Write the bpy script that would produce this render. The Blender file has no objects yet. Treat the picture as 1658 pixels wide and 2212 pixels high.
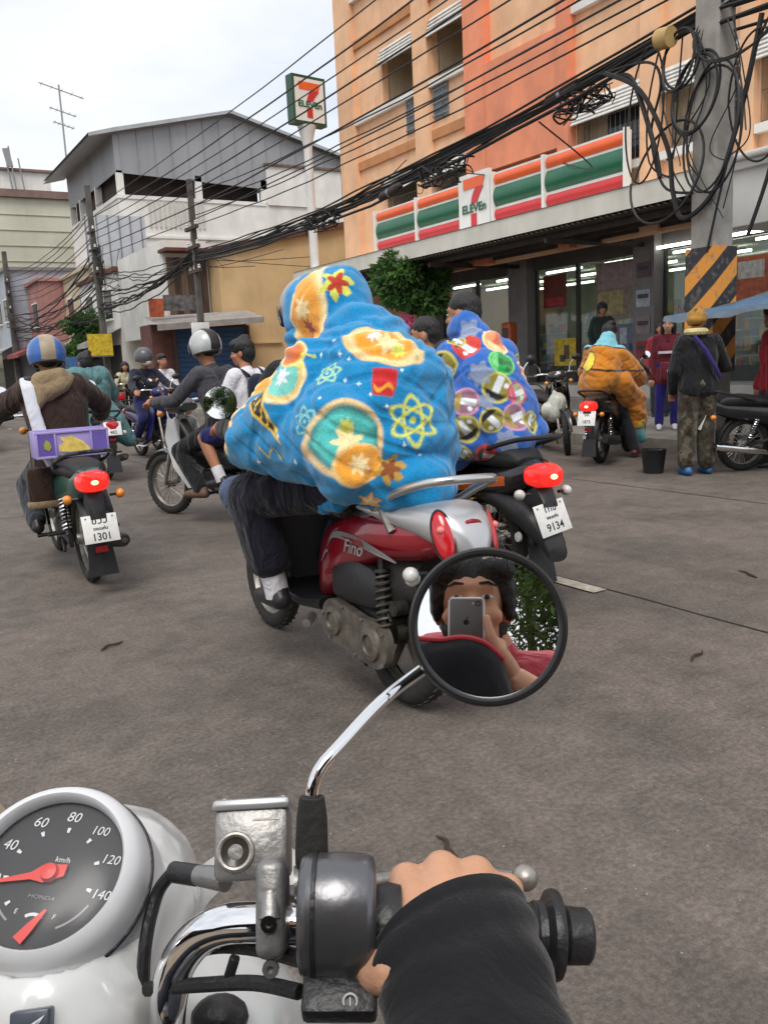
import bpy, bmesh, math, random
import numpy as np
from mathutils import Vector, Matrix, Euler
random.seed(11); np.random.seed(11)
PI = math.pi
R = math.radians
SC = bpy.context.scene
COL = SC.collection

# ------------------------------------------------------------------ camera
YAW, PITCH, ROLL, EYE = 31.0, 10.0, 2.75, 1.30
cam_d = bpy.data.cameras.new('camera'); cam = bpy.data.objects.new('camera', cam_d); COL.objects.link(cam)
cam_d.sensor_fit = 'VERTICAL'; cam_d.sensor_height = 24.0; cam_d.lens = 24.0 * 1850 / 2212
cam_d.clip_start = 0.004; cam_d.clip_end = 2000
_f = Vector((math.sin(R(YAW)) * math.cos(R(PITCH)), math.cos(R(YAW)) * math.cos(R(PITCH)), -math.sin(R(PITCH))))
_r = Vector((math.cos(R(YAW)), -math.sin(R(YAW)), 0)); _u = _r.cross(_f)
_r2 = math.cos(R(ROLL)) * _r - math.sin(R(ROLL)) * _u; _u2 = _r2.cross(_f)
cam.matrix_world = Matrix((( _r2.x, _u2.x, -_f.x, 0), (_r2.y, _u2.y, -_f.y, 0), (_r2.z, _u2.z, -_f.z, EYE), (0, 0, 0, 1)))
cam_d.dof.use_dof = False
SC.camera = cam

# ------------------------------------------------------------------ world: bright overcast sky
wd = bpy.data.worlds.new('World'); SC.world = wd; wd.use_nodes = True
nt = wd.node_tree; nt.nodes.clear()
wo = nt.nodes.new('ShaderNodeOutputWorld'); bg = nt.nodes.new('ShaderNodeBackground')
sky = nt.nodes.new('ShaderNodeTexSky'); sky.sky_type = 'NISHITA'; sky.sun_disc = False
SUN_EL, SUN_AZ = 58.0, 219.0
sky.sun_elevation = R(SUN_EL); sky.sun_rotation = R(SUN_AZ); sky.air_density = 1.2; sky.dust_density = 3.0
tc = nt.nodes.new('ShaderNodeTexCoord'); mp = nt.nodes.new('ShaderNodeMapping'); mp.inputs['Scale'].default_value = (1.0, 1.0, 2.6)
nz = nt.nodes.new('ShaderNodeTexNoise'); nz.inputs['Scale'].default_value = 2.2; nz.inputs['Detail'].default_value = 5; nz.inputs['Roughness'].default_value = 0.55
rp = nt.nodes.new('ShaderNodeValToRGB'); rp.color_ramp.elements[0].position = 0.34; rp.color_ramp.elements[1].position = 0.62
rp.color_ramp.elements[0].color = (5.9, 6.4, 7.2, 1); rp.color_ramp.elements[1].color = (8.3, 8.3, 8.3, 1)
mx = nt.nodes.new('ShaderNodeMix'); mx.data_type = 'RGBA'; mx.inputs[0].default_value = 0.86
nt.links.new(tc.outputs['Generated'], mp.inputs[0]); nt.links.new(mp.outputs[0], nz.inputs['Vector'])
nt.links.new(nz.outputs['Fac'], rp.inputs[0]); nt.links.new(sky.outputs[0], mx.inputs[6]); nt.links.new(rp.outputs[0], mx.inputs[7])
nt.links.new(mx.outputs[2], bg.inputs[0]); bg.inputs[1].default_value = 0.10
nt.links.new(bg.outputs[0], wo.inputs[0])
sun_d = bpy.data.lights.new('sun', 'SUN'); sun_d.energy = 1.5; sun_d.angle = R(30); sun_d.color = (1.0, 0.95, 0.88)
sun = bpy.data.objects.new('sun', sun_d); COL.objects.link(sun)
# light falls from behind the camera, a little to its left
sun.rotation_euler = Vector((0.34, 0.42, -0.86)).to_track_quat('-Z', 'Y').to_euler()
SC.view_settings.view_transform = 'Standard'; SC.view_settings.look = 'None'; SC.view_settings.gamma = 1.0
SC.view_settings.exposure = 0.5
SC.cycles.max_bounces = 6; SC.cycles.diffuse_bounces = 3; SC.cycles.glossy_bounces = 4; SC.cycles.transparent_max_bounces = 16
SC.cycles.use_denoising = True
SC.cycles.caustics_reflective = False; SC.cycles.caustics_refractive = False

# ------------------------------------------------------------------ materials
MATS = {}
def S(r, g, b):                        # sRGB 0-255 -> linear
    return tuple((c / 255 / 12.92) if c / 255 <= 0.04045 else ((c / 255 + 0.055) / 1.055) ** 2.4 for c in (r, g, b))
def mat(name, col=(.5, .5, .5), rough=.6, metal=0.0, var=.12, vscale=6.0, bump=0.0, bscale=60.0, spec=.5, coat=0.0, trans=0.0, sss=0.0, emit=None, estr=0.0, grime=0.0, gscale=1.5, stretch=None, sheen=0.0):
    if name in MATS: return MATS[name]
    m = bpy.data.materials.new(name); m.use_nodes = True; t = m.node_tree; N = t.nodes; Lk = t.links
    b = N['Principled BSDF']; out = N['Material Output']
    b.inputs['Roughness'].default_value = rough; b.inputs['Metallic'].default_value = metal
    b.inputs['Specular IOR Level'].default_value = spec
    if coat: b.inputs['Coat Weight'].default_value = coat; b.inputs['Coat Roughness'].default_value = .08
    if sheen: b.inputs['Sheen Weight'].default_value = sheen
    if trans: b.inputs['Transmission Weight'].default_value = trans
    if sss: b.inputs['Subsurface Weight'].default_value = sss; b.inputs['Subsurface Radius'].default_value = (.012, .005, .003); b.inputs['Subsurface Scale'].default_value = 1.0
    if emit: b.inputs['Emission Color'].default_value = (*emit, 1); b.inputs['Emission Strength'].default_value = estr
    co = N.new('ShaderNodeTexCoord'); src = co.outputs['Object']
    if stretch:
        mm = N.new('ShaderNodeMapping'); mm.inputs['Scale'].default_value = stretch; Lk.new(src, mm.inputs[0]); src2 = mm.outputs[0]
    else: src2 = src
    n = N.new('ShaderNodeTexNoise'); n.inputs['Scale'].default_value = vscale; n.inputs['Detail'].default_value = 4; Lk.new(src2, n.inputs['Vector'])
    r = N.new('ShaderNodeValToRGB'); r.color_ramp.elements[0].position = .3; r.color_ramp.elements[1].position = .7
    r.color_ramp.elements[0].color = (*[c * (1 - var) for c in col], 1); r.color_ramp.elements[1].color = (*[min(1, c * (1 + var * .8)) for c in col], 1)
    Lk.new(n.outputs['Fac'], r.inputs[0]); last = r.outputs[0]
    if grime:
        g = N.new('ShaderNodeTexNoise'); g.inputs['Scale'].default_value = gscale; g.inputs['Detail'].default_value = 6; g.inputs['Roughness'].default_value = .65
        gm = N.new('ShaderNodeMapping'); gm.inputs['Scale'].default_value = (1, 1, .25); Lk.new(src, gm.inputs[0]); Lk.new(gm.outputs[0], g.inputs['Vector'])
        gr = N.new('ShaderNodeValToRGB'); gr.color_ramp.elements[0].position = .45; gr.color_ramp.elements[1].position = .75
        gr.color_ramp.elements[0].color = (0, 0, 0, 1); gr.color_ramp.elements[1].color = (grime, grime, grime, 1)
        Lk.new(g.outputs['Fac'], gr.inputs[0])
        x = N.new('ShaderNodeMix'); x.data_type = 'RGBA'; Lk.new(gr.outputs[0], x.inputs[0]); Lk.new(last, x.inputs[6]); x.inputs[7].default_value = (.10, .085, .07, 1); last = x.outputs[2]
    Lk.new(last, b.inputs['Base Color'])
    if bump:
        bn = N.new('ShaderNodeTexNoise'); bn.inputs['Scale'].default_value = bscale; bn.inputs['Detail'].default_value = 3; Lk.new(src2, bn.inputs['Vector'])
        bb = N.new('ShaderNodeBump'); bb.inputs['Strength'].default_value = min(1, bump); bb.inputs['Distance'].default_value = .01; Lk.new(bn.outputs['Fac'], bb.inputs['Height']); Lk.new(bb.outputs[0], b.inputs['Normal'])
    MATS[name] = m
    return m
def cloth(name, col, var=.15, fold=.6, rough=.9, fscale=7.0):
    if name in MATS: return MATS[name]
    m = mat(name, col, rough, 0, var, 5.0, sheen=.15, spec=.25); t = m.node_tree; N = t.nodes; Lk = t.links; b = N['Principled BSDF']
    co = N.new('ShaderNodeTexCoord'); mm = N.new('ShaderNodeMapping'); mm.inputs['Scale'].default_value = (1, 1.2, .45); mm.inputs['Rotation'].default_value = (.3, .5, 0); Lk.new(co.outputs['Object'], mm.inputs[0])
    n = N.new('ShaderNodeTexNoise'); n.inputs['Scale'].default_value = fscale; n.inputs['Detail'].default_value = 4; n.inputs['Distortion'].default_value = 1.6; Lk.new(mm.outputs[0], n.inputs['Vector'])
    b1 = N.new('ShaderNodeBump'); b1.inputs['Strength'].default_value = min(1.0, fold * 1.6); b1.inputs['Distance'].default_value = .06; Lk.new(n.outputs['Fac'], b1.inputs['Height'])
    n2 = N.new('ShaderNodeTexNoise'); n2.inputs['Scale'].default_value = 500; Lk.new(co.outputs['Object'], n2.inputs['Vector'])
    b2 = N.new('ShaderNodeBump'); b2.inputs['Strength'].default_value = .25; b2.inputs['Distance'].default_value = .002; Lk.new(n2.outputs['Fac'], b2.inputs['Height']); Lk.new(b1.outputs[0], b2.inputs['Normal'])
    Lk.new(b2.outputs[0], b.inputs['Normal'])
    return m
def glassmat(name, tint=(.9, .95, .93), refl=.12, dirt=.06, rough=.03):
    if name in MATS: return MATS[name]
    m = bpy.data.materials.new(name); m.use_nodes = True; t = m.node_tree; N = t.nodes; Lk = t.links; N.remove(N['Principled BSDF']); out = N['Material Output']
    tr = N.new('ShaderNodeBsdfTransparent'); tr.inputs[0].default_value = (*tint, 1)
    gl = N.new('ShaderNodeBsdfGlossy'); gl.inputs['Roughness'].default_value = rough; gl.inputs[0].default_value = (.9, .93, .95, 1)
    fr = N.new('ShaderNodeLayerWeight'); pw = N.new('ShaderNodeMath'); pw.operation = 'POWER'; pw.inputs[1].default_value = 4.0; Lk.new(fr.outputs['Facing'], pw.inputs[0])
    ma = N.new('ShaderNodeMath'); ma.operation = 'MULTIPLY_ADD'; ma.inputs[1].default_value = .6; ma.inputs[2].default_value = refl * .5; Lk.new(pw.outputs[0], ma.inputs[0])
    mx = N.new('ShaderNodeMixShader'); Lk.new(ma.outputs[0], mx.inputs[0]); Lk.new(tr.outputs[0], mx.inputs[1]); Lk.new(gl.outputs[0], mx.inputs[2]); last = mx.outputs[0]
    if dirt:
        df = N.new('ShaderNodeBsdfDiffuse'); df.inputs[0].default_value = (.5, .5, .48, 1); m2 = N.new('ShaderNodeMixShader'); m2.inputs[0].default_value = dirt
        Lk.new(last, m2.inputs[1]); Lk.new(df.outputs[0], m2.inputs[2]); last = m2.outputs[0]
    Lk.new(last, out.inputs[0]); MATS[name] = m; return m
def attrmat(name, rough=.95, bump=.6, bscale=160, fold=0.0):
    m = bpy.data.materials.new(name); m.use_nodes = True; t = m.node_tree; N = t.nodes; Lk = t.links; b = N['Principled BSDF']
    a = N.new('ShaderNodeAttribute'); a.attribute_name = 'print'
    co0 = N.new('ShaderNodeTexCoord'); fz = N.new('ShaderNodeTexNoise'); fz.inputs['Scale'].default_value = 140; fz.inputs['Detail'].default_value = 3; Lk.new(co0.outputs['Object'], fz.inputs['Vector'])
    fr_ = N.new('ShaderNodeValToRGB'); fr_.color_ramp.elements[0].position = .3; fr_.color_ramp.elements[1].position = .7; fr_.color_ramp.elements[0].color = (.80, .80, .80, 1); fr_.color_ramp.elements[1].color = (1.12, 1.12, 1.12, 1); Lk.new(fz.outputs['Fac'], fr_.inputs[0])
    mu = N.new('ShaderNodeMix'); mu.data_type = 'RGBA'; mu.blend_type = 'MULTIPLY'; mu.inputs[0].default_value = 1.0; Lk.new(a.outputs['Color'], mu.inputs[6]); Lk.new(fr_.outputs[0], mu.inputs[7]); Lk.new(mu.outputs[2], b.inputs['Base Color'])
    b.inputs['Roughness'].default_value = rough; b.inputs['Sheen Weight'].default_value = .35; b.inputs['Sheen Roughness'].default_value = .6; b.inputs['Specular IOR Level'].default_value = .05
    co = N.new('ShaderNodeTexCoord'); n = N.new('ShaderNodeTexNoise'); n.inputs['Scale'].default_value = bscale; Lk.new(co.outputs['Object'], n.inputs['Vector'])
    bb = N.new('ShaderNodeBump'); bb.inputs['Strength'].default_value = bump; bb.inputs['Distance'].default_value = .003; Lk.new(n.outputs['Fac'], bb.inputs['Height']); Lk.new(bb.outputs[0], b.inputs['Normal'])
    MATS[name] = m; return m

black_plastic = mat('black plastic', (.018, .018, .02), .42, 0, .3, 30, .15, 200)
black_gloss = mat('black gloss paint', (.012, .012, .014), .18, 0, .2, 10, coat=.5)
rubber = mat('tyre rubber', (.022, .021, .02), .85, 0, .35, 25, .3, 120)
dusty = mat('dusty metal', (.10, .09, .075), .6, .5, .4, 20, .2, 90)
engine_m = mat('oily engine metal', (.045, .04, .036), .5, .6, .5, 25, .3, 80)
alu = mat('weathered aluminium', (.36, .34, .31), .45, .85, .3, 18, .15, 60)
steel = mat('grey steel', (.30, .30, .30), .4, .8, .2, 20)
chrome = mat('chrome', (.82, .82, .83), .06, 1.0, .04, 10)
lens_clear = mat('clear lens plastic', (.62, .62, .6), .12, 0, .15, 40, coat=.5)
lens_amber = mat('amber lens', (.75, .26, .03), .15, 0, .1, 40, coat=.5)
lens_red = mat('red lens', (.55, .012, .02), .12, 0, .15, 60, coat=.7)
lens_red_lit = mat('lit red lens', (.65, .01, .01), .15, 0, .1, 40, coat=.5, emit=(1, .03, .02), estr=.55)
bulb_lit = mat('lit bulb', (1, .5, .3), .3, emit=(1, .35, .15), estr=3.0)
seat_m = mat('seat vinyl', (.014, .014, .015), .5, 0, .2, 20, .2, 250)
mirror_m = mat('mirror glass', (.86, .87, .88), .012, 1.0, .01, 3)
skin_tan = mat('tan skin', S(176, 122, 92), .5, 0, .10, 14, .12, 220, spec=.4, sss=.25)
skin_light = mat('light tan skin', S(206, 156, 126), .48, 0, .10, 14, .12, 220, spec=.4, sss=.25)
hair_m = mat('black hair', (.010, .009, .009), .45, 0, .4, 60, .7, 180, stretch=(1, 1, .2))
white_p = mat('white plastic', (.72, .73, .72), .35, 0, .06, 12, coat=.2)
plate_w = mat('plate white', (.78, .78, .76), .4, 0, .08, 30)
ink = mat('black ink', (.015, .015, .015), .6, 0, .1)
white_cloth = cloth('white cotton', (.70, .69, .74), .06, .4)
concrete = mat('concrete', (.33, .31, .28), .9, 0, .22, 5, .35, 50, grime=.35)

# ------------------------------------------------------------------ mesh helpers
def basis(d, up=(0, 0, 1)):
    d = Vector(d).normalized(); u = Vector(up)
    if abs(d.dot(u)) > .98: u = Vector((1, 0, 0)) if abs(d.x) < .9 else Vector((0, 1, 0))
    x = u.cross(d).normalized(); y = d.cross(x)
    return x, y, d
def frame(loc, d, up=(0, 0, 1)):       # matrix whose Z axis is d
    x, y, z = basis(d, up)
    return Matrix(((x.x, y.x, z.x, loc[0]), (x.y, y.y, z.y, loc[1]), (x.z, y.z, z.z, loc[2]), (0, 0, 0, 1)))
def TR(loc=(0, 0, 0), rot=(0, 0, 0), sc=(1, 1, 1)):
    return Matrix.Translation(loc) @ Euler([R(a) for a in rot]).to_matrix().to_4x4() @ Matrix.Diagonal((*sc, 1))
class MB:
    def __init__(s): s.v = []; s.f = []
    def add(s, vs, fs, M=None):
        o = len(s.v)
        s.v += [tuple(M @ Vector(p)) for p in vs] if M is not None else [tuple(p) for p in vs]
        s.f += [tuple(i + o for i in f) for f in fs]; return s
    def box(s, c, d, rot=(0, 0, 0), M=None):
        x, y, z = [a / 2 for a in d]
        vs = [(i, j, k) for i in (-x, x) for j in (-y, y) for k in (-z, z)]
        fs = [(0, 1, 3, 2), (4, 6, 7, 5), (0, 4, 5, 1), (2, 3, 7, 6), (0, 2, 6, 4), (1, 5, 7, 3)]
        T = TR(c, rot); return s.add(vs, fs, M @ T if M is not None else T)
    def b2(s, a, b, M=None):            # box from corner to corner
        return s.box([(p + q) / 2 for p, q in zip(a, b)], [abs(q - p) for p, q in zip(a, b)], M=M)
    def rbox(s, c, d, bev=.004, rot=(0, 0, 0), seg=2, M=None):
        bm = bmesh.new(); bmesh.ops.create_cube(bm, size=1); bmesh.ops.scale(bm, vec=d, verts=bm.verts)
        bmesh.ops.bevel(bm, geom=list(bm.edges), offset=bev, segments=seg, profile=.5, affect='EDGES')
        T = TR(c, rot); s.add([v.co[:] for v in bm.verts], [[v.index for v in f.verts] for f in bm.faces], M @ T if M is not None else T); bm.free(); return s
    def tube(s, pts, r, n=8, cap=True, M=None, closed=False):
        pts = [Vector(p) for p in pts]; k = len(pts); rs = r if isinstance(r, (list, tuple)) else [r] * k
        vs = []; fs = []; prev = None
        for i, p in enumerate(pts):
            if closed: d = pts[(i + 1) % k] - pts[i - 1]
            else: d = (pts[min(i + 1, k - 1)] - pts[max(i - 1, 0)])
            if d.length < 1e-9: d = Vector((0, 0, 1))
            d.normalize()
            if prev is None: x, y, _ = basis(d)
            else:
                x = (prev - d * prev.dot(d))
                if x.length < 1e-6: x, y, _ = basis(d)
                x.normalize(); y = d.cross(x)
            prev = x
            for j in range(n):
                a = 2 * PI * j / n; vs.append(p + (x * math.cos(a) + y * math.sin(a)) * rs[i])
        for i in range(k if closed else k - 1):
            q = (i + 1) % k
            for j in range(n): fs.append((i * n + j, i * n + (j + 1) % n, q * n + (j + 1) % n, q * n + j))
        if cap and not closed: fs.append(tuple(reversed(range(n)))); fs.append(tuple(range((k - 1) * n, k * n)))
        return s.add(vs, fs, M)
    def lathe(s, prof, M=None, n=24, a0=0, a1=2 * PI):   # prof: (r, z) about local Z
        full = abs(a1 - a0 - 2 * PI) < 1e-6; m = n if full else n + 1; vs = []; fs = []
        for r_, z_ in prof:
            for j in range(m):
                a = a0 + (a1 - a0) * j / n; vs.append((r_ * math.cos(a), r_ * math.sin(a), z_))
        for i in range(len(prof) - 1):
            for j in range(n):
                q = (j + 1) % m; fs.append((i * m + j, i * m + q, (i + 1) * m + q, (i + 1) * m + j))
        return s.add(vs, fs, M)
    def cyl(s, a, b, r, n=16, r2=None): return s.tube([a, b], [r, r if r2 is None else r2], n)
    def ball(s, c, r, n=12, m=8, M=None):
        rr = r if isinstance(r, (list, tuple)) else (r, r, r); vs = [(0, 0, -1)]; fs = []
        for i in range(1, m):
            t = -PI / 2 + PI * i / m
            for j in range(n): a = 2 * PI * j / n; vs.append((math.cos(t) * math.cos(a), math.cos(t) * math.sin(a), math.sin(t)))
        vs.append((0, 0, 1)); e = len(vs) - 1
        for j in range(n): fs.append((0, 1 + (j + 1) % n, 1 + j)); fs.append((e, 1 + (m - 2) * n + j, 1 + (m - 2) * n + (j + 1) % n))
        for i in range(m - 2):
            for j in range(n): fs.append((1 + i * n + j, 1 + i * n + (j + 1) % n, 1 + (i + 1) * n + (j + 1) % n, 1 + (i + 1) * n + j))
        T = TR(c, (0, 0, 0), rr); return s.add(vs, fs, M @ T if M is not None else T)
    def prism(s, poly, t, M=None):      # 2D outline in XY extruded from z=0 to t
        n = len(poly); vs = [(x, y, 0) for x, y in poly] + [(x, y, t) for x, y in poly]
        fs = [tuple(reversed(range(n))), tuple(range(n, 2 * n))] + [(i, (i + 1) % n, n + (i + 1) % n, n + i) for i in range(n)]
        return s.add(vs, fs, M)
    def sheet(s, poly, M=None): return s.add(poly, [tuple(range(len(poly)))], M)
    def torus(s, R_, r_, M=None, n=32, m=10, sq=1.0):
        vs = []; fs = []
        for i in range(n):
            a = 2 * PI * i / n
            for j in range(m): b = 2 * PI * j / m; q = R_ + r_ * math.cos(b); vs.append((q * math.cos(a), q * math.sin(a), r_ * sq * math.sin(b)))
        for i in range(n):
            for j in range(m): fs.append((i * m + j, ((i + 1) % n) * m + j, ((i + 1) % n) * m + (j + 1) % m, i * m + (j + 1) % m))
        return s.add(vs, fs, M)
    def loft(s, st, n=18, p=2.6, M=None, cap=True):      # stations (y, z_low, z_high, half_width[, x_off]) along Y
        vs = []; fs = []
        for q in st:
            y, zl, zh, w = q[:4]; xo = q[4] if len(q) > 4 else 0; zc = (zl + zh) / 2; hh = (zh - zl) / 2
            for j in range(n):
                a = 2 * PI * j / n; c, d = math.cos(a), math.sin(a)
                vs.append((xo + w * math.copysign(abs(c) ** (2 / p), c), y, zc + hh * math.copysign(abs(d) ** (2 / p), d)))
        k = len(st)
        for i in range(k - 1):
            for j in range(n): fs.append((i * n + j, i * n + (j + 1) % n, (i + 1) * n + (j + 1) % n, (i + 1) * n + j))
        if cap: fs.append(tuple(range(n))); fs.append(tuple(reversed(range((k - 1) * n, k * n))))
        return s.add(vs, fs, M)
    def build(s, name, m, parent=None, smooth=38, mats=None):
        me = bpy.data.meshes.new(name); me.from_pydata(s.v, [], s.f)
        bm = bmesh.new(); bm.from_mesh(me); bmesh.ops.recalc_face_normals(bm, faces=bm.faces); bm.to_mesh(me); bm.free()
        if smooth: me.shade_smooth(); me.set_sharp_from_angle(angle=R(smooth))
        me.materials.append(m); me.update()
        o = bpy.data.objects.new(name, me); COL.objects.link(o)
        if parent is not None: o.parent = parent
        return o
def tag(o, label=None, cat=None, group=None, kind=None):
    if label: o['label'] = label
    if cat: o['category'] = cat
    if group: o['group'] = group
    if kind: o['kind'] = kind
    return o
def thing(name, label, cat, loc=(0, 0, 0), rz=0.0, group=None, tilt=0.0):
    o = bpy.data.objects.new(name, None); COL.objects.link(o); o.location = loc; o.rotation_euler = (0, R(tilt), R(rz)); o.empty_display_size = .1
    return tag(o, label, cat, group)
def copy_tree(o, parent=None):
    c = o.copy(); COL.objects.link(c); c.parent = parent
    for ch in list(o.children): copy_tree(ch, c)
    return c
def bez(pts, n=8):                     # Catmull-Rom through points
    P_ = [Vector(p) for p in pts]; out = []
    for i in range(len(P_) - 1):
        p0 = P_[max(i - 1, 0)]; p1 = P_[i]; p2 = P_[i + 1]; p3 = P_[min(i + 2, len(P_) - 1)]
        for k in range(n):
            t = k / n; out.append(.5 * ((2 * p1) + (-p0 + p2) * t + (2 * p0 - 5 * p1 + 4 * p2 - p3) * t * t + (-p0 + 3 * p1 - 3 * p2 + p3) * t ** 3))
    return out + [P_[-1]]
def text(name, body, size, m, parent, M, ext=.0006, shear=0.0, sx=1.0, align='CENTER', bold=0.0):
    cu = bpy.data.curves.new(name, 'FONT'); cu.body = body; cu.size = size; cu.align_x = align; cu.align_y = 'CENTER'; cu.extrude = ext; cu.shear = shear; cu.resolution_u = 3; cu.offset = bold
    o = bpy.data.objects.new(name, cu); COL.objects.link(o)
    TEXTS.append((o, m)); o.parent = parent; o.matrix_local = M @ Matrix.Diagonal((sx, 1, 1, 1))
    return o
TEXTS = []
# blobs: overlapping round shapes fused into one continuous skin
BLOBS = []
def blob(name, chains, m, parent, voxel=.012, smooth=4, sub=0, balls=(), post=None, boxes=None):
    b = MB()
    for ch in chains:
        for i in range(len(ch) - 1):
            (p, r), (q, t) = ch[i], ch[i + 1]
            b.tube([p, q], [r, t], 12)
        for p, r in ch: b.ball(p, r)
    for p, r, *mt in balls: b.ball((0, 0, 0), r, 16, 12, M=(Matrix.Translation(p) @ mt[0]) if mt else Matrix.Translation(p))
    if boxes: b.add(boxes.v, boxes.f)
    o = b.build(name, m, parent, smooth=0)
    md = o.modifiers.new('fuse', 'REMESH'); md.mode = 'VOXEL'; md.voxel_size = voxel
    sm = o.modifiers.new('soft', 'SMOOTH'); sm.factor = .5; sm.iterations = smooth
    if sub: sb = o.modifiers.new('fine', 'SUBSURF'); sb.levels = sub; sb.render_levels = sub
    BLOBS.append((o, post)); return o
def finish_blobs():
    bpy.context.view_layer.update(); dg = bpy.context.evaluated_depsgraph_get()
    for o, post in BLOBS:
        me = bpy.data.meshes.new_from_object(o.evaluated_get(dg)); nm = o.data.name; ms = o.data.materials[0]
        o.modifiers.clear(); old = o.data; o.data = me; bpy.data.meshes.remove(old); me.name = nm
        if not me.materials: me.materials.append(ms)
        me.shade_smooth()
        if post: post(o, me)
    for o, m in TEXTS:
        me = bpy.data.meshes.new_from_object(o.evaluated_get(dg)); me.materials.clear(); me.materials.append(m)
        n = bpy.data.objects.new('lettering', me); COL.objects.link(n); n.parent = o.parent; n.matrix_local = o.matrix_local.copy()
        nm = o.name; bpy.data.objects.remove(o); n.name = nm
def coords(me): a = np.empty(len(me.vertices) * 3); me.vertices.foreach_get('co', a); return a.reshape(-1, 3)
def normals(me): a = np.empty(len(me.vertices) * 3); me.vertices.foreach_get('normal', a); return a.reshape(-1, 3)
def setcoords(me, c): me.vertices.foreach_set('co', c.ravel()); me.update()
def setcolor(me, c):
    at = me.color_attributes.new('print', 'FLOAT_COLOR', 'POINT'); at.data.foreach_set('color', np.hstack([c, np.ones((len(c), 1))]).ravel())
# ================================================================== SETTING
def road_material():
    m = bpy.data.materials.new('worn road surface'); m.use_nodes = True; t = m.node_tree; N = t.nodes; Lk = t.links; b = N['Principled BSDF']
    co = N.new('ShaderNodeTexCoord'); src = co.outputs['Object']
    def noise(sc, det=4, ro=.55, sv=None):
        n = N.new('ShaderNodeTexNoise'); n.inputs['Scale'].default_value = sc; n.inputs['Detail'].default_value = det; n.inputs['Roughness'].default_value = ro
        if sv:
            mm = N.new('ShaderNodeMapping'); mm.inputs['Scale'].default_value = sv; Lk.new(src, mm.inputs[0]); Lk.new(mm.outputs[0], n.inputs['Vector'])
        else: Lk.new(src, n.inputs['Vector'])
        return n.outputs['Fac']
    def ramp(fac, p0, p1, c0, c1):
        r = N.new('ShaderNodeValToRGB'); r.color_ramp.elements[0].position = p0; r.color_ramp.elements[1].position = p1
        r.color_ramp.elements[0].color = (*c0, 1); r.color_ramp.elements[1].color = (*c1, 1); Lk.new(fac, r.inputs[0]); return r.outputs[0]
    def mixc(fac, a, c, mode='MIX'):
        x = N.new('ShaderNodeMix'); x.data_type = 'RGBA'; x.blend_type = mode
        if isinstance(fac, float): x.inputs[0].default_value = fac
        else: Lk.new(fac, x.inputs[0])
        for k, q in ((6, a), (7, c)):
            if isinstance(q, tuple): x.inputs[k].default_value = (*q, 1)
            else: Lk.new(q, x.inputs[k])
        return x.outputs[2]
    base = ramp(noise(.55, 6, .6, (1, .35, 1)), .32, .7, (.134, .113, .099), (.198, .169, .148))
    st = ramp(noise(1.7, 5, .6), .44, .62, (0, 0, 0), (.7, .7, .7)); base = mixc(st, base, (.098, .084, .075))
    tr = ramp(noise(.9, 3, .5, (1, .05, 1)), .5, .72, (0, 0, 0), (.4, .4, .4)); base = mixc(tr, base, (.225, .198, .176))
    ol = ramp(noise(.8, 3, .5, (1.6, .22, 1)), .60, .70, (0, 0, 0), (.55, .55, .55)); base = mixc(ol, base, (.07, .06, .054))
    g3 = ramp(noise(9, 5, .65), .34, .68, (.82, .82, .82), (1.14, 1.13, 1.12)); base = mixc(1.0, base, g3, 'MULTIPLY')
    gr = ramp(noise(55, 3, .7), .38, .66, (.74, .73, .72), (1.2, 1.2, 1.2)); base = mixc(1.0, base, gr, 'MULTIPLY')
    gr2 = ramp(noise(190, 2, .6), .3, .7, (.8, .8, .8), (1.16, 1.16, 1.15)); base = mixc(1.0, base, gr2, 'MULTIPLY')
    vo = N.new('ShaderNodeTexVoronoi'); vo.inputs['Scale'].default_value = 42; Lk.new(src, vo.inputs['Vector'])
    sp = ramp(vo.outputs['Distance'], .07, .15, (1, 1, 1), (0, 0, 0)); pick = ramp(vo.outputs['Color'], .74, .80, (0, 0, 0), (1, 1, 1))
    spk = mixc(1.0, sp, pick, 'MULTIPLY'); base = mixc(spk, base, (.36, .33, .29))
    cv = N.new('ShaderNodeTexVoronoi'); cv.feature = 'DISTANCE_TO_EDGE'; cv.inputs['Scale'].default_value = .45
    wn = N.new('ShaderNodeTexNoise'); wn.inputs['Scale'].default_value = 2.2; wn.inputs['Detail'].default_value = 5; Lk.new(src, wn.inputs['Vector'])
    wv = N.new('ShaderNodeVectorMath'); wv.operation = 'MULTIPLY_ADD'; wv.inputs[1].default_value = (.9, .9, 0); Lk.new(wn.outputs['Color'], wv.inputs[0]); Lk.new(src, wv.inputs[2]); Lk.new(wv.outputs[0], cv.inputs['Vector'])
    ck = ramp(cv.outputs['Distance'], .001, .005, (.16, .16, .16), (0, 0, 0)); base = mixc(ck, base, (.05, .045, .04))
    Lk.new(base, b.inputs['Base Color']); b.inputs['Roughness'].default_value = .82; b.inputs['Specular IOR Level'].default_value = .35
    bp = N.new('ShaderNodeBump'); bp.inputs['Strength'].default_value = .5; bp.inputs['Distance'].default_value = .006; Lk.new(noise(120, 4, .7), bp.inputs['Height']); Lk.new(bp.outputs[0], b.inputs['Normal'])
    return m
road_m = road_material()
def ssheet(name, pts, m, kind='structure'):
    o = MB().sheet(pts).build(name, m, smooth=0); return tag(o, kind=kind)
ssheet('ground', [(-500, -400, 0), (500, -400, 0), (500, 900, 0), (-500, 900, 0)], road_m)
seam_m = mat('dark tar joint', (.03, .027, .025), .9, 0, .3, 30)
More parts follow.
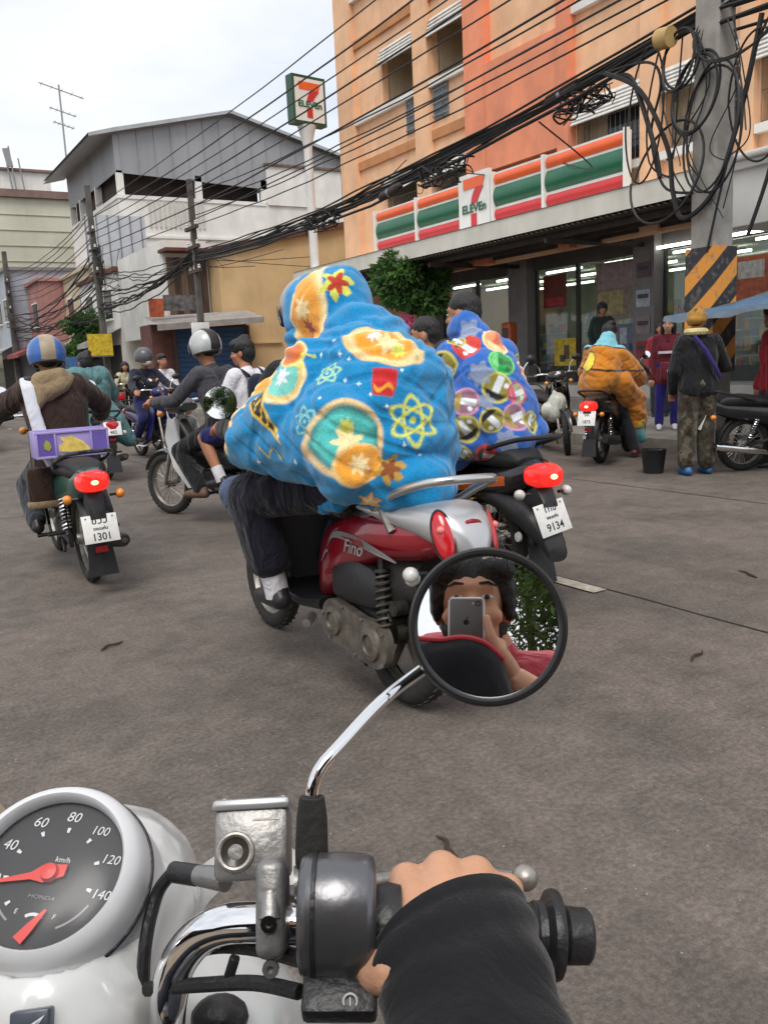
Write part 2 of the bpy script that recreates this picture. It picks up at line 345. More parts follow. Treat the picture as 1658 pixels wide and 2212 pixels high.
for jx, w in ((3.39, .014), (6.22, .016)):
    b = MB(); ys = np.arange(-12, 60, .35); pl = []; pr = []
    for y in ys:
        k = random.uniform(-.006, .006); ww = w * random.uniform(.5, 1.1) / 2; pl.append((jx + k - ww, y, .004)); pr.append((jx + k + ww, y, .004))
    n = len(ys); b.add(pl + pr, [(i, n + i, n + i + 1, i + 1) for i in range(n - 1)]); tag(b.build('road_joint', seam_m, smooth=0), kind='structure')
for jy in (-3.0, 8.7, 16.5, 25.0):
    b = MB(); xs = np.arange(-6, 8.6, .4); pl = []; pr = []
    for x in xs:
        k = random.uniform(-.012, .012); ww = .012 * random.uniform(.4, 1.1) / 2; pl.append((x, jy + k - ww, .005)); pr.append((x, jy + k + ww, .005))
    n = len(xs); b.add(pl + pr, [(i, n + i, n + i + 1, i + 1) for i in range(n - 1)]); tag(b.build('road_joint', seam_m, smooth=0), kind='structure')
paint_m = mat('worn white road paint', (.42, .37, .31), .8, 0, .3, 25, grime=.4, gscale=9)
for k in range(-1, 7):
    y0 = 3.30 - 0.02 + k * 5.2
    o = MB().sheet([(3.27, y0, .008), (3.37, y0, .008), (3.37, y0 + .42, .008), (3.27, y0 + .42, .008)]).build('lane_marking', paint_m, smooth=0); tag(o, kind='structure')
# sandy verge on the left
sand_m = mat('sandy dirt', (.26, .20, .14), .95, 0, .3, 6, .5, 70, grime=.3)
b = MB(); ys = np.arange(-14, 60, .3); L_ = [(-7, y, .004) for y in ys]; R_ = [(.14 + .16 * math.sin(y * .9) + random.uniform(-.05, .05) - max(0, y - 3.4) * .25, y, .006) for y in ys]; n = len(ys)
b.add(L_ + R_, [(i, n + i, n + i + 1, i + 1) for i in range(n - 1)]); tag(b.build('dirt_verge', sand_m, smooth=0), kind='structure')
# debris on the road
leaf_dry = mat('dry leaf', (.05, .03, .018), .8)
twg = [(2.55, 1.62, 50), (2.1, 1.32, 110), (2.9, 2.3, 20), (1.2, 1.75, 80), (3.1, 1.5, 10), (0.9, 4.1, 30), (4.2, 3.0, 70)]
for k, (x, y, a) in enumerate(twg):
    b = MB(); ln = random.uniform(.05, .09); pts = [(-ln, 0, .006), (-ln * .3, .01, .012), (ln * .3, -.006, .01), (ln, .008, .006)]
    b.tube([TR((x, y, 0), (0, 0, a)) @ Vector(p) for p in bez(pts, 4)], [.002, .004, .006, .007, .007, .006, .006, .006, .006, .005, .004, .003, .001], 5)
    tag(b.build('fallen_twig', leaf_dry), 'small dry brown twig lying on the road surface', 'twig', 'twigs on the road')
# pavement and kerb on the shop side
pave_m = mat('grimy pavement concrete', (.22, .20, .18), .9, 0, .25, 3, .3, 60, grime=.5)
kerb_m = mat('kerb concrete', (.27, .25, .22), .9, 0, .25, 4, .3, 50, grime=.5)
b = MB(); b.b2((8.75, -14, -.2), (12.3, 80, .155)); tag(b.build('pavement', pave_m, smooth=0), kind='structure')
kb = MB()
pk = tag(bpy.data.objects.new('kerb', None), kind='structure'); COL.objects.link(pk)
km = None
for i in range(60):
    y0 = -8 + i * 1.0
    if km is None:
        km = MB().rbox((0, 0, 0), (.16, .985, .36), .015).build('kerb_stone', kerb_m, pk); km.location = (8.67, y0 + .5, -.012)
    else: c = km.copy(); COL.objects.link(c); c.parent = pk; c.location = (8.67 + random.uniform(-.006, .006), y0 + .5, -.012 + random.uniform(-.006, .006))
MB().b2((12.3, 2, -.1), (13.0, 23, .36)).build('shop_step', pave_m, smooth=0)['kind'] = 'structure'
MB().b2((13.0, 2, -.1), (24.7, 22.8, .60)).build('shop_floor', mat('shop floor tiles', (.45, .43, .40), .35, 0, .1, 3), smooth=0)['kind'] = 'structure'

# ------------------------------------------------------------------ the orange building
peach = mat('peach wall paint', S(240, 192, 152), .85, 0, .10, 2.2, .15, 60, grime=.30, gscale=.9)
orange_p = mat('orange wall paint', S(238, 150, 114), .85, 0, .10, 2.5, .15, 60, grime=.30, gscale=.9)
tan_side = mat('ochre beam paint', S(196, 138, 92), .88, 0, .12, 3, .15, 60, grime=.25)
cream_w = mat('cream wall paint', (.56, .48, .34), .9, 0, .12, 2, .15, 60, grime=.3)
white_w = mat('off white wall paint', (.78, .77, .73), .88, 0, .08, 1.8, .15, 60, grime=.22, gscale=.7)
louv_m = mat('white louver metal', (.72, .71, .67), .6, 0, .12, 8, grime=.25, gscale=4)
iron_m = mat('painted grille iron', (.20, .20, .19), .6, .3, .3, 12)
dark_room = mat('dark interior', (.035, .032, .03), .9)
win_glass = mat('dark window glass', (.03, .035, .04), .08, 0, .2, 3, spec=.6)
bld = thing('shop_building', 'peach and orange shophouse block with white louvered windows above the convenience shop', 'building', (13, 12, 0))
INV = Matrix.Translation((-13, -12, 0))
def part(name, b, m, parent=None, smooth=0):
    return b.add([], []) and (MBX(b).build(name, m, parent if parent is not None else bld, smooth))
def MBX(b):
    c = MB(); c.v = [(x - 13, y - 12, z) for x, y, z in b.v]; c.f = b.f; return c
def grid_wall(b, x0, x1, y0, y1, z0, z1, ops):
    ys = sorted({y0, y1, *[q for o in ops for q in o[:2]]}); zs = sorted({z0, z1, *[q for o in ops for q in o[2:]]})
    ys = [y for y in ys if y0 <= y <= y1]; zs = [z for z in zs if z0 <= z <= z1]
    for i in range(len(ys) - 1):
        for j in range(len(zs) - 1):
            cy, cz = (ys[i] + ys[i + 1]) / 2, (zs[j] + zs[j + 1]) / 2
            if any(o[0] < cy < o[1] and o[2] < cz < o[3] for o in ops): continue
            b.b2((x0, ys[i], zs[j]), (x1, ys[i + 1], zs[j + 1]))
YB = {'A': (19.02, 20.65), 'B': (16.84, 18.36), 'D': (11.70, 13.44), 'E': (9.62, 11.22), 'F': (7.75, 9.30), 'G': (5.85, 7.40), 'H': (3.9, 5.5)}
ops = []
for k, (a, c) in YB.items():
    ops += [(a, c, 4.80, 6.16), (a, c, 7.98, 9.36), (a, c, 11.1, 12.5)]
b = MB(); grid_wall(b, 13.0, 13.22, 2.6, 22.8, 3.4, 13.9, ops); part('wall', b, peach)
b = MB(); b.b2((13.22, 22.55, 0), (24.5, 22.8, 13.9)); b.b2((24.5, 2.6, 0), (24.7, 22.8, 13.9)); b.b2((13.22, 2.6, 0), (24.5, 2.8, 13.9)); b.b2((13.22, 2.8, 13.6), (24.5, 22.55, 13.8)); part('side_wall', b, peach)
# pilasters, one by one
for y0, y1, dx, m, z0 in ((22.0, 22.86, .16, peach, 3.4), (18.37, 19.0, .14, peach, 3.4), (16.1, 16.82, .22, orange_p, 3.4), (13.46, 13.78, .22, orange_p, 3.4), (11.24, 11.68, .14, peach, 3.4), (9.32, 9.60, .14, peach, 3.4), (7.42, 7.73, .14, orange_p, 3.4), (5.52, 5.83, .14, peach, 3.4), (2.6, 3.2, .14, peach, 3.4)):
    b = MB(); b.b2((13.0 - dx, y0, z0), (13.02, y1, 13.9)); part('pilaster', b, m)
# orange band across the stair bay, ledges and beams
b = MB(); b.b2((12.80, 13.785, 5.4), (13.01, 16.095, 7.66)); part('orange_band', b, orange_p)
for z in (7.80, 10.95):
    for y0, y1 in ((19.0, 21.99), (16.83, 18.36), (11.69, 13.45), (9.61, 11.23), (7.74, 9.31), (5.84, 7.41)):
        b = MB(); b.b2((12.87, y0, z), (13.02, y1, z + .14)); part('window_ledge', b, white_w)
for z in (4.62,):
    for y0, y1 in ((11.69, 13.45), (9.61, 11.23), (7.74, 9.31), (5.84, 7.41)):
        b = MB(); b.b2((12.87, y0, z), (13.02, y1, z + .14)); part('window_ledge', b, white_w)
for z in (6.60, 9.76):
    for y0, y1 in ((19.01, 21.99), (16.83, 18.36)):
        b = MB(); b.b2((12.93, y0, z), (13.02, y1, z + .22)); part('beam', b, tan_side)
# windows: recess, panes, louvers, grille
lsl = None
def window(y0, y1, z0, z1, nlouv, grille, deep=True):
    w = bpy.data.objects.new('window', None); COL.objects.link(w); w.parent = bld; w.location = ((0, (y0 + y1) / 2 - 12, z0))
    cy = (y0 + y1) / 2; hw = (y1 - y0) / 2; h = z1 - z0
    d = .95 if deep else .35
    b = MB(); b.b2((d, -hw - .05, -.05), (d + .1, hw + .05, h + .05)); b.b2((.2, hw, -.05), (d, hw + .1, h + .05)); b.b2((.2, -hw - .1, -.05), (d, -hw, h + .05)); b.b2((.2, -hw, h), (d, hw, h + .1)); b.b2((.2, -hw, -.1), (d, hw, 0)); b.build('recess', cream_w, w, 0)
    b = MB(); b.b2((d - .06, -hw + .15, .05), (d - .01, hw * .35, h - .1)); b.build('dark_opening', dark_room, w, 0)
    b = MB(); b.b2((d - .08, -hw + .2, .1), (d - .065, hw * .3, h - .15)); b.build('pane', win_glass, w, 0)
    for i in range(nlouv):
        t = i / max(1, nlouv - 1)
        l = MB().box((-.05 - .10 * t, 0, h - .04 - .36 * t), (.10, 2 * hw - .02, .025), (0, -52, 0)).build('louver_slat', louv_m, w, 0)
    for s in (-1, 1): MB().tube([(.04, s * (hw - .04), h + .02), (-.17, s * (hw - .04), h - .44)], .012, 5).build('louver_bracket', louv_m, w)
    if grille:
        b = MB(); n = int(2 * hw / .12)
        for i in range(n + 1): b.cyl((.04, -hw + i * 2 * hw / n, 0), (.04, -hw + i * 2 * hw / n, h * grille), .009, 4)
        for q in (.02, .5, .98): b.cyl((.04, -hw, h * grille * q), (.04, hw, h * grille * q), .011, 4)
        b.build('grille', iron_m, w)
        b = MB()
        for i in range(6): b.ball((.3 + random.random() * .3, random.uniform(-hw * .7, hw * .7), .12), (.12, .14, random.uniform(.12, .3)), 7, 5)
        b.build('stored_clutter', mat('household clutter', (.22, .20, .18), .8, 0, .6, 3), w)
window(*YB['A'], 7.98, 9.36, 5, 0); window(*YB['B'], 7.98, 9.36, 5, 0); window(*YB['A'], 4.80, 6.16, 5, .6); window(*YB['B'], 4.80, 6.16, 6, .6)
for k in 'DEFGH':
    window(*YB[k], 4.80, 6.16, 6, .72, False); window(*YB[k], 7.98, 9.36, 5, .72, False)
for k in YB: window(*YB[k], 11.1, 12.5, 4, 0)
# two small wall grilles under the third-floor windows
for y0, y1, z0, z1 in ((19.05, 19.5, 7.0, 7.78), (17.7, 18.3, 7.05, 7.78)):
    b = MB()
    for i in range(7): b.box((12.95, y0 + (i + .5) * (y1 - y0) / 7, (z0 + z1) / 2), (.03, .02, z1 - z0))
    for i in range(5): b.box((12.94, (y0 + y1) / 2, z0 + (i + .5) * (z1 - z0) / 5), (.03, y1 - y0, .02))
    b.b2((12.97, y0, z0), (12.998, y1, z1)); part('vent_grille', b, mat('blue grey grille', (.22, .24, .26), .7, 0, .3, 10))
# canopy
can = thing('shop_canopy', 'long white fronted awning with dark corrugated underside over the shop windows', 'awning', (11.5, 13, 3.5))
def cpart(name, b, m, smooth=0):
    c = MB(); c.v = [(x - 11.5, y - 13, z - 3.5) for x, y, z in b.v]; c.f = b.f; return c.build(name, m, can, smooth)
CY0, CY1 = 2.4, 23.6
b = MB(); b.b2((11.46, CY0, 3.62), (11.52, CY1, 3.98)); cpart('fascia', b, mat('cream white fascia', (.74, .72, .64), .7, 0, .08, 2, grime=.2))
b = MB(); n = int((CY1 - CY0) / .14)
vs = []; 
for i in range(n * 2 + 1):
    y = CY0 + i * .07; dz = .018 if i % 2 else -.018
    vs += [(11.44, y, 3.575 + dz), (13.0, y, 3.64 + dz)]
fs = [(2 * i, 2 * i + 2, 2 * i + 3, 2 * i + 1) for i in range(n * 2)]
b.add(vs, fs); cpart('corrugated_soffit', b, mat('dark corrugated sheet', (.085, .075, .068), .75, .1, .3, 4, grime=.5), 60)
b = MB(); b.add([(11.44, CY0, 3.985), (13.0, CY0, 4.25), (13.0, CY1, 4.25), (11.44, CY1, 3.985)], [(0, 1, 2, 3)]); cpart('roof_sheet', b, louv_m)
for x in (11.9, 12.45, 12.95):
    b = MB(); b.b2((x - .03, CY0, 3.46), (x + .03, CY1, 3.57)); cpart('purlin', b, mat('brown steel purlin', (.07, .055, .048), .7, .2, .3, 6))
for y in (4.5, 8.3, 12.8, 16.7, 20.3): 
    b = MB(); b.b2((11.55, y - .03, 3.36), (14.4, y + .03, 3.455)); cpart('rafter', b, mat('brown steel purlin'))
# header and shopfront, X = 14.5
b = MB(); b.b2((14.42, 2.8, 3.28), (14.6, 22.5, 4.3)); part('shop_header', b, mat('grey brown header', (.11, .10, .095), .8, 0, .25, 2, grime=.4))
b = MB(); b.b2((13.02, 2.8, 3.665), (14.42, 22.5, 3.72)); part('porch_ceiling', b, mat('grey brown header'))
grey_col = mat('grey column paint', (.25, .24, .24), .8, 0, .15, 3, .1, 50, grime=.3)
for y0, y1 in ((16.42, 17.12), (12.5, 13.06), (20.3, 20.8), (8.2, 8.8), (4.2, 4.8)):
    b = MB(); b.b2((14.2, y0, .6), (14.62, y1, 3.6)); part('shop_column', b, grey_col)
shop_glass = glassmat('shop glass', (.80, .86, .82), .10, .05)
alu_f = mat('dark aluminium frame', (.05, .05, .05), .5, .4, .2, 10)
panes = [(20.3, 18.75), (18.7, 17.14), (16.38, 15.0), (14.95, 13.1), (12.46, 11.2), (11.15, 9.9), (9.85, 8.82), (8.15, 6.6), (6.55, 4.85)]
for y1, y0 in panes:
    b = MB(); b.b2((14.50, y0, .90), (14.512, y1, 3.26)); p = part('shop_pane', b, shop_glass)
    f = MB()
    for yy in (y0, y1): f.b2((14.47, yy - .025, .6), (14.54, yy + .025, 3.28))
    f.b2((14.47, y0, .6), (14.54, y1, .9)); part('pane_frame', f, alu_f)
# interior of the shop
inn = mat('shop inner wall', (.42, .45, .36), .8, 0, .2, 2)
b = MB(); b.b2((21.0, 3, .6), (21.1, 22.5, 3.6)); part('inner_wall', b, inn)
b = MB(); b.b2((14.62, 3, 3.42), (21.0, 22.5, 3.5)); part('inner_ceiling', b, mat('shop ceiling', (.55, .57, .48), .8))
tube_m = mat('lit fluorescent tube', (1, 1, 1), .5, emit=(1.0, 1.0, .92), estr=5.0)
tube = None
for xi, x in enumerate((15.4, 17.0, 18.8)):
    for y in (4.4, 6.4, 8.4, 10.4, 12.4, 14.4, 16.4, 18.4, 20.4):
        o = MB().cyl((0, -.62, 0), (0, .62, 0), .03, 8)
        if tube is None: tube = o.build('tube_light', tube_m, bld); t_ = tube
        else: t_ = tube.copy(); COL.objects.link(t_); t_.parent = bld
        t_.location = (x - 13, y - 12 + xi * .5, 3.30)
prod = [mat('product %s' % n, c, .5, 0, .15, 30) for n, c in (('red', (.5, .04, .03)), ('yellow', (.6, .42, .05)), ('green', (.06, .28, .08)), ('blue', (.06, .14, .45)), ('white', (.6, .6, .55)), ('brown', (.22, .12, .06)), ('orange', (.6, .22, .04)))]
shelf_m = mat('shelf metal', (.45, .45, .42), .5)
def shelf(x, y, ln, h, label):
    t = thing('shop_shelf', label, 'shelf', (x, y, .6), group='shelves inside the shop')
    for k in range(4): MB().box((0, 0, .08 + k * h / 4), (.5, ln, .03)).build('shelf_board', shelf_m, t, 0)
    MB().box((.1, 0, h / 2), (.04, ln, h)).build('back_panel', shelf_m, t, 0)
    for mm in prod:
        b = MB()
        for k in range(4):
            for i in range(int(ln / .16)):
                if random.random() < .2: hh = random.uniform(.12, h / 4 - .06); b.box((random.uniform(-.16, -.08), -ln / 2 + .1 + i * .16, .10 + k * h / 4 + hh / 2), (.12, .13, hh))
        g = b.build('goods', mm, t, 0); g['kind'] = 'stuff'
shelf(16.2, 15.0, 2.6, 1.5, 'low shop shelf full of coloured goods behind the pane with the yellow sticker')
shelf(16.4, 18.6, 2.6, 1.5, 'low shop shelf full of coloured goods behind the pane nearest the pole sign')
shelf(16.2, 10.4, 2.6, 1.5, 'low shop shelf full of coloured goods behind the striped concrete pole')
shelf(18.6, 12.4, 4.0, 1.9, 'tall shop shelf of goods standing in the middle of the lit shop')
shelf(18.6, 17.0, 3.6, 1.9, 'tall shop shelf of goods standing beyond the grey column of the shop')
shelf(16.2, 7.2, 2.6, 1.5, 'low shop shelf full of coloured goods behind the cart with the blue tarpaulin')
# posters and stickers on the glass
def poster(y0, y1, z0, z1, m, label, x=14.485, bits=()):
    t = thing('poster', label, 'poster', (x, (y0 + y1) / 2, z0), group=None)
    MB().b2((-.006, -(y1 - y0) / 2, 0), (.004, (y1 - y0) / 2, z1 - z0)).build('sheet', m, t, 0)
    for (a, c, d, e, mm) in bits:
        W_ = y1 - y0; H_ = z1 - z0
        MB().b2((-.010, W_ * (a - .5), H_ * c), (-.0065, W_ * (d - .5), H_ * e)).build('printed_panel', mm, t, 0)
pm = lambda n, c: mat('poster ' + n, c, .5, 0, .35, 9)
poster(15.35, 16.13, 2.36, 3.12, pm('dark red', (.16, .03, .02)), 'dark red poster hung inside the shop pane beside the grey column', bits=[(.1, .05, .9, .3, pm('crimson', (.4, .03, .04)))])
poster(13.15, 14.4, 1.95, 3.2, pm('faded', (.25, .20, .15)), 'large faded brown and pink advert covering the upper shop pane', bits=[(.05, .55, .95, .95, pm('pink grey', (.32, .24, .25))), (.35, .1, .95, .5, pm('straw', (.38, .31, .14)))])
poster(13.15, 13.75, 1.0, 1.85, pm('blue grey', (.14, .17, .24)), 'blue grey notice sheet low on the shop pane beside the grey column', bits=[(.1, .1, .45, .5, pm('navy', (.04, .05, .14))), (.55, .5, .9, .9, pm('ice', (.45, .5, .55)))])
poster(15.0, 15.72, .98, 1.62, pm('yellow', (.62, .44, .03)), 'bright yellow square sticker low on the shop pane', x=14.44, bits=[(.3, .25, .55, .75, pm('dark figure', (.10, .08, .05))), (.5, .15, .75, .4, pm('dark figure', (.10, .08, .05)))])
poster(14.2, 14.55, .9, 1.75, pm('crimson', (.4, .03, .04)), 'narrow crimson sticker low on the shop pane', x=14.44)
for k, (z0, z1, m_) in enumerate(((2.75, 3.05, pm('mauve', (.14, .08, .10))), (2.15, 2.5, pm('ice', (.45, .5, .55))), (1.6, 1.95, pm('pink grey', (.32, .24, .25))), (1.1, 1.45, pm('crimson', (.4, .03, .04))))):
    poster(12.58, 12.95, z0, z1, m_, ['mauve notice at the top of the papered grey shop column', 'pale blue notice pasted on the papered grey shop column', 'pinkish paper notice pasted on the papered grey shop column', 'red notice at the foot of the papered grey shop column'][k], x=14.185, bits=[(.1, .5, .9, .75, pm('ink', (.06, .05, .08)))])
poster(10.1, 10.8, 2.0, 2.9, pm('orange red', (.5, .12, .05)), 'orange red promotion poster on the glass behind the striped pole', bits=[(.1, .55, .9, .9, pm('white', (.6, .6, .58)))])
poster(11.3, 11.8, 1.9, 2.7, pm('white', (.6, .6, .58)), 'white promotion sheet on the glass beside the striped pole', bits=[(.1, .1, .9, .4, pm('orange red', (.5, .12, .05)))])
poster(8.9, 9.7, 1.9, 2.8, pm('leaf', (.10, .24, .12)), 'green promotion poster above the blue tarpaulin', bits=[(.2, .3, .8, .8, pm('white', (.6, .6, .58)))])
# striped shop lights under the header, right part
for y in (9.2, 10.6, 12.0, 7.8):
    t_ = tube.copy(); COL.objects.link(t_); t_.parent = bld; t_.location = (14.3 - 13, y - 12, 3.30); t_.name = 'tube_light'

# ------------------------------------------------------------------ shop fascia sign
sg = thing('fascia_sign', 'long shop sign with orange, green and red stripes and a white number seven panel', 'sign', (12.6, 16, 4.25))
orange_s = mat('sign orange', S(238, 100, 42), .35, 0, .06, 3, coat=.2, grime=.1); green_s = mat('sign green', S(18, 96, 66), .3, 0, .08, 3, coat=.2, grime=.1); red_s = mat('sign red', S(206, 44, 48), .35, 0, .06, 3, coat=.2, grime=.1); white_s = mat('sign white', (.80, .80, .77), .4, 0, .05, 3, grime=.15)
SY0, SY1 = 11.77, 20.62; LY0, LY1 = 15.66, 16.72
def spart(name, b, m, smooth=40):
    c = MB(); c.v = [(x - 12.6, y - 16, z - 4.25) for x, y, z in b.v]; c.f = b.f; return c.build(name, m, sg, smooth)
b = MB(); b.b2((12.62, SY0, 4.22), (12.75, SY1, 5.26)); spart('backing', b, white_s, 0)
segs = [(SY0, 13.92), (13.98, LY0 - .04), (LY1 + .12, 18.62), (18.68, SY1)]
def stripe(name, y0, y1, z0, z1, m, bulge=.05):
    b = MB(); n = 8; vs = []
    for i in range(n + 1):
        t = i / n; z = z0 + (z1 - z0) * t; x = 12.615 - bulge * math.sin(PI * t) - .004
        vs += [(x, y0, z), (x, y1, z)]
    vs += [(12.65, y0, z0), (12.65, y1, z0), (12.65, y0, z1), (12.65, y1, z1)]; k = 2 * (n + 1)
    fs = [(2 * i, 2 * i + 1, 2 * i + 3, 2 * i + 2) for i in range(n)] + [tuple([2 * i for i in range(n + 1)] + [k + 2, k]), tuple([2 * i + 1 for i in range(n + 1)] + [k + 3, k + 1])]
    b.add(vs, fs); spart(name, b, m)
for y0, y1 in segs:
    stripe('orange_stripe', y0 + .03, y1 - .03, 5.00, 5.22, orange_s, .04); stripe('green_stripe', y0 + .03, y1 - .03, 4.54, 4.95, green_s, .07); stripe('red_stripe', y0 + .03, y1 - .03, 4.26, 4.48, red_s, .04)
for y in (SY0 - .03, 13.95, LY0 - .06, LY1 + .06, 18.65, SY1 + .03):
    b = MB(); b.b2((12.53, y - .035, 4.2), (12.64, y + .035, 5.28)); spart('divider', b, white_s, 0)
b = MB(); b.b2((12.50, LY0, 4.12), (12.60, LY1, 5.38)); spart('logo_panel', b, white_s, 0)
def seven(parent, M, w, h, d=.012):
    # local x right, y up; size w x h, origin at centre of the panel
    def P(name, poly, m): MB().prism([(x * w, y * h) for x, y in poly], d, M).build(name, m, parent, 0)
    P('number_top', [(-.36, .42), (.36, .42), (.36, .36), (.31, .24), (-.36, .24)], orange_s)
    P('number_stroke', [(.335, .23), (.20, .10), (.12, .0), (.085, -.02), (-.10, -.02), (-.07, .08), (.0, .18), (.06, .23)], red_s)
    P('number_foot', [(-.11, -.20), (.08, -.20), (.08, -.42), (-.11, -.42)], red_s)
    text('lettering', 'ELEVEn', .205 * h, green_s, parent, M @ Matrix.Translation((0, -.112 * h, d + .001)), .002, 0, 1.12 * w / h * 1.18, bold=.006 * h)
Mlogo = Matrix(((0, 0, -1, -.105), (-1, 0, 0, (LY0 + LY1) / 2 - 16), (0, 1, 0, 4.75 - 4.25), (0, 0, 0, 1)))
seven(sg, Mlogo, 1.06, 1.26)
# pole sign
ps = thing('pole_sign', 'tall white pole with a square green framed number seven shop sign', 'sign', (11.62, 22.5, 0))
wpole = mat('white pole paint', (.72, .71, .69), .5, 0, .08, 4, grime=.25)
MB().tube([(0, 0, 0), (0, 0, 7.2)], [.13, .12], 14).build('pole', wpole, ps)
MB().lathe([(.12, 7.15), (.13, 7.3), (.26, 7.8), (0, 7.8)], n=14).build('pole_head', wpole, ps)
Msg = TR((.04, 0, 8.44), (0, 0, 8))
MB().box((0, 0, 0), (1.10, .30, 1.26), M=Msg).build('sign_frame', mat('dark green sign frame', (.02, .075, .04), .4, 0, .15, 6), ps, 0)
MB().box((0, -.153, 0), (.96, .012, 1.10), M=Msg).build('sign_face', white_s, ps, 0)
seven(ps, Msg @ Matrix(((1, 0, 0, 0), (0, 0, -1, -.160), (0, 1, 0, 0), (0, 0, 0, 1))), .96, 1.08)

# ------------------------------------------------------------------ buildings beyond
def bldg(name, label, x, y): return thing(name, label, 'building', (x, y, 0))
def off(b, o): 
    l = o.location; b.v = [(x - l.x, y - l.y, z - l.z) for x, y, z in b.v]; return b
tan_w = mat('ochre yellow wall', S(214, 184, 138), .9, 0, .10, 1.2, .15, 40, grime=.3, gscale=.6)
maroon = mat('maroon roof trim', (.13, .05, .035), .8, 0, .3, 3)
t = bldg('ochre_house', 'low ochre yellow house with a sloping maroon roof edge beside the pole sign', 14.5, 31)
off(b := MB(), t); b = MB(); b.add([(11.65, 30, 0), (18.5, 30, 0), (18.5, 30, 6.75), (11.65, 30, 5.4), (11.65, 38, 0), (18.5, 38, 0), (18.5, 38, 6.75), (11.65, 38, 5.4)], [(0, 1, 2, 3), (4, 7, 6, 5), (0, 3, 7, 4), (1, 5, 6, 2)]); off(b, t).build('wall', tan_w, t, 0)
b = MB(); b.add([(11.45, 29.8, 5.36), (18.7, 29.8, 6.79), (18.7, 38.2, 6.79), (11.45, 38.2, 5.36), (11.45, 29.8, 5.56), (18.7, 29.8, 6.99), (18.7, 38.2, 6.99), (11.45, 38.2, 5.56)], [(0, 1, 2, 3), (4, 7, 6, 5), (0, 4, 5, 1), (1, 5, 6, 2), (2, 6, 7, 3), (3, 7, 4, 0)]); off(b, t).build('roof', maroon, t, 0)
b = MB(); b.b2((11.63, 29.93, 0), (18.4, 29.99, .9)); off(b, t).build('tiled_dado', mat('pinkish tile dado', (.42, .30, .25), .6, 0, .3, 6), t, 0)
b = MB(); b.b2((12.0, 29.9, 2.15), (13.9, 29.98, 2.2)); off(b, t).build('ledge', tan_w, t, 0)
# wooden shuttered shophouse left of it
wood_d = mat('dark brown wood', (.075, .05, .038), .8, 0, .4, 8, .3, 40, stretch=(1, 1, .15)); wood_m = mat('weathered brown wood', (.16, .11, .08), .85, 0, .4, 8, .3, 40, stretch=(1, 1, .15))
t = bldg('wooden_shophouse', 'narrow shophouse with dark brown wooden shutters over a red sill', 10.8, 31)
b = MB(); b.b2((9.95, 31, 2.6), (11.6, 37, 5.9)); off(b, t).build('wall', white_w, t, 0)
for i in range(6): b = MB(); b.b2((10.05 + i * .25, 30.93, 3.2 + .01), (10.05 + i * .25 + .235, 30.99, 5.3)); off(b, t).build('shutter_board', wood_d if i % 2 else wood_m, t, 0)
b = MB(); b.b2((9.95, 30.85, 2.95), (11.6, 30.99, 3.2)); off(b, t).build('red_sill', mat('faded red paint', (.35, .07, .05), .8, 0, .25, 5), t, 0)
b = MB(); b.b2((9.85, 30.3, 5.45), (11.7, 31.2, 5.56)); off(b, t).build('roof', maroon, t, 0)
# blue shuttered row under grey awning
t = bldg('blue_shutter_shop', 'single storey shop with blue rolling shutters and grey awning', 10.8, 29.6)
blue_sh = mat('blue shutter paint', (.025, .085, .20), .55, .1, .2, 3, grime=.2)
for i in range(16): b = MB(); b.box((11.0, 29.62, .12 + i * .17), (2.7, .05, .155)); off(b, t).build('shutter_slat', blue_sh, t, 0)
b = MB(); b.b2((8.9, 29.7, 0), (12.4, 31.0, 2.9)); off(b, t).build('wall', mat('dull red brown wall', (.14, .06, .05), .9, 0, .3, 3), t, 0)
b = MB(); b.add([(8.7, 28.3, 2.82), (12.5, 28.3, 3.02), (12.5, 29.8, 3.35), (8.7, 29.8, 3.15), (8.7, 28.3, 2.62), (12.5, 28.3, 2.82)], [(0, 1, 2, 3), (0, 4, 5, 1)]); off(b, t).build('awning', mat('grey awning sheet', (.36, .34, .32), .7, .1, .2, 3, grime=.4), t, 0)
for x in (9.66, 12.38): b = MB(); b.b2((x - .05, 29.5, 0), (x + .05, 29.62, 2.8)); off(b, t).build('post', wood_d, t, 0)
# hanging shop sign and lamp
s = thing('shop_banner', 'small dark banner with red end hanging over the blue shutter shop', 'sign', (9.2, 29.0, 3.2)); MB().b2((.0, -.03, .1), (1.3, .03, .62)).build('board', mat('charcoal banner', (.12, .12, .12), .7, 0, .7, 5), s, 0); MB().b2((-.5, -.03, -.1), (-.01, .03, .5)).build('red_end', mat('poster orange red'), s, 0)
# the white building with the big grey metal gable
t = bldg('gabled_building', 'tall white building with a grey metal gable roof and open top balcony', 17, 44)
metal_g = mat('grey corrugated cladding', (.33, .34, .36), .6, .25, .10, .9, grime=.18, gscale=.5, stretch=(1, 1, .1))
GX0, GX1, GP = 11.63, 30.0, 17.4
b = MB(); b.b2((GX0, 42, 0), (GX1, 52, 9.45)); off(b, t).build('wall', white_w, t, 0)
b = MB(); b.add([(GX0, 42, 10.5), (GX1, 42, 9.7), (GX1, 42, 10.3), (GP, 42, 13.5), (GX0 - .02, 42, 12.2), (GX0, 52, 10.5), (GX0 - .02, 52, 12.2)], [(0, 1, 2, 3, 4), (0, 4, 6, 5)]); off(b, t).build('gable_sheet', metal_g, t, 0)
for i in range(20):
    x = GX0 + .3 + i * .82; zt = 12.2 + (13.5 - 12.2) * (x - GX0) / (GP - GX0) if x < GP else 13.5 - 3.2 * (x - GP) / (GX1 - GP)
    b = MB(); b.b2((x - .02, 41.96, 10.48 - (x - GX0) * .043), (x + .02, 41.995, zt)); off(b, t).build('cladding_seam', metal_g, t, 0)
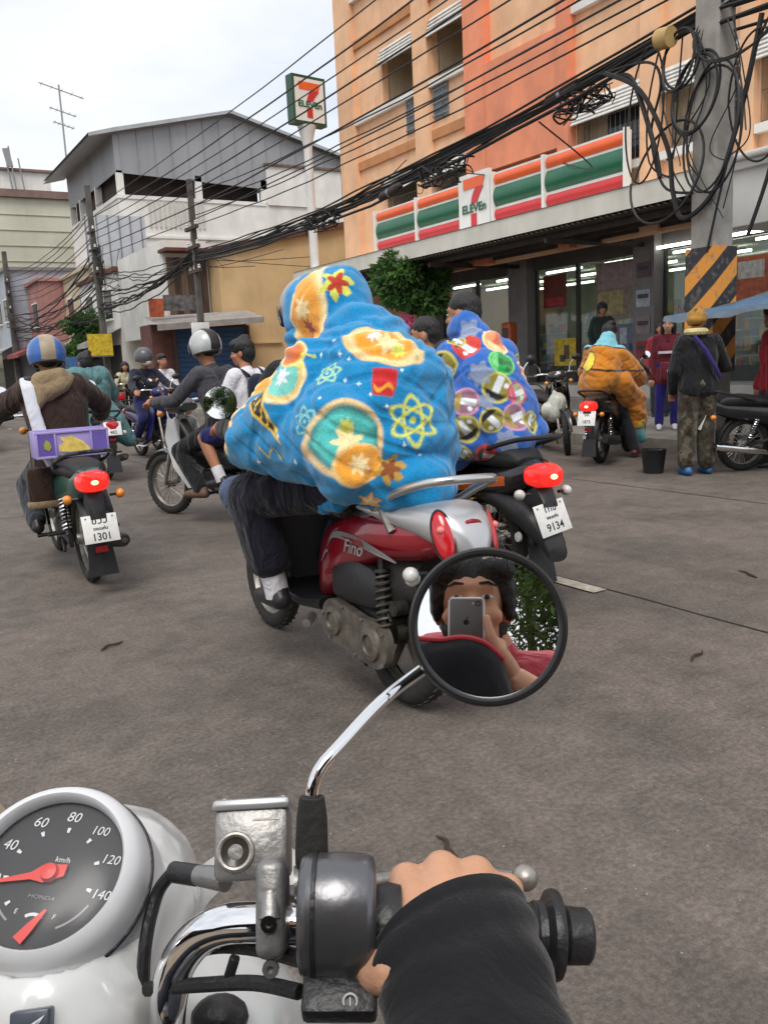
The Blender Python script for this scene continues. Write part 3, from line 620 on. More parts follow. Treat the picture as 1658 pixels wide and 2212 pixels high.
b = MB(); b.add([(10.45, 41.6, 12.05), (GX0 - .0, 41.6, 12.38), (GP, 41.6, 13.7), (31, 41.6, 10.2), (10.45, 52.6, 12.05), (GX0, 52.6, 12.38), (GP, 52.6, 13.7), (31, 52.6, 10.2), (10.45, 41.6, 11.9), (GX0, 41.6, 12.2), (GP, 41.6, 13.55), (31, 41.6, 10.05), (10.45, 52.6, 11.9), (GX0, 52.6, 12.2)],
   [(0, 1, 5, 4), (1, 2, 6, 5), (2, 3, 7, 6), (0, 8, 9, 1), (1, 9, 10, 2), (2, 10, 11, 3), (8, 12, 13, 9)]); off(b, t).build('roof', mat('pale metal roof', (.42, .43, .44), .5, .4, .12, 2), t, 0)
b = MB(); b.b2((GX0 + .35, 43.2, 9.45), (19.2, 43.5, 12.1)); b.b2((GX0 + .35, 43.5, 9.45), (GX0 + .6, 51.9, 12.1)); off(b, t).build('balcony_back', mat('shade toned balcony wall', (.055, .042, .038), .9, 0, .3, 2), t, 0)  # walls coloured near black to stand in for the shade inside the balcony
b = MB(); b.b2((19.2, 41.9, 9.4), (23.5, 43, 11.3)); off(b, t).build('stair_block', white_w, t, 0)
b = MB(); b.b2((19.1, 41.8, 11.3), (23.6, 43, 11.42)); off(b, t).build('stair_block_cap', wood_m, t, 0)
b = MB(); b.b2((GX0, 41.95, 9.35), (19.1, 42.08, 9.52)); off(b, t).build('balcony_rail', white_w, t, 0)
b = MB(); b.b2((GX0 - .06, 42, 9.35), (GX0 + .03, 52, 9.52)); off(b, t).build('balcony_rail', white_w, t, 0)
for x, y in ((GX0 + .17, 42.1), (15.6, 42.1), (19.05, 42.1), (GX0 + .12, 46), (GX0 + .12, 49.5), (GX0 + .12, 51.8)):
    b = MB(); b.b2((x - .16, y - .1, 9.5), (x + .16, y + .1, 10.6)); off(b, t).build('balcony_post', white_w, t, 0)
for i in range(12):
    for k in range(4):
        if k == 0: b = MB(); b.b2((13.0 + i * .24, 41.93, 8.1), (13.0 + i * .24 + .1, 41.97, 9.3)); off(b, t).build('lattice_bar', mat('pale lattice', (.55, .55, .50), .8), t, 0)
for (x0, x1, z0, z1) in ((13.0, 15.0, 5.6, 7.0), (17.0, 18.4, 6.2, 7.2)):
    w = bpy.data.objects.new('window', None); COL.objects.link(w); w.parent = t; w.location = (x0 - 17, -2, z0)
    MB().b2((0, -.06, 0), (x1 - x0, -.01, z1 - z0)).build('pane', win_glass, w, 0)
    for q in (0, .33, .66, 1): MB().box(((x1 - x0) * q, -.07, (z1 - z0) / 2), (.06, .05, z1 - z0)).build('frame', white_w, w, 0)
    MB().box(((x1 - x0) / 2, -.2, z1 - z0 + .05), (x1 - x0 + .3, .4, .08)).build('sunshade', white_w, w, 0)
for z in (4.4, 7.6): b = MB(); b.b2((GX0 - .08, 41.9, z), (GX1, 42.0, z + .12)); off(b, t).build('string_course', white_w, t, 0)
# cream block with rooftop clutter
t = bldg('cream_block', 'large plain cream block with a brown roof edge, rooftop clutter and antenna', 8, 66)
cream2 = mat('pale cream wall', (.62, .60, .48), .9, 0, .10, .6, .1, 30, grime=.25, gscale=.3)
b = MB(); b.b2((1, 60, 0), (14.2, 75, 12.5)); off(b, t).build('wall', cream2, t, 0)
b = MB(); b.b2((.8, 59.7, 12.5), (14.3, 75, 12.95)); off(b, t).build('roof_edge', mat('brown roof edge', (.20, .13, .11), .8, 0, .2, 2), t, 0)
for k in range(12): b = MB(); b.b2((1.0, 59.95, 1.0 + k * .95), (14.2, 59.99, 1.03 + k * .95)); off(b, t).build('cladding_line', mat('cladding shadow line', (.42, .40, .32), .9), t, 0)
b = MB(); b.b2((9.6, 61, 12.95), (12.6, 64, 14.3)); off(b, t).build('rooftop_room', white_w, t, 0)
b = MB(); b.b2((9.3, 60.8, 14.3), (12.8, 64, 14.45)); off(b, t).build('rooftop_room_cap', mat('brown roof edge'), t, 0)
b = MB()
for q in ((10.2, 13.6), (10.4, 14.7), (10.9, 14.0)): b.cyl((q[0], 60.6, 12.9), (q[0] - .2, 60.6, q[1] + 1.0), .05, 5)
b.box((10.1, 60.6, 15.0), (.35, .2, 1.1), (0, -10, 0)); off(b, t).build('rooftop_frame', steel, t)
a = MB(); a.cyl((13.6, 60.3, 12.9), (13.6, 60.3, 19.6), .06, 6)
for z, l in ((19.3, 1.5), (18.0, .9), (17.2, .7)):
    a.cyl((13.6 - l * .8, 60.3, z + .2 * l), (13.6 + l, 60.3, z - .25 * l), .035, 5)
    for q in np.linspace(-.7, .9, 5): a.cyl((13.6 + l * q, 59.9, z - .22 * l * q), (13.6 + l * q, 60.7, z - .22 * l * q), .015, 4)
tv = thing('tv_antenna', 'tall thin television antenna mast standing on the cream block roof', 'antenna', (13.6, 60.3, 12.9)); off(a, tv).build('mast', steel, tv)
# row of far shophouses on the right side of the street
def shop(name, label, x0, x1, y0, y1, h, m, roof=None, floors=2, aw=None, win=True):
    t = bldg(name, label, (x0 + x1) / 2, (y0 + y1) / 2)
    b = MB(); b.b2((x0, y0, 0), (x1, y1, h)); off(b, t).build('wall', m, t, 0)
    b = MB(); b.b2((x0 - .15, y0 - .15, h), (x1, y1 + .1, h + .18)); off(b, t).build('parapet', roof or m, t, 0)
    if win:
        n = max(1, int((y1 - y0) / 2.4))
        for f in range(1, floors):
            z = .2 + f * h / floors
            for i in range(n):
                yc = y0 + (i + .5) * (y1 - y0) / n
                w = bpy.data.objects.new('window', None); COL.objects.link(w); w.parent = t; w.location = (x0 - t.location.x, yc - t.location.y, z + .7)
                MB().b2((-.04, -.55, 0), (-.005, .55, 1.2)).build('pane', win_glass, w, 0)
                MB().b2((-.09, -.62, 1.2), (-.0, .62, 1.28)).build('frame', white_w, w, 0); MB().b2((-.12, -.62, -.08), (-.0, .62, 0)).build('sill', white_w, w, 0)
    b = MB(); b.b2((x0 - .03, y0 + .3, .1), (x0 - .005, y1 - .3, 2.5)); off(b, t).build('shopfront', dark_room, t, 0)
    if aw:
        b = MB(); b.add([(x0 - 1.5, y0, 2.6), (x0 - 1.5, y1, 2.6), (x0, y1, 3.2), (x0, y0, 3.2), (x0 - 1.5, y0, 2.4), (x0 - 1.5, y1, 2.4)], [(0, 1, 2, 3), (0, 4, 5, 1), (0, 3, 4)]); off(b, t).build('awning', aw, t, 0)
    return t
aw_g = mat('grey awning sheet'); aw_r = mat('dull red awning', (.25, .06, .06), .8, 0, .3, 3); aw_b = mat('pale blue awning', (.35, .38, .42), .8, 0, .2, 3)
shop('white_shophouse', 'white two storey shophouse with dark windows behind the leaning far pole', 9.9, 14, 37.2, 44, 5.5, white_w, maroon, 2, aw_g)
shop('beige_shophouse', 'beige two storey shophouse between the white one and the pink one', 10.4, 15, 44.2, 50, 6.4, cream_w, None, 2, aw_g)
shop('pink_shophouse', 'faded pink shophouse with a red awning down the street', 9.2, 15, 50.2, 54, 6.4, mat('faded pink wall', (.45, .22, .20), .9, 0, .15, 1.5, grime=.3), None, 2, aw_r)
shop('blue_grey_shophouse', 'pale blue grey shophouse with a flat roof down the street', 8.2, 15, 54.2, 59.5, 7.4, mat('pale blue grey wall', (.42, .46, .52), .85, 0, .1, 1.2, grime=.2), steel, 2, aw_b)
shop('dull_red_shophouse', 'dull red awned shophouse before the cream block', 6.4, 9.0, 62, 70, 4.4, mat('poster pink grey'), None, 1, aw_r, False)
shop('far_white_shophouse', 'far white shophouse closing the end of the street', 2.5, 8.0, 84, 94, 9.0, white_w, maroon, 3, aw_b)
shop('far_grey_shophouse', 'far grey shophouse closing the left end of the street', -9, 1.5, 96, 106, 8.0, mat('far grey wall', (.40, .40, .39), .9, 0, .12, 1, grime=.3), None, 3, None)
# white roof slab board between them (hoarding)
hb = thing('roof_hoarding', 'pale blue grey lattice hoarding standing above the white shophouse roof', 'hoarding', (10.8, 40.5, 5.7)); MB().b2((-1.2, -.04, .4), (1.5, .04, 2.6)).build('board', mat('pale hoarding sheet', (.50, .54, .58), .7, 0, .1, 2), hb, 0)
for k in range(6): MB().b2((-1.2 + k * .5, -.07, 0), (-1.16 + k * .5, -.045, 2.6)).build('batten', steel, hb, 0)
# ================================================================== POLES, CABLES, PLANTS
def stripe_mat():
    m = mat('striped pole band', (.5, .5, .5), .7, 0, .1); t = m.node_tree; N = t.nodes; Lk = t.links; b = N['Principled BSDF']
    co = N.new('ShaderNodeTexCoord'); sp = N.new('ShaderNodeSeparateXYZ'); Lk.new(co.outputs['Object'], sp.inputs[0])
    a = N.new('ShaderNodeMath'); a.operation = 'SUBTRACT'; Lk.new(sp.outputs[0], a.inputs[0]); Lk.new(sp.outputs[1], a.inputs[1])
    c = N.new('ShaderNodeMath'); c.operation = 'MULTIPLY_ADD'; c.inputs[1].default_value = -.85; Lk.new(a.outputs[0], c.inputs[0]); Lk.new(sp.outputs[2], c.inputs[2])
    d = N.new('ShaderNodeMath'); d.operation = 'MULTIPLY'; d.inputs[1].default_value = 2.3; Lk.new(c.outputs[0], d.inputs[0])
    e = N.new('ShaderNodeMath'); e.operation = 'FRACT'; Lk.new(d.outputs[0], e.inputs[0])
    r = N.new('ShaderNodeValToRGB'); r.color_ramp.elements[0].position = .46; r.color_ramp.elements[1].position = .50
    r.color_ramp.elements[0].color = (*S(226, 150, 62), 1); r.color_ramp.elements[1].color = (.03, .03, .035, 1); Lk.new(e.outputs[0], r.inputs[0])
    n = N.new('ShaderNodeTexNoise'); n.inputs['Scale'].default_value = 14; n.inputs['Detail'].default_value = 6; Lk.new(co.outputs['Object'], n.inputs['Vector'])
    q = N.new('ShaderNodeValToRGB'); q.color_ramp.elements[0].position = .55; q.color_ramp.elements[1].position = .72; q.color_ramp.elements[1].color = (.7, .7, .7, 1); Lk.new(n.outputs['Fac'], q.inputs[0])
    x = N.new('ShaderNodeMix'); x.data_type = 'RGBA'; Lk.new(q.outputs[0], x.inputs[0]); Lk.new(r.outputs[0], x.inputs[6]); x.inputs[7].default_value = (.2, .18, .15, 1); Lk.new(x.outputs[2], b.inputs['Base Color'])
    return m
dark_conc = mat('backlit dark concrete', (.10, .093, .085), .9, 0, .3, 5, .3, 40)  # backlit darkness of the far poles, put into their base colour
def pole(label, x, y, h, w0, w1, tiltx=0.0, stripes=False):
    t = thing('utility_pole', label, 'pole', (x, y, 0), group='utility poles along the kerb')
    b = MB(); n = 6
    for i in range(n):
        pass
    vs = []; fs = []
    for i in range(n + 1):
        q = i / n; w = (w0 + (w1 - w0) * q) / 2; xo = tiltx * q * h; c = w * .18
        for dx, dy in ((-w + c, -w), (w - c, -w), (w, -w + c), (w, w - c), (w - c, w), (-w + c, w), (-w, w - c), (-w, -w + c)): vs.append((dx + xo, dy, q * h))
    for i in range(n): fs += [(i * 8 + j, i * 8 + (j + 1) % 8, (i + 1) * 8 + (j + 1) % 8, (i + 1) * 8 + j) for j in range(8)]
    fs.append(tuple(range(n * 8, n * 8 + 8))); b.add(vs, fs); b.build('shaft', concrete if stripes else dark_conc, t, 0)
    if stripes:
        w = w0 / 2 + .012; MB().b2((-w, -w, 1.0), (w, w, 2.36)).build('striped_band', stripe_mat(), t, 0)
    for z in (h * .62, h * .72, h * .8):
        MB().box((tiltx * z - .05, 0, z), (.10, .9, .09)).build('cross_arm', wood_d, t, 0)
        for q in (-.36, 0, .36): MB().lathe([(.0, .0), (.035, 0), (.05, .03), (.03, .06), (.05, .09), (.0, .13)], M=TR((tiltx * z - .05, q, z + .045)), n=8).build('insulator', white_p, t)
    return t
pole('weathered concrete utility pole with a yellow and black striped band and looping cables', 8.3, 6.5, 9.2, .36, .26, stripes=True)
pole('slim dark utility pole in front of the brown wooden shutters', 8.65, 24.0, 6.5, .18, .14)
pole('leaning dark utility pole thick with cables at the white shophouse', 8.4, 34.0, 8.2, .24, .18, -.012)
pole('far utility pole beside the pink shophouse', 8.2, 54.0, 8.4, .32, .24)
cab_m = mat('black cable sheath', (.014, .013, .013), .6, 0, .3, 5); cab_b = mat('faded cable sheath', (.05, .04, .035), .7, 0, .3, 5)
PO = [(8.3, -14), (8.3, 6.5), (8.65, 24.0), (8.4, 34.0), (8.2, 54.0), (8.0, 76)]
def span(i, j, za, zb, sag, r, wob=.0, xo=0.0, m=None, label=None, grp='cables strung along the street', yo=0, zo=0):
    (xa, ya), (xb, yb) = PO[i], PO[j]; n = 26; pts = []
    ph = random.uniform(0, 6); 
    for k in range(n + 1):
        t = k / n; w = wob * math.sin(PI * t) * (math.sin(t * 17 + ph) + .6 * math.sin(t * 41 + ph * 2))
        pts.append((xa + (xb - xa) * t + xo * (1 - .3 * math.sin(PI * t)) + w * .5, ya + (yb - ya) * t, za + (zb - za) * t - sag * 4 * t * (1 - t) + w))
    o = MB().tube(pts, r, 5).build('overhead_cable', m or cab_m)
    return tag(o, label or 'black cable', 'cable', grp)
U = random.uniform
# high wires, pole to pole
LB = {(1, 2): 'thin high wire running from the striped concrete pole to the slim dark pole', (2, 3): 'thin high wire between the slim dark pole and the leaning pole', (3, 4): 'thin high wire running on past the leaning pole down the street', (0, 1): 'thin high wire running from the striped concrete pole away from the shop sign'}
for k in range(7):
    z = 5.05 + k * .36
    span(1, 3, z + .25, 5.6 + k * .30, .25 + U(-.05, .05), .013 + .004 * (k % 2), .015, U(-.3, .3), label='thin high wire running from the striped concrete pole to the leaning pole', grp='high wires over the street')
    span(0, 1, z + .3, z + .25, .3, .014, .01, U(-.2, .2), label=LB[(0, 1)], grp='high wires by the striped pole')
    span(3, 4, 5.6 + k * .30, 5.7 + k * .25, .5, .016, .02, U(-.2, .2), label=LB[(3, 4)], grp='far high wires')
for k in range(4): span(1, 2, 5.2 + k * .12, 5.3 + k * .25, .22, .013, .02, U(-.2, .2), label=LB[(1, 2)], grp='wires to the slim pole')
# the heavy tangled bundle
for k in range(16):
    a = U(0, 6.28); rr = U(.0, .12); za = 4.75 + rr * math.sin(a) + U(0, .12)
    span(1, 2, za, 4.42 + rr * math.sin(a) * 1.6, .38 + U(-.08, .10), U(.012, .028), U(.015, .06), rr * math.cos(a), cab_m if k % 4 else cab_b, 'thick black cable in the sagging bundle between the striped pole and the slim pole', 'cables of the sagging bundle')
for k in range(9):
    span(0, 1, 4.7 + U(-.3, .3), 4.7 + U(-.25, .2), .35 + U(-.1, .1), U(.012, .026), U(.01, .05), U(-.12, .12), cab_m, 'thick black cable leaving the striped pole on its near side', 'cables beyond the striped pole')
for k in range(14):
    span(2, 3, 4.42 + U(-.2, .25), 4.5 + U(-1.0, .8), .25 + U(-.1, .2), U(.014, .03), U(.02, .08), U(-.15, .15), cab_m, 'thick black cable between the slim pole and the leaning pole', 'cables between the far poles')
for k in range(18):
    span(3, 4, 4.6 + U(-1.2, 1.0), 4.2 + U(-.8, .8), .5 + U(-.15, .35), U(.016, .032), U(.02, .08), U(-.3, .3), cab_m, 'black cable fanning out from the leaning pole down the street', 'cables beyond the leaning pole')
# drop wires crossing to the buildings
def wire(pts, r, label, m=None, grp='drop wires'):
    return tag(MB().tube(bez(pts, 7), r, 5).build('drop_wire', m or cab_m), label, 'cable', grp)
for k in range(6):
    x = 11.5 + k * .9; wire([(8.4, 34, 4.6 + U(-.6, .8)), (9.6, 36.5, 4.8 + U(-.3, .6)), (x, 41.9, 6.2 + U(-.6, 1.4))], .013, 'thin drop wire from the leaning pole to the gabled building', grp='drop wires to the gabled building')
for k in range(5): wire([(8.65, 24, 4.8 + U(-.3, .8)), (10.2, 27, 4.6 + U(-.3, .6)), (11.8 + k * 1.2, 29.9, 5.3 + U(-.5, .4))], .012, 'thin drop wire from the slim pole to the ochre house', grp='drop wires to the ochre house')
wire([(8.5, 16, 4.2), (10.5, 17.5, 5.0), (12.7, 19.2, 6.3)], .014, 'drop wire climbing from the cable bundle to the louvered windows')
wire([(8.5, 12.6, 4.4), (10.6, 14.0, 4.8), (12.7, 16.0, 5.3)], .012, 'drop wire from the cable bundle to the orange stair bay')
wire([(8.4, 9.4, 4.4), (10.6, 10.6, 4.2), (12.6, 13.4, 5.0)], .012, 'drop wire from the cable bundle to the end of the striped shop sign')
wire([(8.4, 6.6, 5.1), (10.2, 7.6, 4.7), (12.8, 9.4, 4.7)], .014, 'drop wire from the striped pole to the grilled windows')
# splice boxes and clumps on the bundle
for (y, z, ry, lab) in ((8.9, 4.62, -12, 'dark grey splice case strapped to the cable bundle beside the striped pole'), (13.2, 4.18, -8, 'dark splice case strapped to the cable bundle before the orange stair bay')):
    s = thing('splice_case', lab, 'cable box', (8.38, y, z), 0); MB().tube([(0, -.35, .06), (0, -.28, .04), (0, .28, -.02), (0, .38, -.05)], [.03, .075, .075, .03], 10).build('case', cab_b, s); MB().tube([(0, 0, 0), (0, .06, 0)], .082, 10).build('strap', steel, s)
def tangle(x, y, z, sy, sz, n, label):
    t = thing('cable_tangle', label, 'cable', (x, y, z))
    for k in range(n):
        pts = [(U(-.10, .10), U(-sy, sy), U(-sz, sz)) for _ in range(6)]; pts.sort(key=lambda q: q[1] + U(-.3, .3)); MB().tube(bez(pts, 6), U(.006, .016), 5).build('tangled_wire', cab_m if k % 3 else cab_b, t)
tangle(8.36, 8.55, 4.42, .55, .16, 12, 'dense nest of tangled wires on the cable bundle beside the striped pole')
tangle(8.38, 11.6, 4.18, .7, .20, 12, 'dense nest of tangled wires on the cable bundle before the orange stair bay')
tangle(8.45, 16.0, 4.12, .8, .18, 9, 'nest of tangled wires on the cable bundle beyond the shop logo')
tangle(8.4, 33.8, 5.2, .5, .9, 16, 'mass of tangled wires wrapped round the leaning far pole')
# coils and loops hanging on the striped pole
def loop(cx, cy, cz, rx, rz, r, tilt, label, n=36, drift=.03, turns=2, name='cable_coil'):
    pts = []
    for k in range(n * turns + 1):
        a = 2 * PI * k / n; q = 1 + .07 * math.sin(a * 1.7 + cz * 9)
        pts.append((cx + rx * .25 * math.sin(a + tilt) + drift * math.sin(a * .5), cy + rx * q * math.cos(a), cz + rz * q * math.sin(a)))
    return tag(MB().tube(pts, r, 5).build(name, cab_m), label, 'cable coil', 'coils and loops on the striped pole')
CL = 'black cable coil hanging in a loop on the striped concrete pole'
loop(8.05, 6.55, 3.95, .30, .42, .014, .3, CL); loop(8.02, 6.30, 3.55, .42, .62, .013, 1.0, CL); loop(8.05, 6.75, 4.35, .26, .30, .016, .6, CL)
loop(8.1, 5.85, 3.75, .36, .66, .012, 2.0, CL, turns=1); loop(8.0, 6.9, 3.2, .50, .55, .015, .4, CL, turns=1); loop(8.1, 6.1, 4.5, .5, .35, .011, .1, CL, turns=2); loop(8.1, 7.3, 3.9, .30, .75, .012, .9, CL, turns=1)
wire([(8.1, 7.9, 4.55), (8.1, 7.35, 4.2), (8.1, 6.95, 3.5), (8.08, 6.85, 3.0), (8.08, 6.7, 2.7), (8.1, 6.3, 2.95), (8.1, 6.0, 3.7), (8.1, 5.8, 4.5)], .028, 'heavy black cable sweeping in a deep curve below the striped pole cables')
wire([(8.2, 7.8, 4.5), (8.15, 7.5, 4.35), (8.1, 7.15, 3.6), (8.1, 7.05, 3.2)], .03, 'frayed thick cable end hanging from the bundle beside the striped pole')
wire([(8.2, 8.1, 4.6), (8.15, 7.3, 4.5), (8.1, 7.05, 4.2), (8.12, 7.2, 3.7), (8.1, 7.0, 3.1), (8.1, 6.6, 2.95)], .016, 'thin cable curling round the striped pole')
wire([(8.2, 5.6, 5.2), (8.1, 5.55, 4.2), (8.1, 5.62, 3.2), (8.1, 5.9, 2.4)], .022, 'long black cable hanging straight down beyond the striped pole')
wire([(8.2, 5.2, 4.9), (8.1, 5.75, 4.4), (8.1, 6.1, 3.4), (8.1, 6.4, 2.3)], .014, 'thin cable hanging down to the striped band of the pole')
for k in range(9):
    y = 6.0 + U(-.2, 1.6); wire([(8.15, y, 4.6), (8.1, y + U(-.3, .2), 4.0), (8.1, y + U(-.3, .3), 3.4), (8.1, y + U(-.4, .2), 2.8 + U(-.3, .6))], U(.006, .012), 'thin loose wire end dangling around the striped pole', grp='loose wire ends')
MB_o = tag(MB().tube([(0, -.08, 0), (0, .09, .02)], .11, 14).build('street_lamp_housing', mat('yellowed plastic', (.55, .36, .14), .6, 0, .2, 6)), 'yellowed round plastic housing fixed beside the striped pole', 'lamp housing'); MB_o.location = (8.05, 6.95, 4.62)
yb = thing('yellow_notice', 'small yellow board tied to the foot of the leaning pole', 'sign', (8.1, 33.6, 2.0)); MB().b2((-.45, -.03, 0), (.45, .03, .8)).build('board', mat('poster yellow'), yb, 0); MB().b2((-.45, -.05, -.05), (.45, .05, -.01)).build('frame', steel, yb, 0)
bs = thing('blue_notice', 'small blue and white notice board by the leaning pole', 'sign', (7.1, 33.8, 0)); MB().b2((-.30, -.03, 1.1), (.30, .03, 2.0)).build('board', mat('notice blue', (.05, .14, .32), .6, 0, .3, 6), bs, 0); MB().b2((-.24, -.036, 1.25), (.24, -.031, 1.5)).build('white_panel', plate_w, bs, 0); MB().cyl((0, 0, 0), (0, 0, 1.1), .03, 8).build('post', steel, bs)
wb_ = thing('white_notice', 'white square box fixed to the slim dark pole', 'sign', (8.55, 23.8, 2.2)); MB().rbox((0, 0, .2), (.5, .12, .42), .02).build('board', white_p, wb_)

# ------------------------------------------------------------------ plants
def leafmat(name, c, v=.5):
    m = mat(name, c, .55, 0, v, 4.0, spec=.3); t = m.node_tree; N = t.nodes; Lk = t.links; b = N['Principled BSDF']; out = N['Material Output']
    tr = N.new('ShaderNodeBsdfTranslucent'); tr.inputs[0].default_value = (c[0] * 1.6, c[1] * 1.7, c[2] * .9, 1); mx = N.new('ShaderNodeMixShader'); mx.inputs[0].default_value = .28
    Lk.new(b.outputs[0], mx.inputs[1]); Lk.new(tr.outputs[0], mx.inputs[2]); Lk.new(mx.outputs[0], out.inputs[0]); return m
leaf_a = leafmat('deep green leaves', (.055, .13, .038)); leaf_b = leafmat('bright green leaves', (.11, .19, .05)); leaf_c = leafmat('olive green leaves', (.075, .095, .035)); pink_f = leafmat('pink blossom', (.55, .10, .26)); bark = mat('bark', (.10, .075, .055), .9, 0, .4, 12, .6, 40, stretch=(1, 1, .2))
def leaves(rng, clusters, n, size, ar=.4):
    vs = np.zeros((n * 4, 3)); fs = []
    w = np.array([c[1] ** 2 for c in clusters]); w = w / w.sum(); idx = rng.choice(len(clusters), n, p=w)
    cen = np.array([c[0] for c in clusters])[idx]; rad = np.array([c[1] for c in clusters])[idx]
    d = rng.normal(size=(n, 3)); d /= np.linalg.norm(d, axis=1)[:, None]; rr = rad * rng.uniform(.35, 1.0, n) ** .6
    p = cen + d * rr[:, None] * np.array([1, 1, .85])
    a = rng.normal(size=(n, 3)) + d * .7 + np.array([0, 0, -.35]); a /= np.linalg.norm(a, axis=1)[:, None]
    b = np.cross(a, rng.normal(size=(n, 3))); b /= np.linalg.norm(b, axis=1)[:, None]
    L = size * rng.uniform(.6, 1.3, n)[:, None]; W = L * ar
    vs[0::4] = p; vs[1::4] = p + a * L * .5 + b * W * .5; vs[2::4] = p + a * L; vs[3::4] = p + a * L * .5 - b * W * .5
    c = np.cross(a, b); vs[1::4] += c * L * .08; vs[3::4] += c * L * .08
    return vs, np.arange(n * 4).reshape(n, 4)
def leafobj(name, m, parent, vs, fs, kind=None):
    me = bpy.data.meshes.new(name); me.from_pydata(vs.tolist(), [], fs.tolist()); me.materials.append(m); o = bpy.data.objects.new(name, me); COL.objects.link(o); o.parent = parent
    if kind: o['kind'] = kind
    return o
def tree(name, label, loc, h, cr, ncl, nleaf, size, m, seed, trunk_r=.08, z0=None, cat='tree', grp=None, m2=None, squash=1.0, ar=.4):
    rng = np.random.default_rng(seed); t = thing(name, label, cat, loc, group=grp); zc = h - cr * squash; z0 = zc - cr * squash if z0 is None else z0
    cl = []
    for k in range(ncl):
        d = rng.normal(size=3); d /= np.linalg.norm(d); q = cr * rng.uniform(.35, .85); cl.append((np.array([d[0] * q, d[1] * q, zc + d[2] * q * squash]), cr * rng.uniform(.22, .42)))
    b = MB(); b.tube([(0, 0, -.05), (.03, .02, zc * .4), (-.02, .03, zc * .8), (0, 0, zc + cr * .2)], [trunk_r, trunk_r * .8, trunk_r * .65, trunk_r * .3], 8)
    for c, r_ in cl[:14]: b.tube(bez([(0, 0, max(.2, zc - cr * .6)), tuple(c * .5 + np.array([0, 0, (zc - cr * .2) * .5])), tuple(c)], 3), [trunk_r * .45, trunk_r * .4, trunk_r * .35, trunk_r * .3, trunk_r * .2, trunk_r * .15, trunk_r * .08], 5)
    b.build('trunk', bark, t)
    vs, fs = leaves(rng, cl, nleaf, size, ar); leafobj('crown', m, t, vs, fs)
    if m2: vs, fs = leaves(rng, cl[::2], nleaf // 2, size, ar); leafobj('crown_second_leaves', m2, t, vs, fs)  # leaves of a second colour on every other cluster
    return t
tree('potted_tree', 'dense dark green bushy tree standing before the shop canopy', (11.9, 18.0, .15), 4.0, .98, 26, 6500, .19, leaf_a, 5, .07, cat='tree', m2=leaf_b)
tree('street_tree', 'small dark conical tree behind the rider in the teal raincoat', (8.9, 40.0, .1), 4.3, 1.3, 22, 5000, .2, leaf_a, 8, .08, cat='tree', squash=1.2, m2=leaf_b)
tree('flowering_shrub', 'pink flowering shrub beside the dense bushy tree', (11.2, 17.3, .15), 2.25, .55, 10, 1400, .11, pink_f, 9, .03, cat='shrub', m2=leaf_a)
# roadside trees behind the rider, seen in the round mirror
def own2w(x, y, z=0.0):
    a = R(YAW); return (x * math.cos(a) + y * math.sin(a), -x * math.sin(a) + y * math.cos(a), z)
RG = 'roadside trees seen in the mirror'
tree('roadside_tree', 'dense leafy roadside tree filling the side of the round mirror beside the pink shirt', own2w(2.7, -6.0), 6.3, 3.0, 110, 52000, .14, leaf_c, 21, .12, cat='tree', m2=leaf_b, grp=RG, ar=.34, squash=1.1)
tree('roadside_tree', 'thin leafy roadside tree above the black shoulder in the round mirror', own2w(-2.9, -7.6), 6.0, 1.5, 26, 7000, .15, leaf_c, 22, .12, cat='tree', m2=leaf_b, grp=RG, ar=.34)
tree('roadside_tree', 'overhanging roadside tree above the head in the round mirror', own2w(.2, -8.6), 8.6, 2.6, 50, 15000, .16, leaf_a, 23, .12, cat='tree', m2=leaf_c, grp=RG, ar=.34)
tree('roadside_shrub', 'low roadside shrub behind the riders in the round mirror', own2w(1.6, -5.4), 2.3, 1.1, 26, 8000, .12, leaf_c, 24, .05, cat='shrub', m2=leaf_b, ar=.34)
tree('roadside_shrub', 'low roadside shrub behind the black shoulder in the round mirror', own2w(-2.4, -6.8), 2.0, .9, 22, 6000, .12, leaf_a, 25, .05, cat='shrub', m2=leaf_c, ar=.34)
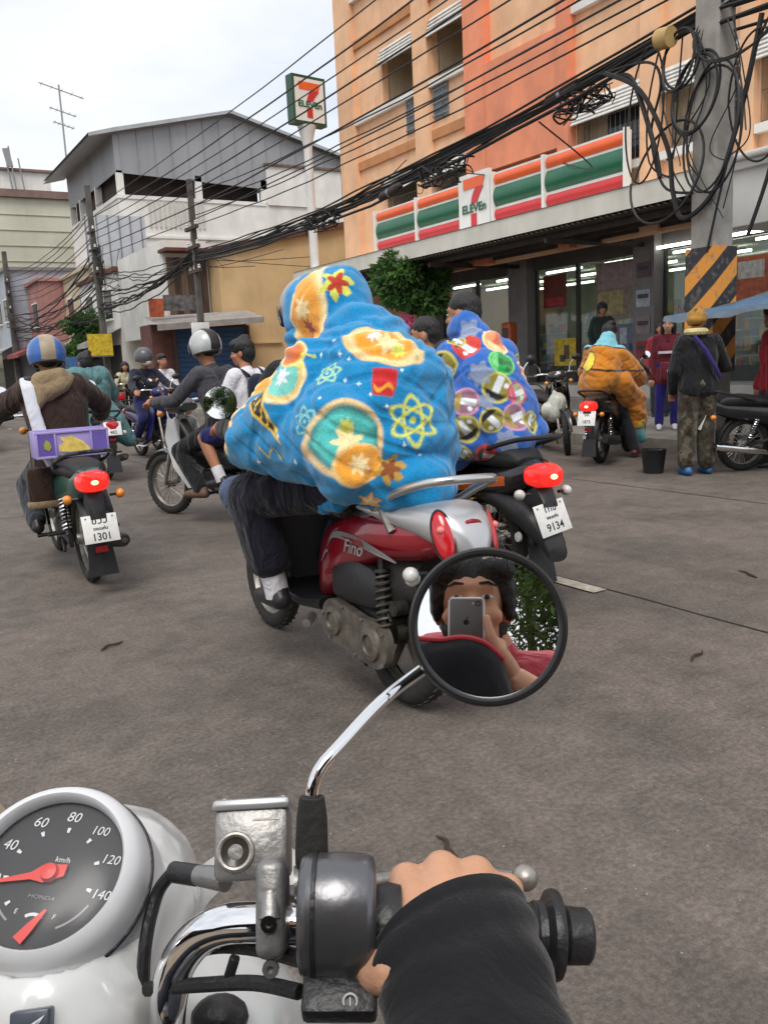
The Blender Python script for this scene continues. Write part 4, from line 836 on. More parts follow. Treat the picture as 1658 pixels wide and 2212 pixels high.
# ================================================================== MOTORBIKES
AX = Matrix(((0, 0, 1, 0), (1, 0, 0, 0), (0, 1, 0, 0), (0, 0, 0, 1)))   # lathe axis along X
def wheel(par, nm, y, r=.285, w=.08, spokes=36, rim_m=None, z=None, x=0, steer=0):
    z = r if z is None else z
    T = TR((x, y, z), (0, 0, steer)) @ AX
    b = MB(); b.lathe([(r - .075, -.022), (r - .055, -.028), (r - .06, 0), (r - .055, .028), (r - .075, .022), (r - .085, 0), (r - .075, -.022)], T, 32)
    b.lathe([(.0, -.06), (.035, -.06), (.04, -.03), (.028, 0), (.04, .03), (.035, .06), (0, .06)], T, 14)
    if spokes > 12:
        for i in range(spokes):
            a = 2 * PI * i / spokes; s = 1 if i % 2 else -1; a2 = a + s * .35
            b.tube([T @ Vector((.035 * math.cos(a), .035 * math.sin(a), s * .03)), T @ Vector(((r - .08) * math.cos(a2), (r - .08) * math.sin(a2), 0))], .0025, 4)
    else:
        for i in range(spokes):
            a = 2 * PI * i / spokes; c, s_ = math.cos(a), math.sin(a)
            b.tube([T @ Vector((.03 * c, .03 * s_, 0)), T @ Vector(((r - .08) * c, (r - .08) * s_, 0))], [.018, .011], 6)
    o = b.build(nm, rim_m or alu, par)
    prof = []; hw = w / 2
    for k in range(13):
        a = -PI * .78 + 2 * PI * .78 * k / 12; prof.append((r - .042 + .042 * math.cos(a), hw * math.sin(a)))
    MB().lathe(prof, T, 40).build('tyre', rubber, o)
    g = MB()
    for i in range(40):
        a = 2 * PI * i / 40
        for s in (-1, 1): g.box((0, 0, 0), (.004, .022, .012), M=T @ Matrix.Rotation(a, 4, 'Z') @ TR((r - .004, 0, s * hw * .42), (s * 30, 0, 0)))
    g.build('tread', mat('worn tread', (.05, .046, .042), .9, 0, .3, 20), o)
    return o
def coil(par, nm, a, b, rad, wr, turns, m, core=True):
    a, b = Vector(a), Vector(b); x, y, d = basis(b - a); L = (b - a).length; n = int(turns * 12)
    q = MB().tube([a + d * L * (.12 + .66 * k / n) + (x * math.cos(2 * PI * k / 12) + y * math.sin(2 * PI * k / 12)) * rad for k in range(n + 1)], wr, 5)
    o = q.build(nm, m, par)
    if core:
        MB().tube([a, a + d * L * .45], rad * .62, 8).tube([a + d * L * .4, b], rad * .5, 8).tube([a + d * L * .76, a + d * L * .80], rad * 1.2, 10).build('damper', engine_m, o)
    return o
def mirror_unit(par, base, top, face, rad=.055, shape='round'):
    base, top = Vector(base), Vector(top); mid = base * .75 + top * .25 + Vector((0, 0, (top - base).z * .3))
    st = MB().tube(bez([base, mid, top], 5), .007, 7).build('mirror_stem', chrome, par)
    T = frame(top, face) @ Matrix.Diagonal((1.25 if shape == 'oval' else 1, .82 if shape == 'oval' else 1, 1, 1))
    MB().lathe([(0, -.03), (rad * .6, -.025), (rad * .97, -.006), (rad, .003), (rad * .95, .006)], T, 20).build('mirror_shell', black_plastic, st)
    MB().lathe([(rad * .95, .0045), (rad * .6, .0068), (rad * .3, .0078), (0, .008)], T, 20).build('mirror_glass', mirror_m, st)
    return st
def plate(par, M, rows, w=.20, h=.165):
    p = MB().rbox((0, 0, 0), (w, h, .004), .0015, M=M).build('number_plate', plate_w, par)
    for (txt, y, sz, sx) in rows: text('lettering', txt, sz, ink, p, M @ Matrix.Translation((0, y, .0025)), .0004, 0, sx, bold=.0008)
    for s in (-1, 1): MB().lathe([(.006, 0), (.005, .003), (0, .004)], M @ Matrix.Translation((s * w * .38, h * .40, .002)), 8).build('plate_bolt', steel, p)
    return p
PBACK = lambda x, y, z, tilt=18: TR((x, y, z), (90 - tilt, 0, 0))        # plate facing backwards (-Y)
def signal(par, x, y, z, m=None, d=1):
    o = MB().ball((x, y, z), (.028, .032, .028), 12, 8).build('turn_signal', m or lens_amber, par); MB().cyl((x - math.copysign(.06, x), y + .01 * d, z), (x - math.copysign(.018, x), y, z), .009, 7).build('signal_stalk', black_plastic, o)
def bike(label, loc, heading, tilt=0, kind='underbone', paint=None, paint2=None, rail=True, tail_lit=False, rows=None, pl_z=.55, spring=None, mirrors=True, seat_z=.76, steer=0, sig=None, wb=1.22, group=None, muffler='long', rear=True, white_front=None, name=None, spokes=36, gloss_rail=None, front_plate=False, dark=False, pl_roll=0):
    paint = paint or black_gloss; paint2 = paint2 or black_plastic; sig = sig or lens_amber; spring = spring or chrome
    t = thing(name or ('scooter' if kind == 'scooter' else 'motorbike'), label, 'motorbike', loc, -heading, group, tilt)
    r = .285; sc = kind == 'scooter'
    wheel(t, 'rear_wheel', 0, r, .095 if sc else .085, 6 if sc else spokes, dusty if dark else None); wheel(t, 'front_wheel', wb, r, .08, 6 if sc else spokes, steer=steer)
    dz = seat_z - .76
    # seat
    MB().loft([(-.34, .70 + dz, .755 + dz, .085), (-.28, .68 + dz, .80 + dz, .115), (-.05, .68 + dz, .805 + dz, .125), (.15, .67 + dz, .775 + dz, .13), (.35, .66 + dz, .765 + dz, .12), (.5, .64 + dz, .74 + dz, .08), (.56, .63 + dz, .70 + dz, .04)], 18, 2.6).build('seat', seat_m, t)
    # body
    if sc:
        MB().loft([(-.41, .70, .76, .04), (-.36, .65, .79, .09), (-.24, .60, .775, .14), (0, .555, .76, .175), (.22, .47, .73, .17), (.40, .36, .68, .15), (.50, .31, .60, .12), (.54, .30, .42, .09)], 20, 3.0).build('body_cowl', paint, t)
        MB().loft([(.46, .27, .335, .14), (.6, .26, .31, .16), (.82, .27, .32, .16), (.92, .30, .40, .15)], 16, 4).build('floorboard', black_plastic, t)
        MB().loft([(.86, .29, .86, .17), (.93, .30, .93, .20), (.985, .34, .93, .19), (1.03, .42, .90, .13), (1.07, .55, .82, .06)], 20, 3.0).build('leg_shield', paint, t)
        MB().loft([(.84, .33, .84, .155), (.862, .32, .86, .165)], 18, 3.2).build('inner_shield', black_plastic, t)
        MB().loft([(.80, .95, 1.03, .10), (.86, .93, 1.06, .135), (.95, .92, 1.08, .14), (1.05, .93, 1.06, .11), (1.10, .95, 1.03, .06)], 18, 2.6).build('handlebar_cowl', paint, t)
        hy = .90
    else:
        MB().loft([(-.46, .69, .745, .05), (-.40, .63, .77, .085), (-.25, .57, .74, .105), (0, .52, .72, .12), (.22, .46, .70, .125), (.42, .42, .66, .10), (.55, .44, .60, .06)], 18, 3.0).build('body_cowl', paint, t)
        MB().loft([(.50, .50, .60, .05), (.68, .44, .58, .055), (.84, .50, .72, .06), (.95, .62, .88, .06)], 14, 3).build('frame_cover', paint2, t)
        for s in (-1, 1):
            MB().prism([(.62, .30), (.80, .28), (.98, .46), (1.06, .72), (1.0, .90), (.93, .86), (.86, .62), (.72, .48)], .02, Matrix(((0, 0, s, s * .12), (1, 0, 0, 0), (0, 1, 0, 0), (0, 0, 0, 1)))).build('leg_shield', white_front or paint, t)
        MB().loft([(.97, .60, .92, .12), (1.03, .64, .90, .10), (1.07, .70, .86, .05)], 16, 2.6).build('front_cowl', white_front or paint, t)
        MB().loft([(.86, .95, 1.02, .09), (.92, .93, 1.06, .12), (1.02, .92, 1.08, .13), (1.10, .94, 1.06, .09), (1.13, .96, 1.02, .05)], 18, 2.6).build('handlebar_cowl', paint, t)
        hy = .92
    h = MB().lathe([(.0, .035), (.04, .032), (.062, .018), (.068, 0), (.068, -.02)], frame((0, 1.09, .995), (0, 1, .05)), 20).build('headlight', lens_clear, t)
    MB().lathe([(.068, -.02), (.074, -.01), (.074, .005), (.066, .008)], frame((0, 1.09, .995), (0, 1, .05)), 20).build('headlight_rim', chrome, h)
    # handlebar, grips, levers
    for s in (-1, 1):
        hb = MB().tube(bez([(s * .06, hy + .04, 1.03), (s * .2, hy + .02, 1.045), (s * .33, hy - .06, 1.03)], 4), .012, 8).build('handlebar', chrome, t)
        MB().tube([(s * .23, hy - .0, 1.042), (s * .345, hy - .07, 1.028)], .018, 10).build('grip', black_plastic, hb)
        MB().tube(bez([(s * .19, hy + .05, 1.04), (s * .27, hy + .04, 1.035), (s * .35, hy - .0, 1.025)], 3), .005, 5).build('lever', alu, hb)
        if mirrors: mirror_unit(t, (s * .19, hy + .03, 1.05), (s * .30, hy + .02, 1.22), (0, -1, .12), .052, 'oval' if kind != 'scooter' else 'round')
        signal(t, s * .16, 1.07, .93, sig)
    # forks and front fender
    for s in (-1, 1):
        MB().tube([(s * .075, wb - .02, r), (s * .07, wb - .14, .62), (s * .05, wb - .24, .9)], [.021, .019, .017], 10).build('fork_leg', alu if not sc else engine_m, t)
    MB().lathe([(r + .02, -.055), (r + .035, -.03), (r + .04, 0), (r + .035, .03), (r + .02, .055)], TR((0, wb, r)) @ AX, 18, R(20), R(165)).build('front_fender', paint, t)
    # engine and running gear
    if sc:
        cov = mat('oil stained casting', (.17, .15, .125), .5, .5, .35, 22, .25, 70, grime=.5, gscale=14) if dark else alu
        eng = MB().loft([(.42, .22, .36, .09), (.25, .20, .40, .12), (.05, .22, .38, .11), (-.02, .24, .34, .10)], 14, 3).build('engine', engine_m, t)
        cv = [(.38, .25), (.36, .33), (.29, .37), (.18, .36), (.05, .345), (-.06, .35), (-.12, .30), (-.12, .22), (-.06, .175), (.05, .18), (.2, .19), (.33, .20)]
        cvp = [(q.x, q.y) for q in bez([(a, c, 0) for a, c in cv + cv[:1]], 3)][:-1]
        cvm = MB().prism(cvp, .035, Matrix(((0, 0, -1, -.135), (1, 0, 0, 0), (0, 1, 0, 0), (0, 0, 0, 1)))).build('transmission_cover', cov, t, 30)
        for (yy, zz, rr) in ((.27, .285, .062), (-.02, .262, .066)): MB().lathe([(rr, 0), (rr * .95, .012), (rr * .6, .018), (rr * .55, .008), (0, .010)], Matrix(((0, 0, -1, -.170), (1, 0, 0, yy), (0, 1, 0, zz), (0, 0, 0, 1))), 18).build('cover_boss', cov, cvm)
        for (yy, zz) in ((.36, .30), (.2, .355), (.05, .34), (-.1, .32), (-.1, .2), (.1, .19), (.3, .21)): MB().lathe([(.009, 0), (.009, .008), (0, .008)], Matrix(((0, 0, -1, -.168), (1, 0, 0, yy), (0, 1, 0, zz), (0, 0, 0, 1))), 6).build('bolt', steel, cvm)
        MB().loft([(.30, .37, .52, .05, -.11), (.18, .37, .56, .05, -.115), (.02, .38, .54, .045, -.115), (-.06, .40, .48, .03, -.11)], 12, 3.5).build('air_box', black_plastic, t)
        coil(t, 'shock_absorber', (-.145, -.08, .30), (-.12, -.01, .60), .026, .006, 8, spring); coil(t, 'shock_absorber', (.145, -.08, .30), (.12, -.01, .60), .026, .006, 8, spring)
        MB().tube(bez([(.13, .3, .22), (.16, .1, .24)], 3), .018, 8).build('exhaust_pipe', dusty, t)
        MB().loft([(.12, .20, .30, .045, .17), (-.1, .22, .34, .055, .175), (-.38, .26, .38, .055, .18), (-.43, .28, .36, .04, .18)], 14, 2.2).build('muffler', black_plastic, t)
        MB().tube([(-.10, .34, .20), (-.16, .26, .02) if tilt >= 4 else (-.13, .08, .15)], .010, 6).build('side_stand', engine_m, t)
    else:
        MB().loft([(.66, .27, .40, .07), (.5, .22, .42, .10), (.34, .22, .42, .10), (.26, .26, .38, .08)], 14, 3).build('engine', engine_m, t)
        for s in (-1, 1): MB().lathe([(.07, 0), (.068, .02), (.04, .03), (0, .03)], Matrix(((0, 0, s, s * .09), (1, 0, 0, .42), (0, 1, 0, .31), (0, 0, 0, 1))), 16).build('crankcase_cover', alu, t)
        MB().loft([(.72, .33, .44, .045), (.6, .31, .43, .05)], 10, 2).build('cylinder_head', dusty, t)
        for s in (-1, 1):
            MB().tube([(s * .085, 0, r), (s * .085, .3, .34)], [.016, .022], 8).build('swing_arm', engine_m, t)
            coil(t, 'shock_absorber', (s * .11, -.02, .32), (s * .10, .10, .62), .026, .006, 9, spring)
        MB().loft([(.36, .27, .39, .018, -.10), (.1, .26, .36, .018, -.10), (-.04, .24, .33, .016, -.10)], 10, 3).build('chain_case', black_plastic, t)
        if muffler == 'long':
            MB().tube(bez([(.06, .66, .26), (.09, .4, .18), (.12, .15, .20)], 4), .015, 7).build('exhaust_pipe', chrome, t)
            mf = MB().tube([(.13, .18, .21), (.135, .08, .23), (.15, -.34, .30), (.15, -.40, .31)], [.02, .042, .045, .034], 14).build('muffler', dusty, t)
            MB().lathe([(.03, 0), (.022, .002), (.02, -.03), (0, -.03)], frame((.15, -.405, .311), (0, -1, .15)), 12).build('muffler_tip', ink, mf)
        for s in (-1, 1): MB().tube([(s * .08, .42, .27), (s * .24, .42, .27)], .014, 7).build('foot_peg', black_plastic, t); MB().tube([(s * .09, .06, .33), (s * .22, .04, .33)], .012, 7).build('passenger_peg', black_plastic, t)
        MB().tube([(-.10, .32, .24), (-.20, .2, .03) if tilt >= 4 else (-.13, .06, .21)], .010, 6).build('side_stand', engine_m, t)
    # rear fender, tail light, plate, signals
    MB().lathe([(r + .025, -.06), (r + .045, -.035), (r + .05, 0), (r + .045, .035), (r + .025, .06)], TR((0, 0, r)) @ AX, 18, R(70), R(185)).build('rear_fender', black_plastic, t)
    if rear:
        tl = MB().loft([(-.52, .655, .725, .03), (-.505, .635, .745, .075), (-.45, .625, .755, .10), (-.40, .63, .75, .095)], 16, 2.6).build('tail_light', lens_red_lit if tail_lit else lens_red, t)
        if tail_lit: MB().ball((0, -.525, .69), (.022, .012, .014), 10, 6).build('lit_bulb', bulb_lit, tl)
        for s in (-1, 1): signal(t, s * .15, -.44, .60, lens_clear if sig is lens_clear else sig, -1)
        MB().loft([(-.50, pl_z - .10, pl_z + .10, .05), (-.44, .50, .66, .06), (-.36, .50, .62, .05)], 10, 3).build('plate_bracket', black_plastic, t)
        if rows is not None: plate(t, PBACK(0, -.515, pl_z) @ Matrix.Rotation(R(pl_roll), 4, 'Z'), rows)
        MB().prism([(-.07, 0), (.07, 0), (.085, -.2), (-.085, -.2)], .008, TR((0, -.405, .32), (78, 0, 0))).build('mud_flap', black_plastic, t)
        MB().box((0, -.47, pl_z - .13), (.07, .01, .035)).build('reflector', lens_red, t)
    if rail:
        MB().tube(bez([(-.125, .02, .745 + dz), (-.15, -.18, .80 + dz), (-.135, -.38, .85 + dz), (-.06, -.47, .865 + dz), (.06, -.47, .865 + dz), (.135, -.38, .85 + dz), (.15, -.18, .80 + dz), (.125, .02, .745 + dz)], 6), .013, 9).build('grab_rail', gloss_rail or black_plastic, t)
    return t

# ---- the red and silver scooter in front
red_paint = mat('metallic red paint', (.32, .008, .022), .25, .25, .06, 12, coat=.8); silver_paint = mat('silver paint', (.52, .53, .55), .32, .45, .06, 8, coat=.5)
grey_decal = mat('grey decal', (.22, .22, .22), .4)
MAIN = (1.66, 2.66, 0)
mainb = bike('red and silver scooter carrying the people wrapped in the turquoise blanket', MAIN, 0, 3.0, 'scooter', red_paint, rail=False, rear=False, spring=dusty, mirrors=False, wb=1.24, dark=True)
# silver tail panel and lamps
MB().loft([(-.45, .645, .69, .03), (-.42, .635, .745, .068), (-.37, .645, .795, .104), (-.30, .665, .818, .134), (-.20, .69, .812, .158), (-.06, .718, .797, .176), (.08, .748, .777, .174)], 22, 2.8).build('silver_tail_panel', silver_paint, mainb)
for s in (-1, 1):
    T = frame((s * .098, -.372, .712), (s * .72, -.64, .26)) @ Matrix.Rotation(s * -.32, 4, 'Z')
    l = MB().ball((0, 0, 0), (.036, .088, .022), 24, 16, M=T).build('tail_light', lens_red, mainb)
    MB().torus(.088, .005, M=T @ TR((0, 0, .002)) @ Matrix.Diagonal((.44, 1.02, 1, 1)), n=36, m=6).build('lamp_trim', black_plastic, l)
    MB().ball((0, 0, 0), (.014, .014, .014), 10, 8, M=T @ TR((0, .02, .020))).build('lamp_glint', mat('pinkish glint', (.85, .25, .22), .2), l)  # small pale pink ball paints a glint on the red lens
rail_pts = bez([(-.13, .10, .725), (-.165, -.06, .775), (-.175, -.19, .84), (-.145, -.32, .885), (-.07, -.39, .90), (.07, -.39, .90), (.145, -.32, .885), (.175, -.19, .84), (.165, -.06, .775), (.13, .10, .725)], 6)
MB().tube(rail_pts, .016, 10).build('grab_rail', mat('brushed alloy', (.62, .62, .62), .25, .9, .05, 10), mainb)
for s in (-1, 1): MB().tube([(s * .165, -.08, .785), (s * .15, -.14, .70)], [.014, .02], 8).build('rail_mount', alu, mainb)
for s in (-1, 1):
    sw = []
    for pts, wd in (((( .34, .57), (.28, .625), (.12, .635), (-.06, .615), (-.2, .60)), .020), (((.40, .50), (.36, .545), (.33, .555)), .010)):
        c = bez([(a, b_, 0) for a, b_ in pts], 5); n = len(c); up = [(q.x, q.y + wd * math.sin(PI * (i + .3) / (n + .3))) for i, q in enumerate(c)]; lo = [(q.x, q.y - wd * .6 * math.sin(PI * (i + .3) / (n + .3))) for i, q in enumerate(c)]
        vs = []; 
        for (a, z) in up + lo[::-1]:
            w = .152 + .022 * max(0, min(1, (.45 - a) / .3)) ; vs.append((s * (w + .001), a, z))
        MB().add(vs + [(x * .94, y, z) for x, y, z in vs], [tuple(range(len(vs)))]).build('swoosh_decal', grey_decal, mainb, 0)
text('lettering', 'Fino', .075, silver_paint, mainb, Matrix(((0, 0, -1, -.1795), (-1, 0, 0, .10), (0, 1, 0, .605), (0, 0, 0, 1))), .002, .3, 1.1)
MB().lathe([(0, .018), (.02, .016), (.028, .008), (.03, 0), (.024, -.02)], Matrix(((0, 0, -1, -.15), (1, 0, 0, -.26), (0, 1, 0, .555), (0, 0, 0, 1))), 16).build('side_reflector', lens_clear, mainb)
MB().loft([(.34, .34, .56, .10), (.15, .33, .58, .12), (-.05, .36, .60, .11), (-.2, .42, .60, .09)], 14, 3).build('engine_shroud', mat('dark engine shroud', (.03, .027, .025), .7, .1, .4, 14, .3, 60), mainb)  # dark filler loft between body and engine
for k, (y_, z_, r_) in enumerate(((.12, .44, .030), (.02, .47, .022), (-.14, .42, .028), (.22, .42, .02))): MB().tube([(-.10, y_, z_), (-.15, y_, z_)], r_, 12).build('engine_fitting', dusty if k % 2 else engine_m, mainb)
MB().tube(bez([(-.13, .30, .42), (-.15, .16, .50), (-.14, .0, .46), (-.13, -.1, .36)], 5), .008, 6).build('engine_hose', black_plastic, mainb)
signal(mainb, -.16, -.27, .57, lens_clear, -1); signal(mainb, .16, -.27, .57, lens_clear, -1)
MB().loft([(-.39, .40, .62, .05), (-.31, .42, .68, .06)], 10, 3).build('plate_bracket', black_plastic, mainb)
plate(mainb, PBACK(0, -.405, .47), [('ขพก', .045, .05, 1), ('ขอนแก่น', .0, .022, 1), ('627', -.045, .06, 1)])
mirror_unit(mainb, (-.2, .95, 1.04), (-.37, .93, 1.135), (-.42, -.86, .14), .075); mirror_unit(mainb, (.2, .95, 1.04), (.37, .93, 1.13), (0, -1, .1), .075)
MB().tube([(-.14, .52, .24), (-.20, .46, .23)], .02, 8).build('passenger_peg', alu, mainb)

# ---- black bike with number plate beside it
gold = mat('gold spring', (.55, .36, .10), .35, .7, .1, 20); orange_paint = mat('orange gloss paint', (.62, .13, .02), .22, 0, .08, 8, coat=.7)
PB = (2.93, 3.72, 0)
pb = bike('black and orange motorbike with a lit tail lamp under the blue spotted blanket', PB, 3, 1.5, 'underbone', black_gloss, rail=True, tail_lit=True, rows=[('1กข', .05, .052, 1), ('ขอนแก่น', .006, .022, 1), ('9134', -.045, .056, 1)], pl_z=.48, spring=gold, sig=lens_clear, seat_z=.78, pl_roll=10)
MB().loft([(-.56, .26, .34, .06), (-.48, .33, .46, .085), (-.34, .40, .56, .10), (-.18, .46, .60, .10), (0, .50, .62, .09)], 16, 2.6).build('rear_hugger', black_plastic, pb)
MB().loft([(-.25, .60, .70, .108), (0, .56, .68, .124), (.2, .52, .64, .128), (.3, .54, .60, .12)], 16, 3).build('orange_side_panel', orange_paint, pb)
for s in (-1, 1): MB().lathe([(0, .012), (.025, .01), (.028, 0)], Matrix(((0, 0, s, s * .07), (1, 0, 0, -.33), (0, 1, 0, .36), (0, 0, 0, 1))), 14).build('side_reflector', lens_clear, pb)
# ---- green bike with the crate
green_paint = mat('dark green paint', (.012, .095, .070), .3, .1, .1, 8, coat=.5)
gb = bike('dark green motorbike with a lit tail lamp and a purple crate on its seat', (1.14, 5.56, 0), 2, -1.5, 'underbone', green_paint, rows=[('ขวว', .048, .062, 1), ('ขอนแก่น', .0, .024, 1), ('1301', -.05, .062, .9)], pl_z=.42, tail_lit=True, gloss_rail=black_gloss)
# ---- small bikes of the traffic
tb = bike('motorbike ridden by the person in the teal raincoat', (2.55, 10.9, 0), 0, 0, 'underbone', black_gloss, rows=[('กฉษ', .048, .05, 1), ('ขอนแก่น', .0, .022, 1), ('482', -.048, .055, 1)], pl_z=.66, sig=lens_clear)
BB = (2.80, 6.58, 0)
bb = bike('dark grey motorbike with a white front carrying two riders', BB, -21, 0, 'underbone', mat('dark grey paint', (.04, .045, .045), .3, .1, .1, 8, coat=.4), white_front=white_p, spring=gold, rows=[], steer=4)
fb = bike('blue motorbike coming head on with round white mirrors', (3.75, 13.6, 0), 176, 0, 'underbone', mat('deep blue paint', (.01, .012, .10), .3, .1, .1, 8, coat=.5), mirrors=True, rows=[])
# parked bikes by the kerb
pk1 = bike('parked black motorbike with a white plastic bag hung on its front', (8.21, 9.26, 0), 205, 4, 'underbone', black_gloss, rows=[], steer=-20)
pk2 = bike('parked white motorbike half hidden by the blue spotted blanket', (6.37, 8.1, 0), 200, 5, 'scooter', white_p, rows=[])
yb_ = bike('black scooter carrying the person in the orange blanket', (7.35, 7.25, 0), 62, 0, 'scooter', black_gloss, rows=[('งค', .04, .05, 1), ('1875', -.04, .05, 1)], tail_lit=True, pl_z=.56)
rb = bike('parked black motorbike with a chrome exhaust behind the person in camouflage trousers', (7.75, 5.65, 0), 112, 5, 'underbone', black_gloss, mat('bronze paint', (.22, .16, .09), .3, .4, .1, 8, coat=.4), rows=[], muffler='long')
for o in rb.children:
    if o.name.startswith('muffler') or o.name.startswith('exhaust'): o.data.materials[0] = chrome
pk3 = bike('dark motorbike ridden by the woman in the pale top', (5.9, 22.5, 0), 186, 0, 'underbone', black_gloss, rows=[])
pk4 = bike('parked dark motorbike against the pavement near the pink shrub', (7.9, 11.6, 0), 215, 5, 'underbone', black_plastic, rows=[], steer=20)
# plastic bag
bag_m = mat('white plastic bag film', (.66, .68, .60), .35, 0, .25, 9, .6, 25, trans=.15)
bagt = thing('plastic_bag', 'bulging white plastic bag of greens hung on the parked black motorbike', 'bag', (7.66, 8.36, .62))
blob('bag_body', [[((0, 0, -.08), .13), ((.03, -.02, .06), .12), ((0, 0, .18), .03)]], bag_m, bagt, .012, 2, balls=[((-.08, .03, -.05), (.1, .09, .11)), ((.09, -.03, -.08), (.1, .1, .1))])
MB().tube(bez([(0, 0, .16), (-.03, 0, .26), (0, 0, .34), (.03, 0, .26), (0, 0, .16)], 4), .006, 5).build('bag_handle', bag_m, bagt)
# crate on the green bike
crate_p = mat('purple crate plastic', S(168, 152, 214), .45, 0, .08, 8, coat=.1)
cr = thing('plastic_crate', 'pale purple plastic crate with yellow printed panel strapped on the green motorbike', 'crate', (1.12, 5.70, .80), -2); cr.scale = (.86, .86, .80)
for s in (-1, 1):
    MB().rbox((0, s * .14, .105), (.50, .012, .21), .004).build('long_side', crate_p, cr); MB().rbox((s * .25, 0, .105), (.012, .28, .21), .004).build('short_side', crate_p, cr)
MB().rbox((0, 0, .006), (.49, .28, .012), .003).build('crate_floor', crate_p, cr)
for z in (.012, .20): MB().rbox((0, -.15, z), (.51, .012, .018), .003).build('crate_rib', crate_p, cr)
for x in (-.245, -.12, .13, .245): MB().rbox((x, -.149, .105), (.014, .012, .2), .003).build('crate_rib', crate_p, cr)
purple_d = mat('violet print', S(110, 92, 176), .5); yel_pr = mat('yellow print', S(240, 208, 110), .5, 0, .25, 30)
MB().b2((-.235, -.150, .03), (-.125, -.1465, .18)).build('print_panel', purple_d, cr, 0); MB().b2((.14, -.150, .03), (.235, -.1465, .18)).build('print_panel', purple_d, cr, 0)
MB().prism([(-.10, .05), (.02, .04), (.10, .03), (.12, .06), (.07, .12), (.0, .165), (-.09, .16), (-.06, .12), (-.10, .10)], .003, Matrix(((1, 0, 0, 0), (0, 0, -1, -.147), (0, 1, 0, 0), (0, 0, 0, 1)))).build('fruit_print', yel_pr, cr, 0)
MB().prism([(-.20, .08), (-.17, .06), (-.15, .09), (-.16, .13), (-.18, .15), (-.2, .12)], .003, Matrix(((1, 0, 0, 0), (0, 0, -1, -.1505), (0, 1, 0, 0), (0, 0, 0, 1)))).build('fruit_print', mat('olive print', S(170, 165, 80), .5), cr, 0)
